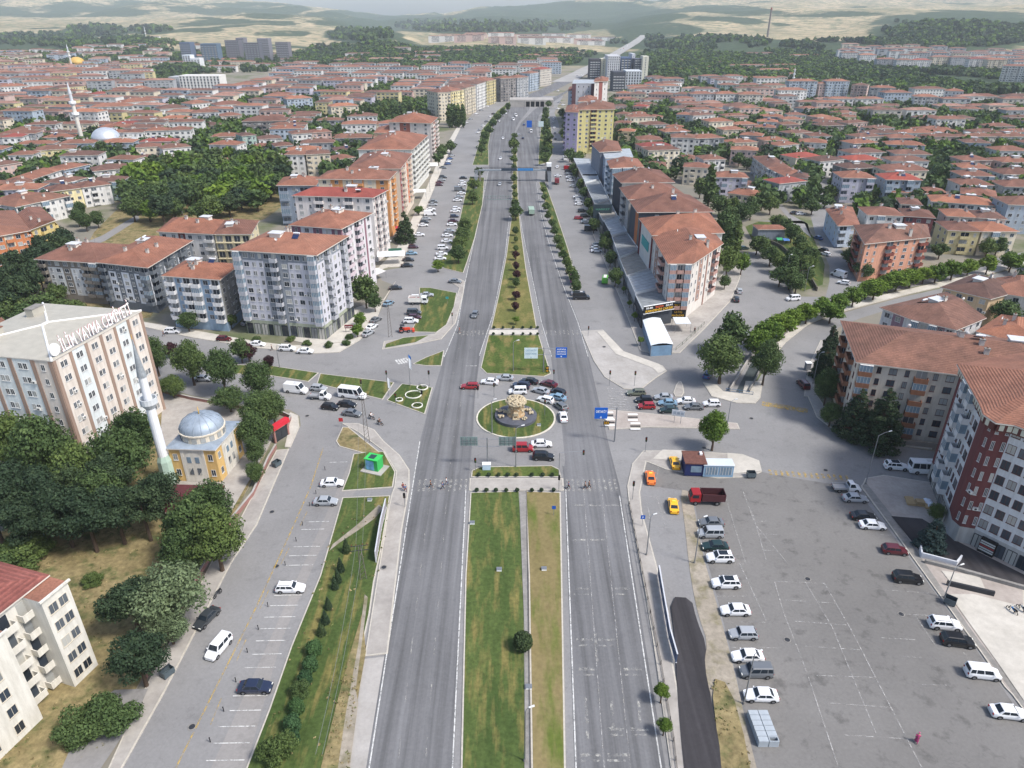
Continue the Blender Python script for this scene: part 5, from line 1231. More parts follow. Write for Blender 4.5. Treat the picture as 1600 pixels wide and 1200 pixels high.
MIDR='''1316 278 1368 279 1 14 4 l
1324 264 1372 262 1 13 3 k
1328 251 1378 250 1 13 3 g
1330 240 1384 238 1 13 3 w
1334 225 1372 223 1 13 3 g
1342 215 1380 213 1 13 3 s
1364 202 1398 200 1 12 3 w
1385 281 1440 282 1 14 4 b
1391 265 1449 266 1 13 3 g
1393 252 1452 252 1 13 3 w
1398 241 1456 242 1 13 3 w
1386 226 1446 228 1 13 3 b
1390 216 1438 216 1 13 3 g
1502 303 1556 308 1 14 3 w
1500 289 1552 290 1 13 3 w
1503 275 1554 276 1 13 3 g
1503 263 1550 264 1 13 3 w
1504 251 1550 251 1 13 3 p
1508 223 1549 224 1 13 3 b
1576 320 1640 322 1 14 4 b
1570 292 1630 293 1 14 3 g
1568 273 1626 273 1 14 3 w
1566 254 1620 254 1 14 3 p
1560 236 1610 236 1 14 3 w
1456 315 1553 322 1 13 3 w
1482 360 1532 362 1 13 3 y
1535 362 1590 362 1 13 3 c
1480 338 1572 343 2 12 3 s p
1356 336 1412 338 1 13 3 w
1414 338 1460 341 1 13 3 m
1408 319 1440 321 1 12 3 c
1438 302 1482 304 1 12 2 s
1394 301 1430 302 1 12 2 c
1430 206 1504 208 1 22 2 b
1292 127 1328 127 1 14 6 b
1331 133 1356 134 1 14 5 p
1361 137 1400 138 1 14 5 g
1383 145 1425 145 1 14 5 b
1430 139 1478 139 1 14 4 w
1429 151 1467 152 1 14 5 w
1477 142 1506 143 1 14 5 w
1512 151 1563 151 1 16 3 s
1576 151 1620 151 1 16 3 w
1216 141 1262 141 1 15 4 w
1234 127 1278 127 1 14 6 b
1281 131 1296 131 1 14 5 p
1079 147 1116 147 1 14 5 g
1119 147 1153 147 1 14 5 w
1155 148 1193 148 1 15 5 s
1125 133 1155 133 1 13 4 t
1157 133 1190 133 1 13 4 y
1249 222 1292 224 1 13 3 w
1255 236 1280 236 1 10 2 t
1231 277 1261 279 1 13 3 s
1176 245 1199 262 1 12 3 g
1201 263 1227 276 1 12 3 w
1064 249 1094 249 1 12 2 c
1068 261 1108 263 1 12 3 c
1100 250 1134 249 1 12 4 w
1117 277 1169 278 1 12 3 l
1141 289 1177 290 1 11 1 s
1138 302 1182 308 1 12 2 c
1142 234 1184 236 1 12 3 p
1142 224 1184 222 1 12 3 c
1195 220 1232 219 1 12 3 p
1156 211 1190 213 1 12 3 g
1184 190 1216 191 1 12 3 w
1189 182 1224 183 1 12 3 g
1222 195 1250 195 1 12 3 p
1224 187 1256 187 1 12 3 c
1233 180 1260 180 1 12 3 w
1057 179 1080 180 1 12 4 b
1083 181 1118 179 1 13 4 w
1265 213 1300 213 1 12 3 w
1282 197 1320 196 1 13 3 k
1285 187 1316 188 1 12 3 g
1318 183 1342 183 1 12 3 y
998 219 1036 219 1 14 4 y
1049 215 1086 216 1 14 5 w
1009 259 1040 260 1 12 2 c
1002 183 1034 184 1 12 2 w
962 146 1009 147 2 13 4 p c
1013 147 1050 148 1 13 4 p
1052 147 1077 148 1 13 4 w
1009 131 1032 131 1 14 4 w
1036 131 1066 129 1 14 4 w
961 166 980 166 1 11 3 p
962 178 981 179 1 11 3 c
989 166 1010 167 1 11 3 p
990 178 1011 178 1 11 3 w
1313 80 1339 83 1 16 6 w
1341 84 1366 87 1 16 6 w
1368 92 1396 94 1 16 6 g
1398 94 1422 95 1 16 6 w
1424 94 1450 95 1 16 6 w
1452 92 1480 93 1 16 7 c
1482 93 1508 93 1 16 7 g
1510 96 1536 97 1 16 7 w
1538 97 1566 98 1 16 7 c
1568 103 1610 104 1 16 7 w
1180 199 1212 200 1 12 3 s
960 192 984 193 1 11 3 p
966 205 990 206 1 11 3 c
1040 199 1066 200 1 11 3 p
1060 233 1078 234 1 10 2 w'''
def midrows(txt,side):
    rows=[r.split() for r in txt.split('\n')]
    for ri,r in enumerate(rows):
        xa,ya,xb,yb=map(float,r[:4]); n,dep,fl=map(int,r[4:7]); cols=r[7:]
        h=fl*2.85+.6; A,B=eave([(xa,ya),(xb,yb)],h) if ya>100 else (None,None)
        if A is None:
            g=G((xa+xb)/2,(ya+yb)/2+17); t=(g.y)/(ct+(600-ya-17)/FOC*st); A=Vector(((xa-800)/FOC*t,g.y,g.z)); B=Vector(((xb-800)/FOC*t,g.y-3,g.z))
        for k in range(n):
            a=A.lerp(B,k/n+.004); b=A.lerp(B,(k+1)/n-.004); c=(a+b)/2
            dd=(b-a).normalized(); q=[a,b,b+Vector((-dd.y,dd.x,0))*dep,a+Vector((-dd.y,dd.x,0))*dep]; mark(q)
            cw=HN[cols[k%len(cols)]]
            # name it by its neighbours in the picture
            px,py=(xa+(xb-xa)*(k+.5)/n),ya+(yb-ya)*(k+.5)/n
            H_LIST.append((c.y,a,b,dep,fl,cols[k%len(cols)],px,py,side))
H_LIST=[]
midrows(MIDL,'left'); midrows(MIDR,'right')
# ---- filler quarters, laid out on street grids
def inpoly(x,y,p):
    c=False; n=len(p)
    for i in range(n):
        x1,y1=p[i];x2,y2=p[i-1]
        if (y1>y)!=(y2>y) and x<(x2-x1)*(y-y1)/(y2-y1)+x1: c=not c
    return c
AVOID=[[(690,420),(640,400),(735,175),(870,112),(920,92),(1010,55),(1010,85),(930,125),(885,170),(900,240),(960,400),(900,520)],
 [(120,400),(180,330),(205,262),(250,252),(300,262),(470,262),(480,300),(450,350),(250,400)],
 [(1160,460),(1070,270),(1140,300),(1180,320),(1240,345),(1300,470)],
 [(1262,330),(1280,285),(1300,250),(1345,200),(1358,206),(1320,262),(1302,330),(1310,380),(1340,450),(1290,460)],
 [(1170,262),(1130,225),(1210,200),(1250,175),(1262,182),(1180,240)],
 [(1448,300),(1455,262),(1475,225),(1500,225),(1492,300)],[(1385,210),(1385,300),(1372,300),(1375,210)],
 [(130,232),(190,220),(190,244),(132,246)],[(225,110),(275,110),(270,145),(235,150)],[(440,170),(500,165),(520,185),(455,195)],[(560,200),(560,180),(640,165),(690,170),(700,212),(640,215)],[(690,190),(730,190),(700,260),(680,250)]]
def blocked(x,y,r):
    for a,b,q in FOOT:
        if abs(a-x)<r+q and (a-x)**2+(b-y)**2<(r+q)**2: return True
    return False
ZONES=[('near left quarter',[(0,420),(-120,420),(-120,225),(0,222),(300,195),(560,192),(650,205),(640,300),(560,300),(450,262),(215,262),(190,310),(110,330)],(25,24),8,'wwwcgplb',(3,3,4),.86),
 ('middle left quarter',[(-160,225),(-160,165),(0,162),(380,155),(620,160),(705,150),(716,175),(640,205),(560,192),(300,195)],(28,28),-6,'wwwcgplyb',(4,4,5),.88),
 ('far left quarter',[(-200,165),(-200,118),(0,112),(230,120),(270,160),(380,155),(0,162)],(32,38),10,'wwwgpyl',(5,5,6),.85),
 ('upper centre quarter',[(350,155),(420,135),(560,136),(700,132),(776,124),(776,150),(706,166),(620,160)],(30,34),-4,'wwwcgpl',(4,5,5),.86),
 ('gabled estate',[(440,134),(440,118),(560,116),(700,116),(780,112),(870,106),(862,126),(776,128),(700,134),(560,136)],(38,44),0,'wwwwbg',(6,6,5),.85),
 ('right near quarter',[(985,300),(968,240),(955,190),(950,165),(1240,165),(1180,240),(1120,262)],(22,19),12,'pcwwgps',(3,4,3),.72),
 ('right upper quarter',[(955,165),(1015,130),(1200,138),(1215,165),(1190,168)],(30,36),4,'wwwpcgl',(5,5,4),.8),
 ('right middle quarter',[(1180,330),(1180,250),(1260,180),(1345,200),(1290,260),(1262,330)],(21,19),24,'pcwgs',(3,3,3),.72),
 ('right street quarter',[(1330,345),(1312,300),(1330,250),(1365,200),(1640,196),(1680,380),(1480,360)],(25,25),3,'wwgpcbs',(3,3,3,4),.8),
 ('right hill quarter',[(1260,182),(1250,165),(1640,165),(1640,200),(1365,200)],(28,30),0,'wwpcgs',(4,3,4),.76),
 ('far right estate',[(1310,100),(1310,86),(1640,96),(1700,120),(1640,124),(1500,112),(1380,104)],(36,44),-8,'wwwcg',(7,7,6),.85),
 ('canal side quarter',[(1560,520),(1640,545),(1720,520),(1720,440),(1600,420)],(24,20),-12,'wcg',(3,3),.8),
 ('far left hillside',[(0,112),(-160,110),(-160,84),(60,86),(150,78),(245,74),(285,100),(230,116)],(36,36),12,'wpcb',(4,5,3),.5),
 ('scattered hillside houses',[(250,118),(290,74),(150,66),(220,60),(290,70),(560,100),(440,112)],(60,60),3,'wcs',(2,3),.3),
 ('centre valley houses',[(500,112),(480,84),(900,80),(900,100),(780,110)],(70,70),5,'wcs',(2,3),.28),
 ('right valley houses',[(1020,126),(1020,96),(1290,84),(1300,120),(1200,130)],(70,60),5,'wcs',(2,2,3),.25),
 ('hill foot institutions',[(690,74),(690,60),(830,58),(950,62),(950,74),(850,72)],(95,60),0,'pcw',(5,4,6),.55)]
FILL=[]
for zi,(zn,poly,(sx,sy),an,cols,fls,fillp) in enumerate(ZONES):
    a=R(an); ux=Vector((math.cos(a),math.sin(a),0)); uy=Vector((-ux.y,ux.x,0)); W_=[G(*p) for p in poly]
    c=sum(W_,Vector((0,0,0)))/len(W_); rr=max((p-c).length for p in W_); wp=[(p.x,p.y) for p in W_]
    nx=int(rr/sx)+1; ny=int(rr/sy)+1; rng=random.Random(zi*7+3)
    for j in range(-ny,ny+1):
        off=rng.uniform(-4,4); fl0=rng.choice(fls)
        for i in range(-nx,nx+1):
            if (i%6)==0 and sx<32: continue      # cross street
            q=c+ux*(i*sx+off)+uy*(j*sy+(3.5 if j%2 else -1.5))
            if not inpoly(q.x,q.y,wp) or rng.random()>fillp: continue
            px,py=proj(q.x,q.y,0)
            if any(inpoly(px,py,A_) for A_ in AVOID): continue
            if not(-90<px<1700): continue
            if blocked(q.x,q.y,7.5): continue
            L=sx*rng.uniform(.78,.99); dep=rng.uniform(10.5,13.5); fl=rng.choice([fl0,rng.choice(fls)])
            z=hgt(q.x,q.y); A_=q-ux*L/2-uy*dep/2; B_=q+ux*L/2-uy*dep/2; A_.z=B_.z=z
            FILL.append((q.y,A_,B_,dep,fl,rng.choice(cols),zn,j,i)); FOOT.append((q.x,q.y,6.5))
FILL.sort(key=lambda t:t[0])
# labels
words={}
for it in sorted(H_LIST,key=lambda t:(-t[7],t[6])):
    cy,a,b,dep,fl,co,px,py,side=it
    key=(side,co,fl); words.setdefault(key,[]).append(it)
for key,lst in words.items():
    side,co,fl=key
    for k,it in enumerate(lst):
        cy,a,b,dep,fl,co,px,py,side=it
        lab='%s %s storey tiled block, %snearest of its kind on the %s side'%(HN[co],FW[fl],(ordn(k)+' ') if k else '',side)
        lod=1 if cy<390 else (2 if cy<620 else 3)
        house(a,b,dep,fl,co,lab,'apartment houses of the town',lod,flat=(co=='w' and 300<px<350 and 70<py<90)); nhouse[0]+=1
rowix={}
budget=300-nhouse[0]-38
zz={}
for it in FILL[:budget]: zz.setdefault(it[6],{}).setdefault(it[7],[]).append(it)
for zn,rows in zz.items():
    for rj,j in enumerate(sorted(rows)):
        for k,it in enumerate(sorted(rows[j],key=lambda t:t[8])):
            cy,a,b,dep,fl,co,_,_,_=it
            lab='%s %s storey house, %s from left in %s row of %s'%(HN[co],FW[fl],ordn(k),ordn(rj),zn)
            house(a,b,dep,fl,co,lab,'apartment houses of the town',2 if cy<560 else 3); nhouse[0]+=1
# everything farther: one object
m=MB(); TL=[TILE,TILED,TILEO,tilemat('pale_tiles',(150,112,98),(170,132,116))]
for it in FILL[budget:]:
    cy,a,b,dep,fl,co,_,_,_=it; h=fl*2.85+.6; d=(b-a).normalized(); n=Vector((-d.y,d.x,0)); q=[a,b,b+n*dep,a+n*dep]; z=a.z
    col=tuple(max(0,min(255,v+random.randint(-12,10))) for v in HC[co]); wm=wallmat(HC[co])
    m.add([(p.x,p.y,z-3) for p in q]+[(p.x,p.y,z+h) for p in q],[(0,1,5,4),(1,2,6,5),(2,3,7,6),(3,0,4,7)],wm)
    L=(b-a).length; k=max(2,int(L/4.5)) if cy<1500 else 2
    for f in range(fl):
        for i in range(k):
            u=a+d*(L*(i+.22)/k)-n*.06; v=u+d*(L/k*.56); zz_=z+.9+f*2.85
            m.quad((u.x,u.y,zz_),(v.x,v.y,zz_),(v.x,v.y,zz_+1.4),(u.x,u.y,zz_+1.4),WIN)
    mm=MB(); hiproof(q,z+h,.24,.4,TL[random.choice([0,0,1,1,2,3])],m)
o=m.obj('distant_houses'); tag(o,'distant red roofed houses of the town and hillsides','houses',kind='stuff')
print('houses',nhouse[0],'filler total',len(FILL))
# ------------------------------------------------ vehicles: (type, colour, pixel, heading) by group
CARG=[('queue of cars north of the roundabout','north of the roundabout',[('wagon','red',734,604,178),('sedan','white',765,597,172),('sedan','silver',789,591,175),('suv','dark blue',814,603,165),('sedan','black',827,596,162),('mpv','white',809,612,182),('sedan','dark red',857,600,150),('sedan','silver',845,611,150),('hatch','black',871,613,148),('sedan','pale blue',871,621,150),('hatch','white',852,625,152),('hatch','grey',876,635,122),('sedan','white',880,651,92)]),
('cars leaving the roundabout','south of the roundabout',[('mpv','red',817,701,0),('sedan','white',846,694,2),('suv','black',849,714,-4)]),
('cars queueing at the east crossing','waiting at the east crossing',[('wagon','olive',994,614,180),('hatch','black',1006,625,180),('sedan','silver',1037,621,178),('sedan','pale blue',1043,630,178),('hatch','red',1010,635,180),('sedan','white',1072,627,178),('sedan','dark green',1045,641,180),('sedan','grey',1084,636,179),('hatch','white',1112,631,180)]),
('taxis at the corner stand','at the taxi stand corner',[('sedan','yellow',1054,723,88),('sedan','orange',1016,746,86),('sedan','yellow',1052,790,84)]),
('cars parked in the left line of the parking lot','in the left line of the parking lot',[('sedan','grey',1111,817,180),('mpv','silver',1110,834,180),('sedan','dark green',1117,854,180),('suv','white',1125,872,180),('suv','white',1134,912,180),('sedan','white',1149,954,180),('hatch','silver',1161,991,180),('sedan','white',1168,1026,180),('mpv','grey',1181,1050,180),('sedan','white',1189,1087,178)]),
('cars parked along the diagonal kerb','along the diagonal kerb of the parking lot',[('pickup','white',1322,763,-2),('sedan','silver',1336,779,-4),('sedan','black',1349,807,-4),('sedan','white',1363,821,-6),('hatch','dark red',1398,860,-8),('suv','black',1418,904,-8),('suv','white',1476,976,-8),('suv','black',1496,1002,-10),('mpv','white',1535,1052,-8),('sedan','white',1576,1114,-8)]),
('cars on the east road','on the road in front of the red and white tower',[('suv','white',1400,729,-8),('minibus','white',1447,735,-6)]),
('vehicles waiting on the left avenue','waiting on the left avenue',[('van','white',463,610,-12),('hatch','silver',498,607,-10),('pickup','white',500,620,-8),('minibus','white',551,618,-14),('hatch','black',516,636,-12),('sedan','black',542,632,-12),('sedan','grey',550,646,-14)]),
('cars in the marked bays of the left road','in the marked bays of the left road',[('sedan','white',519,755,2),('sedan','silver',509,784,0),('wagon','white',454,919,0),('sedan','dark blue',399,1074,0)]),
('cars driving on the left road','driving on the left road',[('mpv','white',342,1012,253),('sedan','dark grey',323,966,250)]),
('cars parked at the avenue kerb','parked at the kerb below the grey blocks',[('suv','white',270,518,0),('hatch','dark red',350,530,-6),('sedan','white',402,538,-4),('suv','white',449,545,-4),('sedan','white',477,549,-4),('sedan','silver',388,504,52),('sedan','silver',318,592,-4)]),
('cars by the corner plaza','beside the corner plaza',[('sedan','black',618,450,10),('sedan','pale blue',607,474,62),('sedan','grey',587,500,64),('sedan','white',581,511,64),('sedan','silver',575,521,62),('sedan','grey',711,440,-12),('hatch','grey',742,492,-98)]),
('vehicles parked beside the triangular lawn','beside the triangular lawn',[('sedan','silver',667,461,4),('suv','white',652,466,4),('mpv','dark grey',647,489,0),('hatch','maroon',648,496,0),('suv','white',642,502,0)]),
('cars parked on the shop side of the service road','on the shop side of the left service road',[('sedan','black',636,415,8),('sedan','black',638,406,8),('sedan','pale blue',643,396,10),('hatch','maroon',646,386,6),('sedan','white',655,367,8),('sedan','white',661,352,10),('hatch','dark grey',663,347,10),('sedan','silver',666,342,10),('van','white',672,335,6),('sedan','white',673,327,8),('sedan','silver',676,320,10),('sedan','grey',677,315,8),('hatch','maroon',686,289,8),('sedan','dark red',687,285,8),('sedan','silver',690,281,10),('suv','dark grey',692,277,10),('sedan','grey',692,262,4),('sedan','blue',700,256,40),('sedan','white',701,252,40),('sedan','blue',703,248,40),('sedan','silver',706,243,40)]),
('cars parked on the grass side of the service road','on the grass side of the left service road',[('sedan','white',688,404,6),('sedan','white',690,397,6),('mpv','white',692,388,6),('sedan','white',698,377,6),('sedan','white',699,368,6),('sedan','silver',702,361,6),('sedan','white',706,351,6),('sedan','maroon',708,345,6),('hatch','dark blue',710,338,6),('sedan','white',711,330,6),('hatch','white',713,326,6),('sedan','white',715,313,6),('sedan','silver',717,308,6),('van','grey',718,297,4),('sedan','white',722,289,6),('hatch','white',723,285,6),('sedan','black',724,278,4),('sedan','white',721,302,6)]),
('moving cars on the left carriageway','on the left carriageway',[('sedan','white',782,248,-96),('sedan','silver',781,288,-96),('sedan','white',786,216,-90),('van','white',802,187,-80),('van','white',806,181,-78),('sedan','white',780,189,-84),('sedan','white',790,177,-70)]),
('moving cars on the right carriageway','on the right carriageway',[('van','white',830,206,88),('sedan','silver',811,211,88),('sedan','dark blue',817,216,88),('hatch','blue',819,195,80),('sedan','white',872,142,50),('sedan','black',917,116,50)]),
('vehicles parked on the right service road','on the right service road',[('sedan','dark grey',894,426,0),('sedan','silver',903,459,0),('van','black',908,465,0),('sedan','white',932,392,0),('sedan','silver',932,387,0),('sedan','grey',933,383,0),('van','black',923,359,0),('sedan','silver',915,347,0),('hatch','red',904,341,0),('suv','black',914,338,0),('suv','black',910,330,0),('sedan','white',905,319,0),('hatch','white',904,314,0),('sedan','white',902,308,0),('sedan','silver',896,291,2),('sedan','white',892,282,2),('sedan','white',890,277,4),('hatch','silver',889,272,4),('suv','black',888,268,4),('van','red',888,264,4),('sedan','white',871,261,80),('sedan','white',872,275,0)]),
('vehicles by the canal junction','by the canal junction',[('hatch','silver',1155,455,80),('hatch','black',1150,468,80),('mpv','white',1239,467,190),('hatch','blue',1106,586,60),('suv','dark red',1255,601,94),('sedan','dark green',1162,388,20),('sedan','silver',1164,523,40)]),
('cars parked along the right hill street','along the right hill street',[('hatch','white',1318,442,150),('van','white',1310,430,120),('hatch','white',1290,397,120),('hatch','black',1286,391,120),('sedan','blue',1278,372,110),('sedan','black',1242,333,10),('sedan','white',1251,334,10),('sedan','white',1188,291,-40)]),
('cars parked in the narrow right hand street','in the narrow street of the right quarter',[('sedan','white',1464,284,70),('sedan','white',1466,277,70),('sedan','white',1468,271,70),('sedan','silver',1470,265,70),('sedan','white',1473,258,70),('sedan','white',1478,250,60),('sedan','silver',1481,246,60),('sedan','white',1463,290,70)]),
('cars parked beyond the footbridge on the left','beyond the footbridge on the left road',[('sedan','white',747,207,50),('sedan','silver',750,203,50),('sedan','white',755,197,50),('sedan','grey',760,190,50),('sedan','white',766,182,48),('sedan','white',728,192,20),('sedan','silver',735,186,40),('sedan','white',744,178,40),('sedan','silver',752,172,40),('sedan','white',762,166,40),('sedan','white',772,161,40),('hatch','black',771,178,48)]),
('cars parked beyond the footbridge on the right','beyond the footbridge on the right road',[('sedan','white',857,184,80),('sedan','silver',864,192,80),('sedan','white',866,200,85),('sedan','grey',867,208,85),('sedan','dark grey',868,217,85),('suv','white',865,186,80),('sedan','white',872,170,40),('sedan','white',880,164,20),('sedan','silver',874,160,20),('van','white',882,248,95)])]
for grp,where,lst in CARG:
    cnt={}
    tot={}
    for k,(ty,co,px,py,hd) in enumerate(lst): tot[(ty,co)]=tot.get((ty,co),0)+1
    for k,(ty,co,px,py,hd) in sorted(enumerate(lst),key=lambda t:-t[1][3]):
        i=cnt.get((ty,co),0); cnt[(ty,co)]=i+1
        pre='' if tot[(ty,co)]==1 else (ordn(i)+' nearest ' if i else 'nearest ')
        lab='%s%s %s %s'%(pre,co,CWORD[ty] if not(co in('yellow','orange') and ty=='sedan') else 'taxi',where)
        o=car(ty,co,px,py,hd,lab,grp,roof=(ty=='suv' and px in(1125,1134,1400)))
        if co in('yellow','orange'):
            o['category']='taxi'; b=MB(); b.box(-.12,-.32,1.43,.12,.32,1.6,paint((240,220,90),.4)); k2=b.obj('taxi_sign',o)
        elif co=='pink': pass
# small service vehicles
def simple_thing(name,label,cat,px,py,rz=0,group=None):
    p=P(px,py); p.z=.05; return thing(name,label,cat,p,R(rz),group)
def partbox(t,name,boxes,m,smooth=False):
    b=MB()
    for x in boxes: b.box(*x,m)
    return b.obj(name,t,smooth)
def wheels(t,xs,w,r,n='wheel'):
    b=MB(); seg=14
    for rr,y,m in((r,.13,RUB),(r*.55,.14,ALLOY)):
        vs=[(rr*math.cos(2*pi*i/seg),yy,rr*math.sin(2*pi*i/seg)) for yy in(-y,y) for i in range(seg)]
        b.add(vs,[(i,(i+1)%seg,seg+(i+1)%seg,seg+i) for i in range(seg)]+[tuple(range(seg))[::-1],tuple(range(seg,2*seg))],m)
    me=b.mesh(n)
    for x in xs:
        for s in(-1,1): o=mkobj(n,me,t); o.location=(x,s*w,r)
def truck(label,px,py,rz,cab,bed,L=6.2,W2=1.15,Hb=1.5,load=None,cover_=None,cat='truck',group=None):
    t=simple_thing('truck',label,cat,px,py,rz,group); c1=paint(cab,.4,.08); c2=paint(bed,.6,.12)
    b=MB(); h=L/2
    V=[(h-1.9,.75),(h,.75),(h,1.6),(h-.35,2.45),(h-1.9,2.5)]
    vs=[(x,s*W2*.94,z) for s in(-1,1) for x,z in V]; n=5
    b.add(vs,[(0,1,2,3,4),(9,8,7,6,5)]+[(i,5+i,5+(i+1)%5,(i+1)%5) for i in range(5)],c1); b.obj('cab',t)
    g=MB(); g.quad((h+.0,-W2*.85,1.65),(h+.0,W2*.85,1.65),(h-.31,W2*.8,2.4),(h-.31,-W2*.8,2.4),GLASS); g.v=[(x+.02,y,z) for x,y,z in g.v]; g.obj('windscreen',t)
    for s in(-1,1):
        g=MB(); q=[(h-1.5,s*(W2*.94+.01),1.6),(h-.25,s*(W2*.94+.01),1.6),(h-.45,s*(W2*.94+.01),2.3),(h-1.5,s*(W2*.94+.01),2.3)]; g.add(q,[(0,1,2,3)],GLASS); g.obj('side_window',t)
    partbox(t,'chassis',[(-h,-.45,.6,h-.2,.45,.82)],DKMET)
    if cover_: partbox(t,'cargo_box',[(-h,-W2,.95,h-2.05,W2,2.9)],c2)
    else:
        partbox(t,'cargo_bed',[(-h,-W2,.95,h-2.1,W2,1.03),(-h,-W2,1.03,-h+.07,W2,.95+Hb),(h-2.17,-W2,1.03,h-2.1,W2,1.1+Hb),(-h+.071,-W2,1.03,h-2.171,-W2+.07,.95+Hb),(-h+.071,W2-.07,1.03,h-2.171,W2,.95+Hb)],c2)
        if load:
            b=MB()
            for k in range(14): x=random.uniform(-h+.4,h-2.6); y=random.uniform(-.7,.7); b.box(x-.35,y-.25,1.04,x+.35,y+.25,1.4+random.random()*.8,load)
            b.obj('load',t)
    wheels(t,[-h*.55,h*.68],W2-.15,.45); return t
truck('red tipper truck with dark empty bed beside the taxi stand',1103,785,178,(150,36,40),(74,40,44),6.4)
truck('white truck loaded with dark red goods beside the triangular lawn',654,475,0,(224,226,226),(224,222,216),6.0,load=paint((120,40,44)))
truck('green and white lorry driving away on the right carriageway',830,334,92,(206,214,206),(150,172,156),9,1.25,cover_=True)
truck('red covered lorry standing on the right service road near the footbridge',870,287,88,(120,40,48),(120,46,54),7,1.2,cover_=True)
for col,px,py,rz,lab in(((176,96,150),895,441,88,'pink food van with arched roof on the right service road'),((104,180,70),945,442,80,'bright green food van with arched roof on the right service road')):
    t=simple_thing('food_van',lab,'food van',px,py,rz); m=paint(col,.4,.08); b=MB(); prof=[(-1,.4),(-1,1.9)]+[(math.cos(a)*1.,1.9+math.sin(a)*.45) for a in np.linspace(pi,0,7)][1:-1]+[(1,1.9),(1,.4)]
    n=len(prof); b.add([(-1.9,y,z) for y,z in prof]+[(1.9,y,z) for y,z in prof],[(i,(i+1)%n,n+(i+1)%n,n+i) for i in range(n)]+[tuple(range(n))[::-1],tuple(range(n,2*n))],m); b.obj('body',t)
    partbox(t,'serving_hatch',[(-1.0,-1.06,1.1,1.0,-1.0,1.9)],GLASS); partbox(t,'awning',[(-1.1,-1.7,2.,1.1,-1.01,2.06)],paint((230,230,226))); partbox(t,'roof_panel',[(-1.5,-.5,2.3,1.5,.5,2.38)],paint((226,214,220))); wheels(t,[-1.1,1.1],.9,.32)
# orange tractor
t=simple_thing('tractor','orange tractor with loader parked at the tip of the service road',"tractor",632,519,10); OR=paint((204,70,44),.5)
partbox(t,'body',[(-.6,-.35,.6,1.6,.35,1.3),(-1.4,-.9,.7,-.5,.9,.9)],OR); partbox(t,'cab_frame',[(-1.1,-.6,.9,-1.0,-.5,2.1),(-1.1,.5,.9,-1.0,.6,2.1),(-.1,-.6,.9,0,-.5,2.1),(-.1,.5,.9,0,.6,2.1),(-1.2,-.7,2.1,.1,.7,2.2)],DKMET); partbox(t,'loader_bucket',[(2.3,-.9,.2,2.9,.9,.8),(1.2,-.5,.8,2.4,-.4,.95),(1.2,.4,.8,2.4,.5,.95)],OR); wheels(t,[-.8],.75,.7); wheels(t,[1.2],.6,.42)
# motorcycles
def moto(label,px,py,rz,col,rider=True,group=None):
    t=simple_thing('motorcycle',label,'motorcycle',px,py,rz,group); b=MB(); m=paint(col,.4)
    for x in(-.62,.62):
        b=MB(); vs=[];seg=14
        for k in range(seg):
            a=2*pi*k/seg
            for q in range(5): c=2*pi*q/5; vs.append((x+(.29+.06*math.cos(c))*math.cos(a),.06*math.sin(c),.35+(.29+.06*math.cos(c))*math.sin(a)))
        b.add(vs,[(k*5+q,k*5+(q+1)%5,((k+1)%seg)*5+(q+1)%5,((k+1)%seg)*5+q) for k in range(seg) for q in range(5)],RUB); b.obj('wheel',t)
    b=MB(); b.tube([(-.62,0,.35),(-.2,0,.55),(.3,0,.8),(.45,0,.95),(.62,0,.35)],.06,DKMET,6); b.tube([(-.4,0,.72),(.0,0,.8),(.25,0,.92)],[.14,.17,.12],m,8); b.obj('frame',t)
    b=MB(); b.tube([(-.75,0,.86),(-.1,0,.82)],[.13,.15],RUB,8); b.obj('seat',t); b=MB(); b.tube([(.35,-.33,1.1),(.45,0,1.02),(.35,.33,1.1)],.025,STEEL,5); b.obj('handlebar',t)
    return t
moto('first motorcycle with rider on the avenue below the lattice pole',581,655,-30,(210,212,214)); moto('second motorcycle with rider nearest the carriageway',594,664,-30,(40,42,46)); moto('motorcycle parked at the left kerb above the dark saloon',341,931,250,(50,52,56))
moto('blue scooter parked on the pale forecourt',1580,957,110,(60,110,160)); moto('grey scooter parked on the pale forecourt beside the blue one',1595,955,105,(130,136,138))
# ------------------------------------------------ people: one skinned body each, clothes as children
SKINC=paint((190,140,112),.6,.05,name='skin')
_SK={}
def skinmesh(key,verts,edges,rad,m):
    kk=(key,tuple(map(tuple,verts)))
    if kk in _SK:
        me=_SK[kk].copy(); me.materials.clear(); me.materials.append(m); return me
    import bmesh as _b
    me=bpy.data.meshes.new(key); bm=_b.new(); lay=bm.verts.layers.skin.verify(); vs=[bm.verts.new(v) for v in verts]
    for a,b in edges: bm.edges.new((vs[a],vs[b]))
    for i,v in enumerate(vs): v[lay].radius=(rad[i],rad[i]); v[lay].use_root=(i==0)
    bm.to_mesh(me); bm.free(); o=bpy.data.objects.new(key,me); COL.objects.link(o)
    md=o.modifiers.new('s','SKIN'); md.use_smooth_shade=True; s2=o.modifiers.new('b','SUBSURF'); s2.levels=1
    dg=bpy.context.evaluated_depsgraph_get(); out=bpy.data.meshes.new_from_object(o.evaluated_get(dg)); bpy.data.objects.remove(o); out.materials.clear(); out.materials.append(m); out.name=key; _SK[kk]=out
    return out
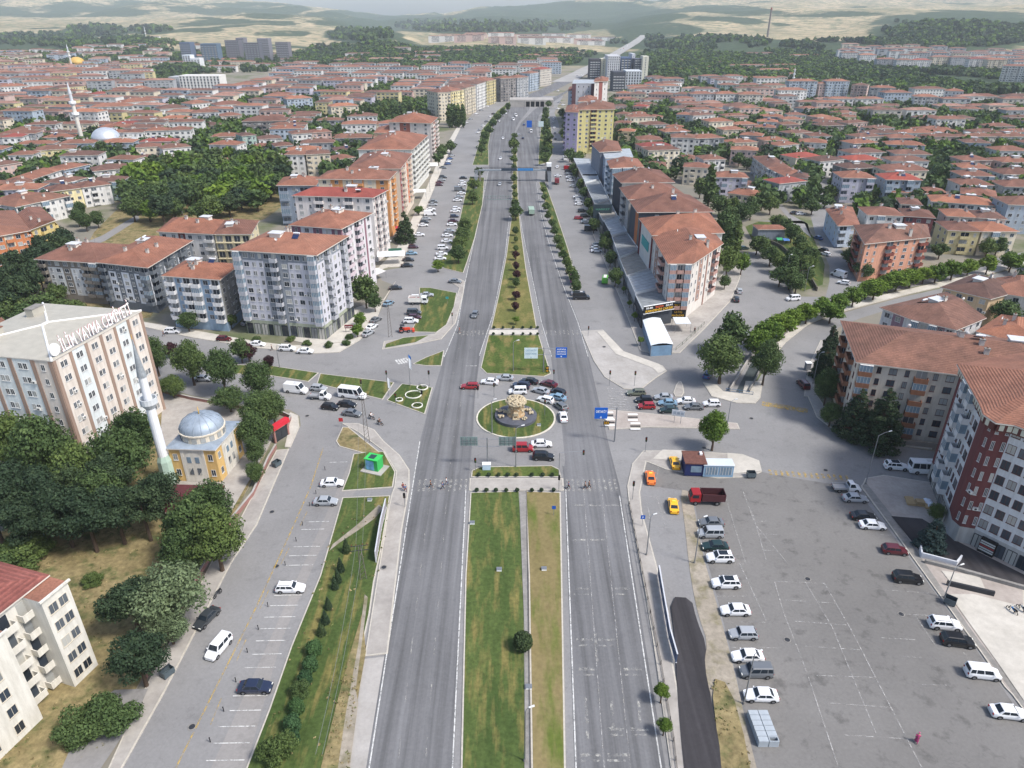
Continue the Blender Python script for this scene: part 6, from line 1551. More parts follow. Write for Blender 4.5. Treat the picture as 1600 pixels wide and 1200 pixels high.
def person(label,px,py,rz,top,legs,hair=(40,32,28),pose='walk',skirt=False,group=None,loc=None):
    p=loc or P(px,py); p=Vector(p); p.z=max(p.z,.05)
    t=thing('person',label,'person',p,R(rz),group); s=.32 if pose=='walk' else .08
    if pose=='ride': hip=.92; kn=[(.38,.2,.72),(.38,-.2,.72)]; ft=[(.2,.2,.3),(.2,-.2,.3)]; hx=-.15
    else: hip=.92; kn=[(s*.75,.1,.5),(-s*.35,-.1,.5)]; ft=[(s,.1,.07),(-s*1.1,-.1,.09)]; hx=0
    V=[(hx,0,hip),(hx,0,hip+.22),(hx+.02,0,hip+.45),(hx+.02,0,hip+.58),(hx+.04,0,hip+.66),(hx+.05,0,hip+.78)]; rd=[.13,.12,.145,.06,.085,.075]; E_=[(0,1),(1,2),(2,3),(3,4),(4,5)]
    for k,sd in enumerate((1,-1)):
        i=len(V); V+=[(hx,sd*.1,hip-.08),kn[k],ft[k],(ft[k][0]+.16,ft[k][1],.05 if pose!='ride' else ft[k][2]-.03)]; rd+=[.095,.062,.045,.03]; E_+=[(0,i),(i,i+1),(i+1,i+2),(i+2,i+3)]
        if pose=='ride': el=(hx+.2,sd*.3,hip+.22); ha=(hx+.48,sd*.28,hip+.2)
        else: el=(-sd*s*.3,sd*.25,hip+.2); ha=(-sd*s*.3+.12,sd*.24,hip-.04)
        j=len(V); V+=[(hx+.02,sd*.19,hip+.47),el,ha]; rd+=[.055,.042,.028]; E_+=[(2,j),(j,j+1),(j+1,j+2)]
        d=(Vector(ha)-Vector(el)).normalized()
        for q in range(5):
            m_=len(V); f=Vector(ha)+d*.07+Vector((.012,(q-2)*.018,0)); L=(.05,.07,.08,.072,.058)[q]
            V+=[tuple(f),tuple(f+d*L+Vector((.015,0,-.01)))]; rd+=[.01,.008]; E_+=[(j+2,m_),(m_,m_+1)]
    mkobj('body',skinmesh('body',V,E_,rd,SKINC),t)
    Vt=[V[1],V[2],V[0]]; rt=[.145,.17,.15]; Et=[(0,1),(0,2)]
    for sd,b0 in((1,10),(-1,24)): pass
    i1=6; step=4+3+10
    for k in range(2):
        j=6+k*step+4; n=len(Vt); Vt+=[V[j],V[j+1]]; rt+=[.075,.058]; Et+=[(1,n),(n,n+1)]
    mkobj('shirt',skinmesh('shirt',Vt,Et,rt,paint(top,.85)),t)
    Vl=[V[0]]; rl=[.15]; El=[]
    for k in range(2):
        j=6+k*step; n=len(Vl); Vl+=[V[j],V[j+1],(V[j+2][0],V[j+2][1],V[j+2][2]+.05)]; rl+=[.11,.085,.06]; El+=[(0,n),(n,n+1),(n+1,n+2)]
    mkobj('trousers',skinmesh('trousers',Vl,El,rl,paint(legs,.85)),t)
    if skirt:
        b=MB(); b.lathe([(.17,hip+.1),(.24,.35),(.25,.3)],paint(legs,.9),12); b.obj('skirt',t)
    b=MB(); c=Vector(V[5]); b.lathe([(.1*math.sin(a),.105*math.cos(a)) for a in np.linspace(0,2.0,7)],paint(hair,.9),12); o=b.obj('hair',t,True); o.location=c+Vector((-.012,0,.02))
    b=MB(); b.box(.068,-.012,-.03,.095,.012,.0,SKINC); b.box(.07,-.035,.01,.078,-.018,.022,RUB); b.box(.07,.018,.01,.078,.035,.022,RUB); b.box(.066,-.022,-.058,.074,.022,-.05,paint((140,70,64))); o=b.obj('face',t); o.location=c
    return t
person('woman in pink headscarf and skirt crossing the parking lot',1431,1160,60,(196,70,130),(150,60,100),(200,90,140),skirt=True)
person('person in dark red top on the pavement by the signal post',630,766,-60,(110,30,50),(70,60,110)); person('child in light clothes beside the person in dark red',634,769,-60,(60,110,150),(90,60,70))
person('person in dark clothes walking on the left zebra crossing',673,762,0,(50,54,60),(44,46,50)); person('person in white shirt on the left zebra crossing',698,758,180,(214,216,218),(70,80,110)); person('person in blue beside the white shirted one on the crossing',692,765,180,(80,110,160),(60,64,74))
person('person in blue waiting at the median edge',888,764,0,(70,90,150),(50,54,66)); person('person in grey in the middle of the right crossing',914,764,0,(150,152,154),(60,60,64)); person('person in black in the middle of the right crossing',920,763,0,(36,36,40),(34,34,38))
person('person standing by the fence of the canopied forecourt',1085,520,90,(60,56,60),(44,44,50)); person('person on the avenue beside the parked white cars',425,548,20,(44,46,52),(40,42,48)); person('person on the avenue near the white off-road car',256,526,20,(90,96,120),(60,60,70)); person('person in maroon crossing the upper zebra on the left road',718,520,-30,(110,40,50),(50,50,60))
for k,(px,py,rz,c1) in enumerate(((581,655,-30,(216,216,214)),(594,664,-30,(40,42,46)))):
    p=P(px,py); person('motorcycle rider in %s jacket'%('white' if k==0 else 'black'),0,0,rz,c1,(40,42,50),(30,30,32),'ride',loc=(p.x,p.y,.05))
# ------------------------------------------------ street furniture
def lamp(label,px,py,h,rz=0,arm=1.6,col=STEEL,dbl=False,group=None,name='street_lamp'):
    t=simple_thing(name,label,'street lamp',px,py,rz,group); b=MB(); b.tube([(0,0,0),(0,0,h*.5),(0,0,h)],[.11,.09,.06],col,7); b.tube([(0,0,0),(0,0,.4)],[.2,.16],CONCD,8); b.obj('pole',t)
    for s in((1,-1) if dbl else (1,)):
        b=MB(); b.tube([(0,0,h-.05),(s*arm*.6,0,h+.35),(s*arm,0,h+.4)],.045,col,5); a=b.obj('arm',t)
        b=MB(); b.tube([(s*(arm-.1),0,h+.4),(s*(arm+.6),0,h+.42)],[.09,.13],paint((210,212,212),.5),8); b.obj('lamp_head',t)
    return t
def signal(label,px,py,rz=0,h=3.2,group='traffic signals of the junction',arm=0):
    t=simple_thing('traffic_light',label,'traffic light',px,py,rz,group); b=MB(); b.tube([(0,0,0),(0,0,h)],.06,STEEL,6)
    if arm: b.tube([(0,0,h),(arm,0,h+.3)],.05,STEEL,6)
    b.obj('pole',t); x=arm; z=h+(.3 if arm else 0)
    b=MB(); b.box(x-.17,-.16,z-.75,x+.17,.14,z+.25,BLK); hd=b.obj('signal_head',t)
    for k,c in enumerate(((150,30,26),(120,90,20),(20,90,40))):
        b=MB(); zz_=z+.08-k*.3; b.lathe([(.0,0),(.11,0)],paint(c,.4),10); b.v=[(x+a,-.165,zz_+b_) for a,b_,_ in b.v]; b.obj('lens',hd)
    return t
SIG=[(633,793,'on the pavement left of the left crossing'),(605,600,'on the flowerbed lawn nearest the avenue'),(671,603,'at the far right corner of the flowerbed lawn'),(619,634,'at the left corner of the flowerbed lawn'),(660,632,'by the front flowerbed ring'),(566,618,'on the avenue verge beside the minibus'),(747,622,'at the left rim of the roundabout'),(772,620,'at the back rim of the roundabout'),(851,650,'at the right rim of the roundabout'),(743,737,'at the left tip of the median'),(873,768,'at the right end of the median crossing'),(952,603,'at the corner of the triangular plaza'),(946,660,'beside the striped island'),(1008,707,'at the taxi corner bend'),(988,781,'on the right pavement by the crossing'),(919,526,'at the top of the triangular plaza'),(707,507,'beside the upper zebra on the left'),(991,604,'on the plaza edge beside the olive estate car'),(865,596,'at the lower tip of the north median')]
for k,(px,py,w) in enumerate(SIG): signal('traffic light '+w,px,py,random.choice([0,20,-30,160]),2.9+(k%3)*.5)
signal('traffic light on a long arm reaching over the right carriageway',873,748,0,6.,arm=4.6)
LP_=[(1352,757,11,'tall steel lamp post at the corner of the diagonal kerb',2.4),(1085,880,9,'grey lamp post on the dirt verge by the grey saloon',.0),(1162,1100,9,'grey lamp post on the verge above the stacked blocks',0),(806,730,9,'lamp post in the grass tip of the median',1.2),(769,678,8,'lamp post on the left side of the roundabout lawn',0),(802,580,8,'twin camera pole in the north median lawn',1.),(1227,435,8,'wooden pole beside the canal street',0),(1257,455,8,'steel lamp post at the end of the garden',1.2),(1270,600,8,'lamp post on the east bend pavement',.8),(1135,672,7,'lamp post beside the willow shaped tree',1.),(820,1190,9,'lamp post on the near edge of the median',0),(1010,868,8,'lamp post beside the right fence',0),(1475,935,6,'lamp post with double arm on the diagonal kerb',1.),(437,575,6,'short lamp post in the avenue lawn',.5),(505,525,9,'slim flag mast like lamp post at the plaza corner',.3),(672,300,8,'lamp post on the shop pavement of the left service road',1.2),(1385,700,6,'lamp post before the beige block',.6),(350,507,8,'concrete post before the pale blue block',0)]
for px,py,h,lab,arm in LP_: lamp(lab,px,py,h,20,arm if arm else .5)
# bollard lamps in a line along the right pavement
def post(name,label,cat,px,py,h,r,m,group): t=simple_thing(name,label,cat,px,py,0,group); b=MB(); b.tube([(0,0,0),(0,0,h)],r,m,8); b.obj('shaft',t); b=MB(); b.tube([(0,0,h),(0,0,h+.06)],r*1.3,RUB,8); b.obj('cap',t); return t
BP=[(511,1105//1,0)]
for k,(px,py) in enumerate([(508,735),(502,757),(494,772),(484,791),(473,821),(463,846),(446,884),(419,948),(404,984),(387,1020),(369,1066),(350,1112),(329,1160)]):
    post('parking_bollard','thin black and orange bollard, %s from the far end of the marked bays'%ordn(k),'bollard',px,py,.8,.06,RUB,'bollards along the parking bays')
# lattice pole with wires, H poles
def lattice(label,px,py,h,name='power_pole'):
    t=simple_thing(name,label,'power pole',px,py,10); b=MB()
    for s in(-1,1): b.tube([(s*.5,0,0),(s*.16,0,h)],.06,paint((110,104,98),.8),4)
    for k in range(int(h/.9)):
        z=k*.9; w0=.5-.34*z/h; w1=.5-.34*min(h,z+.9)/h; b.tube([(-w0,0,z),(w1,0,min(h,z+.9))],.035,paint((110,104,98),.8),4)
    b.obj('mast',t); b=MB()
    for z in(h-.1,h-1.): b.tube([(-1.4,0,z),(1.4,0,z)],.06,DKMET,4)
    b.obj('crossarm',t)
    for x in(-1.2,-.5,.5,1.2): b=MB(); b.tube([(x,0,h),(x,0,h+.3)],.06,paint((120,70,50),.5),6); b.obj('insulator',t)
    return t
lattice('tall lattice power pole on the corner island beside the waiting cars',574,692,11.5); lattice('tall concrete power pole at the tip of the service road',610,527,10.5); lattice('wooden power pole in the long left verge',568,906,7); lattice('power pole on the canal street corner',1250,452,6.5)
def wire(label,a,b_,za,zb,sag=1.5):
    A=P(*a); B=P(*b_); A.z=za; B.z=zb; m=MB(); m.tube([A.lerp(B,k/16)-Vector((0,0,sag*4*(k/16)*(1-k/16))) for k in range(17)],.025,paint((120,122,120),.6),4); tag(m.obj('power_line'),label,'cable')
wire('overhead cable from the lattice pole towards the long verge, left strand',(568,692),(563,906),11.4,7.1); wire('overhead cable from the lattice pole towards the long verge, right strand',(580,692),(573,906),11.4,7.1)
wire('overhead cable running on from the verge pole to the near edge, left strand',(563,906),(505,1240),7.1,7); wire('overhead cable running on from the verge pole to the near edge, right strand',(573,906),(515,1240),7.1,7)
# road signs on gantries
BLUE=paint((24,92,184),.5,.05,name='sign_blue'); GREYB=paint((118,136,134),.6,.15)
def gantry(label,px,py,h,panels,rz=0,span=(0,0)):
    t=simple_thing('sign_gantry',label,'road sign',px,py,rz); b=MB(); b.tube([(0,0,0),(0,0,h)],[.16,.12],STEEL,8); b.obj('pole',t); b=MB()
    for z in(h-.3,h-2.): b.tube([(span[0],0,z),(span[1],0,z)],.06,STEEL,5)
    b.obj('arm',t)
    for (x0,x1,z0,z1,m,lines,tm) in panels:
        b=MB(); b.box(x0,-.22,z0,x1,-.12,z1,m); s=b.obj('sign_panel',t)
        if lines=='grid':
            g=MB()
            for k in range(4): x=x0+(x1-x0)*(k+.5)/4; g.box(x-.04,-.3,z0,x+.04,-.221,z1,STEEL)
            for z in(z0+.7,z1-.7): g.box(x0,-.34,z-.04,x1,-.301,z+.04,STEEL)
            g.obj('back_frame',s)
        elif lines:
            n=len(lines)
            for i,l in enumerate(lines): signtext(s,l,(z1-z0)/(n+2.1),((x0+x1)/2,-.235,z1-(z1-z0)*(i+1.05)/(n+1.3)),0,tm,(x1-x0)*.82,.01)
            g=MB(); cx=(x0+x1)/2; g.add([(cx-.22,-.232,z0+.35),(cx,-.232,z0+.1),(cx+.22,-.232,z0+.35)],[(0,1,2)],tm); g.box(cx-.07,-.234,z0+.35,cx+.07,-.2205,z0+.55,tm); g.obj('arrow',s)
    return t
WHT=paint((232,234,234),.5,.03); LBL=paint((150,176,190),.5)
gantry('sign gantry with blue and white boards standing in the north median',849,582,7.0,[(3.0,5.8,4.2,7.0,BLUE,['ANKARA','ŞEHİR MERKEZİ','HASTANE'],WHT),(-4.9,-1.5,4.0,6.9,paint((206,222,222),.5),['ORTAKÖY','HASTANE'],LBL)],0,(-4.,3.))
gantry('blue direction sign over the right carriageway beside the striped island',960,690,8.2,[(-4.6,-1.9,5.7,8.3,BLUE,['ORTAKÖY'],WHT)],0,(-2.,0))
gantry('grey backs of two direction boards on a pole south of the roundabout',762,728,6.6,[(-5.3,-1.9,4.9,6.9,GREYB,'grid',None),(2.3,5.6,4.9,6.9,GREYB,'grid',None)],0,(-2.,2.4))
gantry('distant blue and white gantry boards over the divided road',843,212,10,[(-10,-6,6,11,BLUE,None,None),(-1,3,6.5,10.5,paint((206,222,222),.5),None,None)],0,(-7,0))
t=simple_thing('sign_gantry','grey lattice gantry spanning the left carriageway before the footbridge','road sign',759,330); b=MB(); A=P(758,330); B=P(797,330); L=(B-A).length
for z in(5.4,7.): b.tube([(0,0,z),(L,0,z)],.1,GREYB,5)
for k in range(11): b.tube([(L*k/10,0,5.4),(L*k/10,0,7)],.07,GREYB,4)
b.obj('truss',t)
for x in(0,L): b=MB(); b.tube([(x,0,0),(x,0,7)],.14,STEEL,6); b.obj('pole',t)
# small signs
def smallsign(label,px,py,h,w,hh,m,txt=None,group=None,rz=0):
    t=simple_thing('road_sign',label,'road sign',px,py,rz,group); b=MB(); b.tube([(0,0,0),(0,0,h)],.04,STEEL,5); b.obj('pole',t); b=MB(); b.box(-w/2,-.07,h-hh,w/2,-.03,h,m); s=b.obj('sign_panel',t)
    if txt: signtext(s,txt,hh*.6,(0,-.08,h-hh*.75),0,WHT,None,.01)
    return t
BC=paint((30,84,170),.5)
smallsign('blue parking sign on the right pavement by the taxis',1003,823,2.5,.8,.8,BC,'P'); smallsign('blue sign on the dry grass of the median',865,806,2.2,.7,.7,BC); smallsign('blue sign on the triangular lawn',699,475,2.4,.9,.7,paint((60,150,150)))
YB=paint((214,160,40),.5); t=smallsign('yellow and black chevron board by the striped island',947,668,1.6,1.3,.9,BLK); k=MB(); [k.add([(-.5+i*.35,-.085,.8),(-.35+i*.35,-.085,.8),(-.2+i*.35,-.085,1.15),(-.35+i*.35,-.085,1.5),(-.5+i*.35,-.085,1.5),(-.35+i*.35,-.085,1.15)],[(0,1,2,3,4,5)],YB) for i in range(3)]; k.obj('chevrons',t)
t=smallsign('yellow and black double sign at the north median tip',855,583,1.9,.8,1.7,BLK); k=MB(); [k.lathe([(.12,0),(.28,0)],YB,12) for _ in(0,)]; k.v=[(x,-.085,y+1.45) for x,y,_ in k.v]; k.obj('ring',t); k=MB(); k.lathe([(.12,0),(.28,0)],YB,12); k.v=[(x,-.085,y+.65) for x,y,_ in k.v]; k.obj('ring',t)
t=simple_thing('notice_board','slanted white triple panel board beside the dark green saloon','notice board',1058,662,-20); b=MB(); [b.tube([(x,0,0),(x,0,3)],.05,STEEL,5) for x in(-.7,.7)]; b.obj('posts',t); b=MB(); b.box(-1.4,-.1,2.,1.4,-.02,3.4,paint((206,210,214),.5)); s=b.obj('sign_panel',t); [partbox(s,'panel_disc',[(-1.1+i*.85,-.12,2.4,-.5+i*.85,-.101,3.0)],paint((160,170,180))) for i in range(3)]
smallsign('red round sign at the corner of the parking bays',534,668,2.4,.9,.9,paint((176,40,44)))
# footbridge
A=P(757,283); B=P(846,283); zB=6.2; A.z=B.z=0; L=(B-A).length
t=thing('footbridge','steel pedestrian footbridge with blue banner crossing both carriageways','footbridge',A,math.atan2((B-A).y,(B-A).x)); b=MB(); b.box(-3,-1.2,zB-.5,L+3,1.2,zB,paint((132,140,146),.6)); b.obj('deck',t)
for s in(-1,1):
    b=MB(); b.box(-3,s*1.2-.04,zB+1.1,L+3,s*1.2+.04,zB+1.2,DKMET)
    for k in range(50): x=-3+(L+6)*k/49; b.box(x-.04,s*1.2-.03,zB,x+.04,s*1.2+.03,zB+1.1,DKMET)
    b.obj('railing',t)
b=MB(); b.box(L*.58,-1.35,zB-.3,L*.85,-1.26,zB+1.,paint((60,130,190),.5)); b.obj('banner',t); b=MB(); b.box(L*.3,-1.35,zB-.3,L*.57,-1.26,zB+1.,paint((50,64,80),.5)); b.obj('dark_banner',t)
for x in(-2.4,L*.48,L+2.4): b=MB(); b.box(x-.35,-.9,0,x+.35,.9,zB-.5,CONCD); b.obj('pier',t)
for x,s in((-4.2,-1),(L+4.0,-1)):
    b=MB()
    for k in range(20): b.box(x-1,-1.-k*1.1,zB-.3-k*.31,x+1,.1-k*1.1,zB-.15-k*.31,paint((120,126,132),.7))
    b.obj('staircase',t)
b=MB(); b.box(L+2.8,-1.6,0,L+5.2,1.6,zB+3.6,paint((40,42,48),.5)); b.box(L+2.7,-1.7,zB+1.8,L+5.3,1.7,zB+3.7,WHT); b.obj('lift_tower',t)
# underpass portal
A=P(821,167); B=P(851,167); A.z=B.z=0
t=thing('underpass','concrete underpass portal with dark openings where the divided road dips','underpass',A); L=(B-A).length; b=MB(); b.box(-16,0,5.2,L+9,26,6.8,CONC); b.obj('deck',t); b=MB(); b.box(0,2,0,L,2.4,5.2,BLK); b.obj('opening_shade',t)  # solid black slab stands in for the shade inside the portal
for k in range(5): b=MB(); x=L*k/4; b.box(x-.5,-.2,0,x+.5,1.9,5.2,CONC); b.obj('pillar',t)
for s,x in((0,-16),(1,L)): b=MB(); b.box(x,.2,0,x+(16 if not s else 9),24,5.15,CONC); b.obj('side_wall',t)
# fences, walls, billboards
def linefence(name,label,cat,pts,h,m,post=2.5,rails=(.3,.9),solid=None,cap=None,z0=.0):
    p=[P(a,b) for a,b in pts]; o=p[0]; t=thing(name,label,cat,o); b=MB(); pb=MB()
    for a,c in zip(p,p[1:]):
        d=(c-a); L=d.length; d.normalize(); M4=Matrix.Translation(a-o)@Matrix.Rotation(math.atan2(d.y,d.x),4,'Z')
        if solid: b.box(0,-solid/2,z0,L,solid/2,h,m,M4)
        else:
            for r in rails: b.box(0,-.03,h*r,L,.03,h*r+.07,m,M4)
        if cap: pb.box(0,-solid/2-.05,h,L,solid/2+.05,h+.08,cap,M4)
        elif not solid:
            n=max(1,int(L/post))
            for k in range(n+1): pb.box(L*k/n-.05,-.05,0,L*k/n+.05,.05,h,m,M4)
    b.obj('panel' if solid else 'rail',t); 
    if pb.v: pb.obj('cap' if cap else 'posts',t)
    return t
RAIL=paint((96,92,88),.7)
linefence('railing','long grey kerb railing between right carriageway and pavement','railing',[(983,790),(1000,880),(1016,960),(1032,1040),(1052,1160),(1066,1290)],1.,RAIL)
WM_=paint((198,200,204),.5)
def billboard_row(label,pts,h,col,name='billboard_row',hb=.6):
    p=[P(a,b) for a,b in pts]; t=thing(name,label,'billboard',p[0]); k=0
    for a,c in zip(p,p[1:]):
        d=(c-a); L=d.length; d.normalize(); n=max(1,int(round(L/3.2)))
        for i in range(n):
            o=a+d*(L*i/n)-p[0]; w=L/n; b=MB(); b.box(.06,-.06,hb,w-.06,.06,h,col); x=b.obj('panel',t); x.location=o; x.rotation_euler=(0,0,math.atan2(d.y,d.x))
            f=MB(); f.box(0,-.1,0,.1,.1,h+.08,WM_); f.box(.1,-.1,h,w,.1,h+.1,WM_); f.box(.1,-.09,hb-.1,w,.09,hb,WM_); y=f.obj('frame',t); y.location=o; y.rotation_euler=(0,0,math.atan2(d.y,d.x))
    return t
billboard_row('row of white framed blue advertising panels beside the right pavement',[(1028,900),(1038,960),(1045,1000),(1056,1040)],2.2,paint((70,84,110),.5,.3,.4))
billboard_row('row of white framed advertising panels leaning along the left pavement',[(588,880),(596,830),(604,796)],2.4,paint((150,146,150),.5,.4,.5))
BRICK=paint((150,112,104),.9,.2,3)
linefence('boundary_wall','low pink boundary wall along the left road pavement','wall',[(228,1062),(262,990),(330,870),(366,812),(396,775),(420,720),(432,700)],1.0,BRICK,solid=.25,cap=CONC)
linefence('boundary_wall','low pink boundary wall from the red gate along the avenue','wall',[(447,676),(455,655),(440,648),(380,640),(300,626),(250,614)],1.0,BRICK,solid=.25,cap=CONC)
linefence('canal_wall','low concrete wall on the near bank of the canal','wall',[(1170,614),(1192,572),(1216,534),(1242,506),(1264,492)],.9,CONCD,solid=.3); linefence('canal_wall','low concrete wall on the far bank of the canal','wall',[(1140,612),(1168,566),(1196,524),(1228,496),(1258,484)],1.0,CONC,solid=.3)
linefence('railing','dark railing on the bridge side of the canal street','railing',[(1212,505),(1236,489),(1262,480),(1298,472),(1330,465)],1.1,RAIL); linefence('railing','dark railing along the far canal bank trees','railing',[(1340,462),(1400,448),(1480,430),(1600,402)],1.,RAIL)
linefence('railing','blue railing across the end of the canal','railing',[(1134,612),(1176,618)],1.,paint((90,120,150),.6)); linefence('retaining_wall','dark retaining wall curving above the canal garden','wall',[(1180,388),(1206,398),(1226,422),(1238,462)],1.2,CONCD,solid=.4); linefence('retaining_wall','dark rubble wall of the garden slope','wall',[(1186,372),(1220,388),(1256,420),(1276,455)],1.4,paint((96,92,84),.9,.3),solid=.4)
linefence('railing','grey fence round the canopied forecourt','railing',[(1056,548),(1066,540),(1086,522),(1100,508)],1.2,paint((130,134,120),.7)); linefence('boundary_wall','grey garden wall in front of the beige block','wall',[(1284,655),(1330,678),(1400,694),(1470,702)],1.2,paint((150,140,130),.9),solid=.3)
linefence('parapet','grey stone edge of the parking forecourt','wall',[(1444,880),(1500,894),(1600,922)],.8,CONCD,solid=.5); linefence('parapet','short dark wall with planters on the pale forecourt','wall',[(1478,915),(1552,932)],1.,DKMET,solid=.4); linefence('garden_wall','low white wall round the blue spruce by the tower','wall',[(1436,857),(1438,872),(1492,886),(1500,876)],1.2,paint((206,208,212)),solid=.25)
linefence('guardrail','thin rail along the median drain','railing',[(823,768),(825,900),(829,1200),(831,1290)],.35,RAIL,post=6)
# gate, kiosks, cabins
t=simple_thing('entrance_gate','bright red entrance arch with dark gate in the pink wall','gate',441,686,62); RG=paint((196,44,58),.6)
for x in(-1.9,1.9): partbox(t,'pillar',[(x-.2,-.2,0,x+.2,.2,3.2)],BRICK)
partbox(t,'arch_beam',[(-2.3,-.6,3.2,2.3,.6,4.2)],RG); partbox(t,'gate_leaf',[(-1.7,-.05,.1,-.03,.05,2.6),(.03,-.05,.1,1.7,.05,2.6)],DKMET)
t=simple_thing('kiosk','green recycling kiosk with printed sides and dark roof panel','kiosk',586,733,-20); partbox(t,'plinth',[(-2.2,-2.0,0,2.4,1.6,.26)],CONC); partbox(t,'body',[(-1.5,-1.1,.26,1.3,1.1,2.7)],paint((52,168,84),.5)); partbox(t,'printed_panel',[(-1.3,-1.14,.4,.5,-1.101,2.5)],paint((120,176,214),.5,.5,.8)); partbox(t,'side_panel',[(-1.54,-.9,.4,-1.501,.9,2.4)],paint((90,150,200),.5,.4)); partbox(t,'roof',[(-1.6,-1.2,2.7,1.4,1.2,2.85)],paint((60,190,90),.5)); partbox(t,'roof_panel',[(-.9,-.7,2.85,.4,.7,2.9)],paint((50,70,70),.3))
bN=paint((36,46,92),.6); t=simple_thing('guard_cabin','navy blue cabin with rusty brown roof at the taxi stand','cabin',1083,738,-3); partbox(t,'body',[(-2.0,-1.5,.15,2.0,2.8,2.9)],bN); partbox(t,'roof',[(-2.15,-1.65,2.9,2.15,2.95,3.1)],paint((110,74,64),.8,.4,2)); partbox(t,'window',[(-.9,-1.55,1.0,1.2,-1.501,2.4)],GLASSB); partbox(t,'air_unit',[(1.2,1.4,3.1,1.7,2.2,3.5)],WHT)
t=simple_thing('container_cabin','pale blue container cabin with white windows beside the navy cabin','cabin',1119,741,-2); cb_=paint((136,166,190),.5); partbox(t,'body',[(-2.9,-1.2,.15,2.9,1.2,2.7)],cb_); partbox(t,'roof',[(-3.,-1.3,2.7,3.,1.3,2.85)],paint((200,208,212),.5)); 
for x0 in(-2.4,.3): partbox(t,'window',[(x0,-1.26,.7,x0+2.2,-1.201,2.4)],GLASSB); partbox(t,'window_frame',[(x0+i*.55-.04,-1.3,.7,x0+i*.55+.04,-1.261,2.4) for i in range(5)],FRAMEW)
t=simple_thing('kiosk_box','small grey booth on the east bend pavement','booth',1261,578,0); partbox(t,'body',[(-.6,-.6,.1,.6,.6,2.0)],paint((120,122,128))); partbox(t,'roof',[(-.7,-.7,2.0,.7,.7,2.15)],WHT)
t=simple_thing('shed','grey shed with red roof in the canal garden','shed',1200,372,0); partbox(t,'wall',[(-5.5,-3,0,5.5,4,4.2)],wallmat((128,136,148))); b=MB(); hiproof([Vector((-5.5,-3,0)),Vector((5.5,-3,0)),Vector((5.5,4,0)),Vector((-5.5,4,0))],4.2,.25,.4,TILE,b); b.obj('roof',t)
# rubbish containers
def bin_(label,px,py,rz=0):
    t=simple_thing('rubbish_container',label,'rubbish container',px,py,rz,'metal rubbish containers'); m=paint((96,108,114),.5,.2,metal=.4); b=MB()
    b.box(-.75,-.55,.3,.75,.55,.38,m)
    for bx in((-.8,-.6,.38,-.74,.6,1.25),(.74,-.6,.38,.8,.6,1.25),(-.739,-.6,.38,.739,-.54,1.25),(-.739,.54,.38,.739,.6,1.25)): b.box(*bx,m)
    b.obj('tub',t); b=MB(); b.add([(-.8,.6,1.27),(.8,.6,1.27),(.8,.1,1.62),(-.8,.1,1.62)],[(0,1,2,3)],m); b.add([(-.8,.6,1.25),(.8,.6,1.25),(.8,.1,1.6),(-.8,.1,1.6)],[(3,2,1,0)],m); b.obj('lid',t)
    for x in(-.6,.6):
        for y in(-.4,.4): b=MB(); b.tube([(x,y-.04,.14),(x,y+.04,.14)],.13,RUB,8); b.obj('caster',t)
bin_('grey rubbish container on the left pavement near the wasteland',263,1056,60); bin_('grey rubbish container on the left pavement by the red gate',433,729,60); bin_('grey rubbish container by the taxi corner',1173,746,0); bin_('grey rubbish container on the diagonal kerb',1483,944,-40)
# stacked concrete troughs: each one a thing
import itertools
o0=P(1184,1168); ex=(P(1217,1168)-o0)/2.02; ey=(P(1166,1118)-o0)/6.; bm_=MB(); wx,wy=ex.length*.93,ey.length*.93; CT=paint((164,172,178),.9,.15)
bm_.box(-wx/2,-wy/2,0,wx/2,wy/2,1.05,CT); mA=bm_.mesh('block'); bm2=MB(); w=.1
for bx in((-wx/2,-wy/2,0,wx/2,wy/2,.1),(-wx/2,-wy/2,.1,-wx/2+w,wy/2,1.05),(wx/2-w,-wy/2,.1,wx/2,wy/2,1.05),(-wx/2+w,-wy/2,.1,wx/2-w,-wy/2+w,1.05),(-wx/2+w,wy/2-w,.1,wx/2-w,wy/2,1.05)): bm2.box(*bx,CT)
bm2.box(-wx/2+w,-wy/2+w,.1,wx/2-w,wy/2-w,.14,BLK); mB=bm2.mesh('open_block')
for i,j in itertools.product((0,1),range(6)):
    k=(i==1 and j==0); p=o0+ex*(i+.5)+ey*(j+.5); o=mkobj('concrete_trough',mB if k else mA); o.location=(p.x,p.y,.05); o.rotation_euler=(0,0,math.atan2(ex.y,ex.x))
    tag(o,'open hollow grey concrete trough at the near right end of the block stack' if k else 'grey concrete block in the %s column, %s from the near end'%(('left','right')[i],ordn(j)),'concrete block','grey concrete blocks on the parking lot')
# roundabout island, plinth and monument
ce=P(806,653); ax=(P(868,653)-P(744,653)).length/2; b=MB(); pts=[Vector((ce.x+ax*math.cos(a),ce.y+ax*1.0*math.sin(a),0)) for a in np.linspace(0,2*pi,40,endpoint=False)]
n=40; lo=[(p.x,p.y,0) for p in pts]; hi=[(p.x,p.y,.2) for p in pts]; q=inset(pts,.35); b.add(lo+hi,[(i,(i+1)%n,n+(i+1)%n,n+i) for i in range(n)],KERBW); b.add(hi+[(p.x,p.y,.2) for p in q],[(i,(i+1)%n,n+(i+1)%n,n+i) for i in range(n)],KERBW); sheetmesh(b,q,.215,GRASSW); struct(b.obj('roundabout_grass'))
pc=P(806,653); t=thing('monument','golden stone fruit heap monument on a dark round plinth in the roundabout','monument',(pc.x,pc.y,.2)); rp=ax*.53
b=MB(); b.lathe([(rp,0),(rp,.7),(rp-.15,.75),(.1,.9)],paint((88,90,98),.5,.25,.8),40); b.obj('plinth',t)
STN=paint((190,176,148),.85,.4,2.5,name='golden_stone'); b=MB()
rs=np.random.RandomState(4)
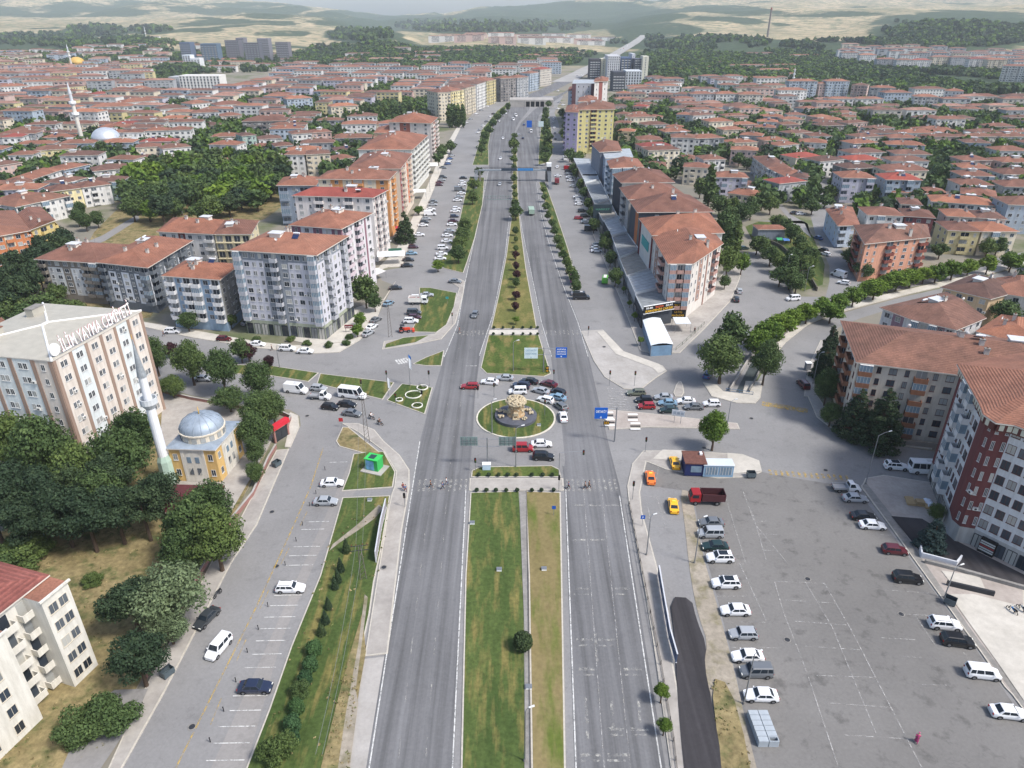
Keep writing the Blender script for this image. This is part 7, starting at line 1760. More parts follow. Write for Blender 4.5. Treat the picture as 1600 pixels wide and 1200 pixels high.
def blob(mb,c,r,m,sq=(1,1,1)):
    vs=[];seg=7
    for i in range(1,5):
        ph=pi*i/5
        for k in range(seg): a=2*pi*k/seg; e=rs.uniform(.88,1.12); vs.append((c[0]+r*e*sq[0]*math.sin(ph)*math.cos(a),c[1]+r*e*sq[1]*math.sin(ph)*math.sin(a),c[2]+r*e*sq[2]*math.cos(ph)))
    vs+=[(c[0],c[1],c[2]+r*sq[2]),(c[0],c[1],c[2]-r*sq[2])]; T=len(vs)-2
    mb.add(vs,[(i*seg+k,(i+1)*seg+k,(i+1)*seg+(k+1)%seg,i*seg+(k+1)%seg) for i in range(3) for k in range(seg)]+[(T,k,(k+1)%seg) for k in range(seg)]+[(T+1,3*seg+(k+1)%seg,3*seg+k) for k in range(seg)],m)
for _ in range(150):
    a=rs.uniform(0,2*pi); u=rs.uniform(-.2,1); rr=2.1*math.sqrt(max(0,1-max(0,u)**2)); blob(b,(rr*math.cos(a),rr*math.sin(a),4.1+.9*u),.36,STN,(1,.8,.8))
b.obj('fruit_heap',t,True); b=MB(); b.lathe([(2.1,.8),(1.75,1.3),(1.6,2.6),(1.8,3.6),(2.0,4.2),(.2,4.3)],paint((176,148,112),.85,.4,1.5),14)
for _ in range(60):
    a=rs.uniform(0,2*pi); z=rs.uniform(1,3.6); blob(b,(1.65*math.cos(a),1.45*math.sin(a),z),.3,STN)
b.obj('carved_column',t); b=MB(); b.tube([(-.7,-2.5,.8),(-.45,-1.9,2.0)],.09,STN,5); b.tube([(.7,-2.5,.8),(.45,-1.9,2.0)],.09,STN,5); b.box(-.75,-2.7,.8,.75,-1.8,.95,STN); b.box(-.5,-2.3,1.5,.5,-1.7,2.2,STN); b.obj('stone_chair',t)
for k,(x,y) in enumerate(((-4.2,1.2),(-3.6,-1.6),(3.9,.2),(-2.6,.9),(2.4,1.9),(2.0,-2.6),(3.2,1.6))):
    b=MB()
    for _ in range(9): blob(b,(rs.uniform(-.55,.55),rs.uniform(-.4,.4),rs.uniform(.0,.35)),.27,STN)
    o=b.obj('stone_pile',t,True); o.location=(x*rp/5.2,y*rp/5.2,.95)
# flower rings on the lawn
for k,(px,py,r) in enumerate(((646,618,2.0),(660,607,1.4),(624,626,.9),(652,635,1.3))):
    p=P(px,py); t=thing('flower_bed','white edged round flower bed, %s of the four on the small lawn'%['largest','farthest','leftmost smallest','nearest'][k],'flower bed',(p.x,p.y,.18),0,'round flower beds'); b=MB(); b.lathe([(r,0),(r,.22),(r-.2,.22),(r-.2,0)],paint((220,218,208)),24); b.obj('rim',t)
    b=MB(); leafcloud(b,[(rs.uniform(-.6,.6)*r,rs.uniform(-.6,.6)*r,.15,.3*r) for _ in range(9)],420,.12,LEAF,np.random.RandomState(k),.5); b.obj('plants',t)
# flags and manhole-like floodlights, shop clutter
for k,(px,py,cl,h) in enumerate(((641,602,(50,110,180),8.5),(637,604,(214,218,222),8.),(607,618,(214,218,222),5.))):
    t=simple_thing('flagpole','flagpole with %s flag on the flowerbed lawn%s'%(['blue','white','drooping white'][k],''),'flagpole',px+(k==1)*4,py); b=MB(); b.tube([(0,0,0),(0,0,h)],[.07,.04],STEEL,6); b.obj('pole',t); b=MB()
    vs=[(.08+.28*i+.0,.1*math.sin(i*1.4),h-.2-j*.9-.35*i) for j in range(4) for i in range(3)]; b.add(vs,[(j*3+i,j*3+i+1,(j+1)*3+i+1,(j+1)*3+i) for j in range(3) for i in range(2)],paint(cl,.7)); b.obj('flag',t)
for k,(px,py) in enumerate(((780,892),(850,891),(793,664),(842,666),(738,819),(578,783),(826,1076))):
    t=simple_thing('ground_light','white ground light box in the grass, %s from the left'%ordn(sorted([738,578,780,793,826,842,850].index(px) for _ in(0,))[0] if 0 else sorted([738,578,780,793,826,842,850]).index(px)),'light',px,py,0,'ground light boxes'); partbox(t,'body',[(-.4,-.3,.1,.4,.3,.45)],WHT); partbox(t,'lid',[(-.44,-.34,.45,.44,.34,.5)],STEEL)
t=simple_thing('utility_cabinet','pale blue cabinet at the base of the gantry pole','cabinet',762,733); partbox(t,'body',[(-1.,-.6,.1,.6,.4,1.3)],paint((190,210,226),.5)); partbox(t,'lid',[(-1.05,-.65,1.3,.65,.45,1.38)],WHT)
def tent(label,px,py,cl,w=4,d=3,h=2.6,rz=0,name='shop_awning',grp='shop awnings along the service road'):
    t=simple_thing(name,label,'awning',px,py,rz,grp); b=MB(); b.add([(-w/2,-d/2,h-.5),(w/2,-d/2,h-.5),(w/2,d/2,h),(-w/2,d/2,h)],[(0,1,2,3)],paint(cl,.7)); b.add([(-w/2,-d/2,h-.53),(w/2,-d/2,h-.53),(w/2,d/2,h-.03),(-w/2,d/2,h-.03)],[(3,2,1,0)],paint(cl,.7)); b.obj('sheet',t)
    for x in(-w/2+.1,w/2-.1):
        for y in(-d/2+.1,d/2-.1): b=MB(); b.tube([(x,y,0),(x,y,h-.5+(.5 if y>0 else 0))],.05,STEEL,5); b.obj('post',t)
tent('white shop awning at the foot of the bright red roofed block',612,412,(220,222,220),10,5,4,10); tent('green cafe awning beside the service road corner',618,402,(40,84,66),5,3,3,10); tent('white awning before the pink and white tower',590,436,(212,208,204),5,4,3,60); tent('red shop sign canopy under the dark fir',625,372,(176,50,64),3,6,4.2,10); tent('white shop awning beyond the green shrub',655,310,(226,226,222),7,5,4,10); tent('white two part roof of the corner shop near the crossing',674,270,(222,220,210),8,9,5,10)
tent('small green tent in the canal garden',1217,382,(60,150,100),2.4,2,2.5,0,'garden_tent','garden stalls'); tent('small blue tent in the canal garden',1227,383,(80,120,180),2.4,2,2.5,0,'garden_tent','garden stalls')
t=simple_thing('pallet_pile','pile of pallets and white sheeting beside the red and white tower','pile',1436,790,-10); 
for k,(x,y,z) in enumerate(((-1.5,0,0),(0,0,0),(0,0,.5),(1.4,-.6,0),(-1.4,1.2,0))): partbox(t,'pallet',[(x-.7,y-.6,z+.2,x+.7,y+.6,z+.6)],paint((176,150,112),.9,.2))
b=MB(); vs=[(1.0+.45*i+rs.uniform(-.1,.1),-1+.5*j,.3+.5*max(0,1-abs(i-1.5)/2)+rs.uniform(0,.25)) for j in range(6) for i in range(4)]; b.add(vs,[(j*4+i,j*4+i+1,(j+1)*4+i+1,(j+1)*4+i) for j in range(5) for i in range(3)],paint((214,218,226),.6)); b.obj('white_sheet',t)
t=simple_thing('shop_signboard','dark green shop board standing before the slate block','signboard',940,352,0); partbox(t,'board',[(-4,-.3,2.2,4,.3,9)],paint((50,64,72),.6)); 
for x in(-3,3): partbox(t,'leg',[(x-.15,-.15,0,x+.15,.15,2.2)],DKMET)
signtext(t,'MARKET',1.1,(0,-.36,6.6),0,paint((90,150,130)),6,.02)
t=simple_thing('shop_signboard','black board with orange lettering at the metal roofed shops','signboard',921,292,0); partbox(t,'board',[(-4,-.3,4.2,4,.3,6.6)],BLK); partbox(t,'leg',[(-.2,-.2,0,.2,.2,4.2)],DKMET); signtext(t,'MOBİLYA',1.2,(0,-.36,5),0,paint((206,120,50)),6,.02)
t=simple_thing('name_board','dark red board with white letters on the corner plaza','signboard',546,520,0); partbox(t,'board',[(-1.2,-.1,1.4,1.2,.1,2.4)],paint((120,36,40))); partbox(t,'leg',[(-1.,-.06,0,-.9,.06,1.4),(.9,-.06,0,1.,.06,1.4)],DKMET); signtext(t,'KAFE',.6,(0,-.13,1.65),0,WHT,1.9,.01)
for nm,px,py,h,cx in(('nearer slim minaret of the silver domed mosque in the left quarter',133,236,44,1.6),('farther minaret beside the golden domed mosque',114,110,42,1.8),('small white minaret in the right quarter',1237,140,26,1.2),('thin minaret on the left hillside',230,66,40,1.4)):
    g=G(px,py); t=thing('minaret',nm,'minaret',g); b=MB(); b.lathe([(cx*1.2,-2),(cx*1.2,6),(cx*.85,8),(cx*.75,h*.68)],paint((206,202,192)),10); b.obj('shaft',t); b=MB(); b.lathe([(cx*.8,h*.5),(cx*1.5,h*.53),(cx*1.5,h*.56),(cx*.7,h*.56)],WHT,10); b.lathe([(cx*.8,h*.66),(cx*1.4,h*.69),(cx*1.4,h*.72),(cx*.6,h*.72)],WHT,10); b.obj('balcony',t); b=MB(); b.lathe([(cx*.6,h*.72),(cx*.6,h*.82),(cx*.75,h*.82),(.05,h)],paint((196,200,204)),10); b.obj('cap',t)
for nm,px,py,r,m in(('white mosque with silver dome and small domes beside the left minaret',172,240,9,paint((196,202,208),.4,.1,.5,.4)),('far mosque with golden dome in the left quarter',123,108,13,paint((196,160,84),.5,.1))):
    g=G(px,py); t=thing('mosque',nm,'mosque',g); b=MB(); b.box(-r*1.9,-r*1.4,-1,r*1.9,r*1.4,7,wallmat((208,206,202))); b.obj('wall',t); b=MB(); b.lathe([(r*.95,7),(r*.95,9.5)]+[(r*math.cos(a),9.5+r*.8*math.sin(a)) for a in np.linspace(0,pi/2,9)],m,24); b.obj('dome',t,True)
    for s in(-1,1):
        for k in(-1,0,1): b=MB(); b.lathe([(2.4*math.cos(a),7+2.2*math.sin(a)) for a in np.linspace(0,pi/2,5)],m,12); o=b.obj('small_dome',t,True); o.location=(s*r*1.5,k*r*.9,0)
g=G(1199,58); t=thing('chimney_stack','tall thin grey chimney stack in the fields beyond the right forest','chimney',g); b=MB(); b.lathe([(3.2,-5),(2.2,75)],paint((120,112,108)),10); b.obj('shaft',t); b=MB(); b.lathe([(2.6,70),(2.6,74),(2.2,76)],paint((150,80,70)),10); b.obj('rim',t)

for k,(px,py,w) in enumerate(((425,800,'left road by the first bays'),(432,885,'left road near the willow'),(300,1136,'left road at the near end'),(480,650,'avenue mouth'),(1100,700,'east road behind the cabins'),(1174,654,'canal corner road'),(1290,735,'upper parking lot'),(1262,905,'middle of the parking lot'),(944,543,'triangular plaza'),(1408,960,'parking lot centre right'),(1230,1000,'parking lot lower left'),(600,888,'left pavement edge'))):
    p=P(px,py); p.z=.06 if 'plaza' not in w and 'pavement' not in w else .25; t=thing('manhole_cover','dark round manhole cover, %s'%w,'manhole cover',p,0,'manhole covers'); b=MB(); b.lathe([(0,.012),(.38,.012),(.38,0)],DKMET,16); b.obj('cover',t); b=MB(); b.lathe([(.4,0),(.4,.01),(.52,.01),(.52,0)],CONCD,16); b.obj('ring',t)

for k,(px,py,co) in enumerate(((935,107,'white'),(928,112,'grey'),(948,97,'white'),(955,93,'black'),(962,86,'white'),(970,80,'silver'),(979,74,'white'),(974,78,'red'),(988,68,'white'),(941,101,'silver'),(910,119,'white'),(902,120,'silver'))):
    g=G(px,py); o=mkobj('panel_van' if k%3==0 else 'saloon_car',carflat('van' if k%3==0 else 'sedan')); o.location=(g.x,g.y,g.z+(2.6 if py<112 else 1.)); o.rotation_euler=(0,0,R(55 if k%2 else 235)); o.color=(*lin(CC[co])[:3],1); tag(o,'%s %s far up the distant highway, %s nearest'%(co,'van' if k%3==0 else 'car',ordn(sorted([107,112,97,93,86,80,74,78,68,101,119,120],reverse=True).index(py))),'van' if k%3==0 else 'car','vehicles on the distant highway')
# ------------------------------------------------ trees
TL_=[]
def tr(k,px,py,h,w,lab,grp=None): TL_.append((k,px,py,h,w,lab,grp))
def line_of(k,pts,h,w,desc,grp):
    for i,(x,y) in enumerate(pts): tr(k,x,y,h*random.uniform(.9,1.1),w*random.uniform(.88,1.12),'%s, %s from the near end'%(desc,ordn(i)),grp)
G1='dense trees below the dormitory'
for x,y,h,w,l in((70,700,17,12,'tall bright broadleaf tree rising against the dormitory'),(20,690,14,10,'broadleaf tree at the left edge before the dormitory'),(125,735,14,10,'broadleaf tree second from the left before the dormitory'),(185,715,15,12,'large broadleaf tree directly left of the mosque annex'),(212,680,13,9,'broadleaf tree touching the minaret base'),(150,770,12,9,'broadleaf tree in the middle of the dark grove')): tr('broad',x,y,h,w,l,G1)
for x,y,h,w in((15,770,14,9),(60,775,13,9),(95,800,13,9),(135,812,12,9),(180,800,12,9),(222,795,12,8),(250,770,11,7),(40,820,11,8),(165,750,13,8),(-20,790,14,9),(110,765,12,8)): tr('pine',x,y,h,w,'dark pine in the dense grove below the dormitory',G1)
for x,y,h,w,l in((330,790,11,8,'broadleaf tree right beside the annex yard'),(300,820,13,10,'large broadleaf tree above the dark parked saloon'),(335,840,12,10,'broadleaf tree overhanging the left pavement'),(285,862,9,8,'broadleaf tree between the willow and the grove')): tr('broad',x,y,h,w,l,'trees along the left pavement')
tr('pine',205,945,10,8.5,'dark pine in the dry lot left of the willow'); tr('willow',268,925,12,11,'grey green willow overhanging the left pavement'); tr('willow',262,975,7,6,'small grey green willow below the larger one'); tr('pine',215,1030,9,7.5,'dark pine at the corner of the dry lot')
tr('bush',130,1130,4.5,6.5,'dark green bush left of the pair at the drive'); tr('bush',168,1112,5,6.5,'dark green bush right of the pair at the drive'); tr('bush',25,862,5,9,'bright green bush at the left edge'); tr('bush',-10,880,5,8,'bright green bush cut by the left edge'); tr('bush',145,905,2,3,'small green shrub beside the cream block wall')
tr('bush',50,850,4,6,'round bright green bush before the pines')
for x,y,h,w,l in((295,562,12,8.5,'first large avenue tree right of the dormitory'),(345,575,12,8,'second large avenue tree right of the dormitory'),(240,552,11,7,'avenue tree partly behind the dormitory'),(400,590,11,7.5,'large tree where the avenue lawn begins'),(268,602,6,6,'short dark tree inside the wall behind the mosque'),(357,622,6.5,8,'low dark tree behind the red gate wall'),(404,640,10,8,'large dark tree beside the red gate'),(425,632,9,7,'dark tree leaning over the rounded pavement'),(397,672,10,7,'dark tree just left of the red gate'),(398,705,7,4.5,'slim tree below the red gate'),(398,738,5,4,'small tree beside the annex path'),(292,500,6.5,6,'round tree at the foot of the pale blue block'),(322,482,9,4,'slim dark tree before the pale blue block'),(360,500,5,4,'small tree at the corner of the pale blue block'),(375,545,7,5.5,'tree in the avenue verge beside the purple one'),(570,452,11,9,'large brown green tree beside the grey corner block'),(585,470,6.5,5,'round tree on the plaza next to the large one')): tr('broad',x,y,h,w,l,'avenue trees left of the junction')
for x,y,h,w,l in((266,545,4.5,4,'small purple leaved tree near the avenue kerb at the left'),(387,548,5.5,5,'purple leaved tree in the avenue verge'),(420,565,4,3.4,'smaller purple leaved tree at the avenue lawn tip')): tr('purple',x,y,h,w,l,'purple trees of the avenue')
for x,y,h,w,l in((563,497,5,4,'bright green plaza tree nearest the plaza sign'),(558,515,4.2,3.6,'bright green plaza tree at the plaza corner'),(684,414,4.5,4.5,'clipped bright tree at the shop pavement corner'),(654,328,4.5,5,'clipped bright tree in the shop pavement beyond the fir')): tr('light',x,y,h,w,l,'clipped bright trees')
for i,(x,y) in enumerate(((454,528),(480,535),(513,538),(546,525),(541,534),(400,528))): tr('bush',x,y,1.8,2.4,'round trimmed bush on the plaza, %s'%['leftmost by the wall','beside the steps','by the kerb front','near the plaza trees','right of the kerb front','left by the ramp'][i],'trimmed plaza bushes')
tr('cedar',632,350,13,8,'tall dark fir beside the red shop canopy'); tr('cedar',450,250,12,6,'tall dark conifer at the edge of the dense park')
# verge shrubs
line_of('cypress',[(540,850),(531,880),(527,898),(522,908),(512,940),(507,962),(501,980)][::-1],3.0,1.3,'slim dark cypress shrub in the long left verge','slim cypress shrubs of the left verge')
line_of('drum',[(490,1011),(484,1036),(476,1058),(463,1102),(456,1128),(452,1152)][::-1],2.5,2.2,'clipped drum shaped shrub in the left verge','clipped shrubs of the left verge')
tr('bush',468,1076,2.4,2.6,'round loose shrub between the clipped drum shrubs'); tr('bush',433,1165,4,4.2,'large round shrub at the near end of the left verge'); tr('ball',817,1002,3.3,2.7,'single round dark shrub standing on the median drain')
k=0
for y0,xs in((745,(748,764,779,793,807,831,848,863)),(769,(745,760,775,791,808,831,846,865)),(514,(772,786,802,817,830,840)),(524,(771,785,802,817,829,840))):
    for j,x in enumerate(xs): p=P(x,y0); tree('ball',Vector((p.x,p.y,.2)),.75,.75,'small dark ball shrub, %s from left in the %s row edging the %s crossing'%(ordn(j),'nearer' if y0 in(769,524) else 'farther','lower' if y0>600 else 'upper'),'ball shrubs of the median crossings',lod=2)
# trees in the long median, getting smaller
MP=[(805,478,3.2,2.6,'purple'),(806,460,3.5,3,'purple'),(806,440,4,3,'broad'),(807,428,4,3,'purple'),(806,415,3.6,2.6,'purple'),(806,398,4,3,'purple'),(806,388,3,2.4,'broad'),(806,374,3,2.2,'broad'),(805,360,4,3,'broad'),(806,330,7,7,'broad'),(805,318,5,4.5,'broad'),(804,304,4,3.5,'broad'),(804,292,4,3.5,'broad'),(803,278,5,4,'broad'),(803,262,5,4,'broad'),(803,248,6,5,'broad'),(804,236,6,5,'broad'),(803,224,10,8,'broad'),(804,212,6,5,'broad'),(806,500,2.8,2.2,'young')]
for i,(x,y,h,w,k) in enumerate(sorted(MP,key=lambda t:-t[1])): tr(k,x,y,h,w,'%s tree in the long median, %s from the near end'%('purple leaved' if k=='purple' else 'green',ordn(i)),'trees of the long median')
line_of('broad',[(901,446),(898,432),(893,424),(886,410),(880,398),(876,385),(872,374),(866,360),(862,348),(856,336),(853,322),(851,308),(849,296)],4.6,3.8,'round tree in the right grass strip','trees of the right grass strip')
line_of('broad',[(852,246),(853,238),(857,230),(855,222),(858,214),(853,206),(852,198),(850,190),(852,182),(853,174),(857,162)],8,7,'bushy tree of the strip beyond the footbridge on the right','trees beyond the footbridge right')
line_of('broad',[(716,396),(718,380),(722,366),(727,352),(738,308),(740,288),(748,268)],7,6.5,'tree in the grass strip beside the left service road','trees of the left grass strip')
line_of('broad',[(752,232),(755,222),(758,212),(764,202),(770,192),(778,182),(786,174),(794,166)],8,7,'bushy tree of the strip beyond the footbridge on the left','trees beyond the footbridge left')
line_of('broad',[(962,430),(954,402),(946,380),(948,372),(928,350),(926,332),(920,318),(914,300),(908,288),(900,270),(896,262)],6.5,5.5,'dark tree before the metal roofed shops','trees before the shop row')
line_of('young',[(1001,532),(992,494),(984,474),(975,452),(966,442)],3,1.8,'tiny young tree on the shop pavement','young trees of the shop pavement'); line_of('young',[(1038,1135),(1034,1082)],3.2,2.,'young tree in the right pavement planter','young trees in planters')
# right side
tr('light',1113,660,9.2,6.4,'dense bright green tree with narrow base beside the cabins'); 
p=P(1119,690); 
for x,y,h,w,l in((1143,518,12,10,'large round tree at the canal mouth'),(1130,556,13,12,'largest dark tree beside the canal mouth'),(1198,562,12,8,'tall tree on the near bank of the canal'),(1200,520,9,8,'bright tree on the canal bank, upper'),(1184,535,9,7,'bright tree on the canal bank, lower')): tr('broad' if 'dark' in l or 'round' in l or 'tall' in l else 'light',x,y,h,w,l,'trees of the canal')
line_of('light',[(1222,506),(1240,496),(1262,488),(1287,478),(1300,486),(1312,470),(1335,462),(1355,452),(1368,450),(1388,440),(1404,436),(1425,432),(1445,428),(1465,424),(1490,420),(1515,416),(1545,412),(1582,408),(1610,404)],6.8,7.2,'bright green tree lining the canal','bright trees lining the canal')
line_of('broad',[(1220,430),(1236,432),(1258,426),(1236,412),(1262,410),(1255,392),(1240,398),(1268,398),(1252,378),(1238,362),(1226,352),(1215,345),(1196,385),(1184,380),(1205,398),(1218,408),(1246,440)],7.5,7,'garden tree between the canal and the hill street','garden trees right of the shops')
for x,y,h,w in((1110,300,12,9),(1095,290,11,8),(1125,318,10,9),(1145,320,10,8),(1140,340,12,9),(1160,330,10,8),(1175,322,11,9),(1192,310,10,9),(1140,375,13,8),(1138,405,13,8),(1132,350,12,9),(1205,318,9,8),(1165,305,9,7)): tr('broad',x,y,h,w,'tree of the dark grove behind the red roofed shop blocks','grove behind the shop blocks')
tr('poplar',1111,283,20,5,'tall column poplar behind the shop blocks'); tr('poplar',1150,372,15,4.5,'column poplar beside the cream corner block'); tr('light',1160,410,8,6,'thin bright tree at the head of the cul de sac'); tr('broad',1133,440,5,4.5,'small round tree behind the corner block')
for x,y,h,w,k,l in((1292,555,11,6,'cedar','tall dark conifer left of the beige block'),(1300,530,10,5,'cedar','dark conifer at the upper corner of the beige block'),(1338,640,12,7,'cedar','left one of the two big firs before the beige block'),(1380,655,14,9,'cedar','right and larger of the two big firs before the beige block'),(1295,600,10,6,'broad','dark tree at the bend before the beige block'),(1300,645,6,5,'broad','low tree at the garden wall corner'),(1462,830,6.5,4.6,'blue','blue spruce at the foot of the red and white tower'),(1465,800,4,3,'broad','small bush by the tower entrance'),(1575,488,9,9,'broad','large dark tree at the right photo edge')): tr(k,x,y,h,w,l,'trees beside the right blocks')
line_of('broad',[(1350,420),(1330,400),(1340,380),(1395,394),(1470,390),(1545,385),(1560,382),(1580,404),(1422,372),(1375,388),(1330,350),(1440,340),(1525,340)],7,7,'tree in the courtyards above the canal road','courtyard trees above the canal road')
STR=[[(1300,215),(1290,232),(1282,252),(1275,262),(1273,282),(1278,296),(1268,303),(1262,310),(1270,322),(1290,312),(1296,300),(1303,285),(1310,268),(1316,255),(1320,232),(1330,212),(1338,200)],[(1190,262),(1196,268),(1168,255),(1155,248),(1150,240),(1160,232),(1172,230),(1130,226),(1122,218),(1100,208),(1092,212),(1210,245),(1178,215),(1190,205),(1205,195),(1215,180)],
 [(1382,300),(1384,288),(1385,270),(1386,255),(1385,240),(1380,225),(1372,296),(1360,302),(1350,308)],[(1458,262),(1465,250),(1476,240),(1490,232),(1490,245),(1488,262),(1486,280),(1492,225),(1488,290)],[(1560,300),(1562,280),(1562,262),(1558,312),(1562,325),(1570,238),(1585,232),(1598,236)]]
for i,L in enumerate(STR):
    nm=['hill street','winding green lane','first alley of the right quarter','parking street','last alley at the right edge'][i]
    for x,y in L: tr('broad',x,y,7.5*random.uniform(.85,1.2),7.5*random.uniform(.85,1.2),'street tree along the %s of the right quarter'%nm if i<2 or i==3 else 'tree in the %s'%nm,'trees of the '+nm)
for x,y in((1420,197),(1432,192),(1445,190),(1460,188),(1478,190),(1492,190),(1472,203),(1488,203),(1525,200),(1540,205),(1550,200)): tr('cedar',x,y,12,7,'dark conifer around the school roof of the right quarter','school conifers')
# left: park, pines, poplars
prk=[(195,300),(215,275),(260,268),(330,262),(400,262),(448,275),(452,305),(428,330),(360,345),(300,350),(250,362),(205,345)]
rngp=random.Random(5); W_=[P(*p) for p in prk]; c=sum(W_,Vector((0,0,0)))/len(W_); wp=[(p.x,p.y) for p in W_]
for i in range(-9,10):
    for j in range(-14,15):
        q=c+Vector((i*9.5+rngp.uniform(-3,3),j*9.5+rngp.uniform(-3,3),0))
        if inpoly(q.x,q.y,wp) and not blocked(q.x,q.y,1): TL_.append(('@'+rngp.choice(['broad','broad','broad','light','pine']),q.x,q.y,rngp.uniform(9,15),rngp.uniform(10,14),'large tree of the dense park grove on the left','trees of the dense park'))
for x,y,h in((10,440,13),(30,455,13),(48,440,14),(60,425,13),(75,400,12),(20,415,14),(45,410,13),(90,385,12),(62,390,12),(28,388,13),(100,375,11),(5,470,11),(80,365,11)): tr('pine',x,y,h,8.5,'tall dark pine between the orange block and the grey row','pines left of the grey row')
for x,y,h,w in((15,480,8,9),(70,478,9,10),(95,482,8,8),(120,480,6,6),(40,490,8,8),(-10,490,9,9),(88,455,7,7)): tr('broad',x,y,h,w,'tree in the gardens behind the dormitory','garden trees behind the dormitory')
for x,y in((92,320),(125,325),(120,338),(132,345),(60,268),(34,330),(85,325),(150,340)): tr('broad',x,y,8,6,'tree along the street beside the left park','street trees beside the left park')
for i in range(22): tr('poplar',540+i*5.4+random.uniform(-2,2),176+random.uniform(-4,6)+(8 if i<5 else 0),16,5,'column poplar in the dark poplar row of the left quarter','poplar row')
for i in range(10): tr('poplar',702+(i%5)*5+random.uniform(-2,2),176+(i//5)*4,17,4.5,'tall poplar in the clump beside the left road','poplar clump')
for x,y in((680,190),(668,178),(690,235),(704,228),(685,246)): tr('broad',x,y,9,8,'tree near the far end of the left service road','trees at the far left road')
for x,y in((120,185),(110,190),(100,186),(80,190),(60,190),(135,190),(6,168),(15,170),(150,208),(160,232),(150,225),(165,245),(148,246),(305,195),(330,160),(350,162),(365,165),(388,160),(395,150)): tr('pine' if random.random()<.5 else 'broad',x,y,11,9,'tree among the houses of the far left quarter','trees of the far left quarter')
for x,y in((886,196),(878,176),(882,208),(890,240),(898,248),(905,244),(895,225),(884,182)): tr('broad',x,y,9,8,'tree beside the right road near the yellow tower','trees near the yellow tower')
TL2=[]
for k,px,py,h,w,lab,grp in TL_:
    if k[0]=='@': TL2.append((py,k[1:],Vector((px,py,0)),h,w,lab,grp))
    else:
        p=P(px,py,h*.58) if k not in('ball',) else P(px,py,h*.5); p.z=0
        if 'narrow base' in lab: p=P(1112,704)
        if 'big firs' in lab: p=P(1330,683) if 'left one' in lab else P(1368,697)
        TL2.append((p.y,k,p,h,w,lab,grp))
# garden trees scattered through the quarters
rngs=random.Random(11); SC=[]
for zi,(zn,poly,(sx,sy),an,cols,fls,fp) in enumerate(ZONES):
    if zi>=12: continue
    W_=[G(*p) for p in poly]; wp=[(p.x,p.y) for p in W_]; xs=[p[0] for p in wp]; ys=[p[1] for p in wp]; A=(max(xs)-min(xs))*(max(ys)-min(ys)); n=int(min(7000,A/42))
    for _ in range(n):
        x,y=rngs.uniform(min(xs),max(xs)),rngs.uniform(min(ys),max(ys))
        if not inpoly(x,y,wp) or blocked(x,y,-1.6): continue
        px,py=proj(x,y,0)
        if not(-60<px<1660) or any(inpoly(px,py,A_) for A_ in AVOID[:4]): continue
        SC.append((y,rngs.choice(['broad','broad','pine','broad','light']),Vector((x,y,hgt(x,y))),rngs.uniform(7,11),rngs.uniform(6,10),'garden tree among the houses of the %s'%zn,'garden trees of the '+zn)); FOOT.append((x,y,3.4))
TL2.sort(key=lambda t:t[0]); SC.sort(key=lambda t:t[0])
ntr=0
# labels: trees that share a description are told apart by row and place
dup={}
for i,t_ in enumerate(TL2): dup.setdefault(t_[5],[]).append(i)
for lab_,ix in dup.items():
    if len(ix)<2: continue
    ix.sort(key=lambda i:TL2[i][2].y); nr=max(1,int(round(len(ix)/9))); per=-(-len(ix)//nr)
    for r_ in range(nr):
        row=sorted(ix[r_*per:(r_+1)*per],key=lambda i:TL2[i][2].x)
        for q_,i in enumerate(row):
            t_=list(TL2[i]); t_[5]='%s, %s from left%s'%(' '.join(lab_.split()[:(12 if nr==1 else 9)]),ordn(q_),'' if nr==1 else ' in %s row'%ordn(r_)); TL2[i]=tuple(t_)
for y,k,p,h,w,lab,grp in TL2:
    tree(k,p,h,w,lab,grp); ntr+=1
for y,k,p,h,w,lab,grp in SC[:max(0,330-ntr)]: tree(k,p,h,w,lab,grp); ntr+=1
rest=SC[max(0,330-ntr):] if ntr<330 else SC
rest=[s for s in SC if s not in SC[:0]][len(SC)-len(SC):] if False else SC[(330-len(TL2)) if len(TL2)<330 else 0:]
# far woods: one object of small leafy crowns on the ground and hills
def woods(pts,name,lab,nf=46):
    rng=np.random.RandomState(3); mats=[LEAF,LEAFD,LEAFL]; V=[];M_=[]
    for (x,y,z,h,w,mi) in pts:
        k=nf if y<900 else (26 if y<1800 else 14)
        d=rng.normal(size=(k,3)); d/=np.linalg.norm(d,axis=1)[:,None]; c=np.array([x,y,z+h*.52])+d*np.array([w/2,w/2,h*.48])*rng.uniform(.6,1,size=(k,1))
        nr=d+rng.normal(scale=.4,size=(k,3)); nr/=np.linalg.norm(nr,axis=1)[:,None]; a=np.cross(nr,rng.normal(size=(k,3))); a/=np.linalg.norm(a,axis=1)[:,None]; b=np.cross(nr,a)
        s=w*(.17 if k>30 else (.24 if k>20 else .34)); V.append(np.stack([c-a*s,c-b*s,c+a*s,c+b*s],1).reshape(-1,3)); M_+= [mi]*k
    V=np.concatenate(V).astype(np.float32); n=len(V)//4; me=bpy.data.meshes.new(name); me.vertices.add(len(V)); me.vertices.foreach_set('co',V.ravel()); me.loops.add(4*n); me.loops.foreach_set('vertex_index',np.arange(4*n,dtype=np.int32)); me.polygons.add(n); me.polygons.foreach_set('loop_start',np.arange(0,4*n,4,dtype=np.int32))
    for m in mats: me.materials.append(m)
    me.polygons.foreach_set('material_index',np.array(M_,dtype=np.int32)); me.update(); me.validate(); return tag(mkobj(name,me),lab,'trees',kind='stuff')
pts=[(p.x,p.y,p.z,h,w,{'broad':0,'pine':1,'light':2}[k]) for y,k,p,h,w,lab,grp in rest]
rw=random.Random(21)
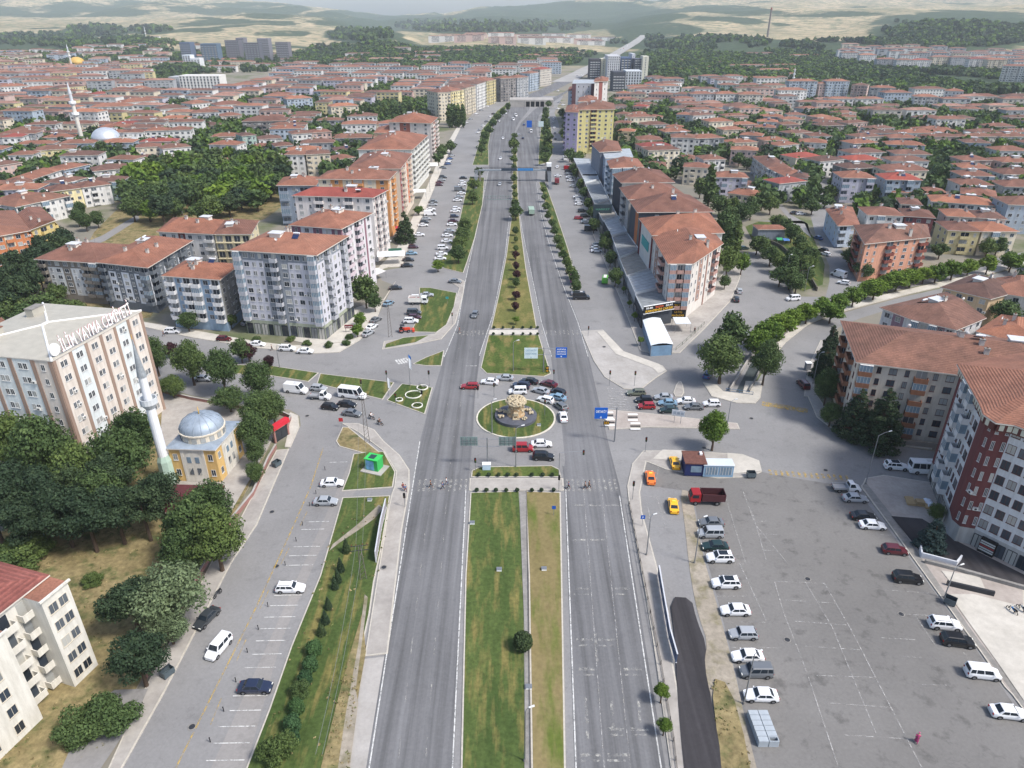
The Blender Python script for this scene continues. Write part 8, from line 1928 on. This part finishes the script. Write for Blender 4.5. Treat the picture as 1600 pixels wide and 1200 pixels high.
for a,b,rx,ry,wt in FB:
    if b>130 or wt<.85 or b<38: continue
    n=int(rx*ry*(.55 if b>70 else .4))
    for _ in range(n):
        an,r=rw.uniform(0,2*pi),math.sqrt(rw.random())*1.08; px,py=a+rx*r*math.cos(an),b+ry*r*math.sin(an)
        if not(-40<px<1640) or py<36: continue
        if any(inpoly(px,py,A_) for A_ in AVOID[:1]): continue
        g=G(px,py); f,_g=cover(g.x,g.y,g.z)
        if noise.noise(Vector((g.x/120,g.y/240,1)))<-.22 or blocked(g.x,g.y,3): continue
        s=1+max(0,(g.y-1500)/2200); pts.append((g.x,g.y,g.z,rw.uniform(7,11)*s,rw.uniform(8,13)*s,rw.choice([0,1,1,0,2])))
for zi in(12,13,14,15):
    W_=[G(*p) for p in ZONES[zi][1]]; wp=[(p.x,p.y) for p in W_]; xs=[p[0] for p in wp]; ys=[p[1] for p in wp]
    for _ in range(3000):
        x,y=rw.uniform(min(xs),max(xs)),rw.uniform(min(ys),max(ys))
        if inpoly(x,y,wp) and not blocked(x,y,2): pts.append((x,y,hgt(x,y),rw.uniform(7,12),rw.uniform(8,13),rw.choice([0,1,0,2])))
woods(pts,'distant_woods','distant trees and woods between the far houses and on the hills')
print('trees',ntr,'stuff trees',len(pts))
# ------------------------------------------------ haze: pale air over the plain
b=MB(); b.box(-16000,-700,-6,16000,10400,560,paint((255,255,255))); hz_=b.obj('haze'); hz_.data.materials.clear()
m=bpy.data.materials.new('haze_air'); m.use_nodes=True; tt=m.node_tree; tt.nodes.remove(tt.nodes['Principled BSDF']); v=tt.nodes.new('ShaderNodeVolumePrincipled'); v.inputs['Color'].default_value=(.84,.92,1,1); v.inputs['Density'].default_value=.000075; v.inputs['Anisotropy'].default_value=0
tt.links.new(v.outputs[0],tt.nodes['Material Output'].inputs['Volume']); hz_.data.materials.append(m); tag(hz_,'pale haze over the plain and hills','haze',kind='stuff')

for o in S.objects:
    if o.parent is None and 'label' in o.keys():
        n=len(o['label'].split())
        if n>16 or n<4: print('LONG',n,o.name,o['label'])

# ------------------------------------------------ weeds and tufts on verges and the dry lot
tp=[]
for poly,n_ in(([(60,1290),(160,1180),(262,985),(318,880),(364,810),(300,700),(200,720),(20,820),(-100,900),(-100,1290)],5200),([(1110,1060),(1140,1070),(1170,1180),(1200,1400),(1140,1400),(1125,1190)],900),([(566,960),(572,1020),(558,1100),(546,1200),(530,1400),(480,1400),(502,1200),(524,1110),(545,1030)],900),([(612,775),(604,840),(580,950),(540,1150),(500,1400),(360,1400),(430,1100),(536,780)],500)):
    W_=[P(*q) for q in poly]; wp=[(q.x,q.y) for q in W_]; xs=[q[0] for q in wp]; ys=[q[1] for q in wp]
    for _ in range(n_):
        x,y=rw.uniform(min(xs),max(xs)),rw.uniform(min(ys),max(ys))
        if inpoly(x,y,wp) and rw.random()<.35+noise.noise(Vector((x/4,y/4,2)))*1.4: tp.append((x,y,.16,rw.uniform(.08,.22),rw.uniform(.12,.34),rw.choice([0,1,1,2])))
TUFT=[ground('tuft_green',(88,100,58),(108,116,70),.5),ground('tuft_straw',(140,126,90),(158,144,106),.5),ground('tuft_olive',(104,106,68),(122,120,80),.5)]
tm=MB()
for x,y,z,h,w,k in tp:
    for _ in range(5):
        a=rw.uniform(0,6.28); dx,dy=math.cos(a)*w/2,math.sin(a)*w/2; ox,oy=rw.uniform(-w,w)*.5,rw.uniform(-w,w)*.5; tm.add([(x+ox-dx,y+oy-dy,z),(x+ox+dx,y+oy+dy,z),(x+ox+dx*.6+dy*.6,y+oy+dy*.6-dx*.6,z+h),(x+ox-dx*.6+dy*.6,y+oy-dy*.6-dx*.6,z+h*.8)],[(0,1,2,3)],TUFT[k])
tag(tm.obj('grass_tufts'),'weed and grass tufts on the verges and the dry lot','grass',kind='stuff')
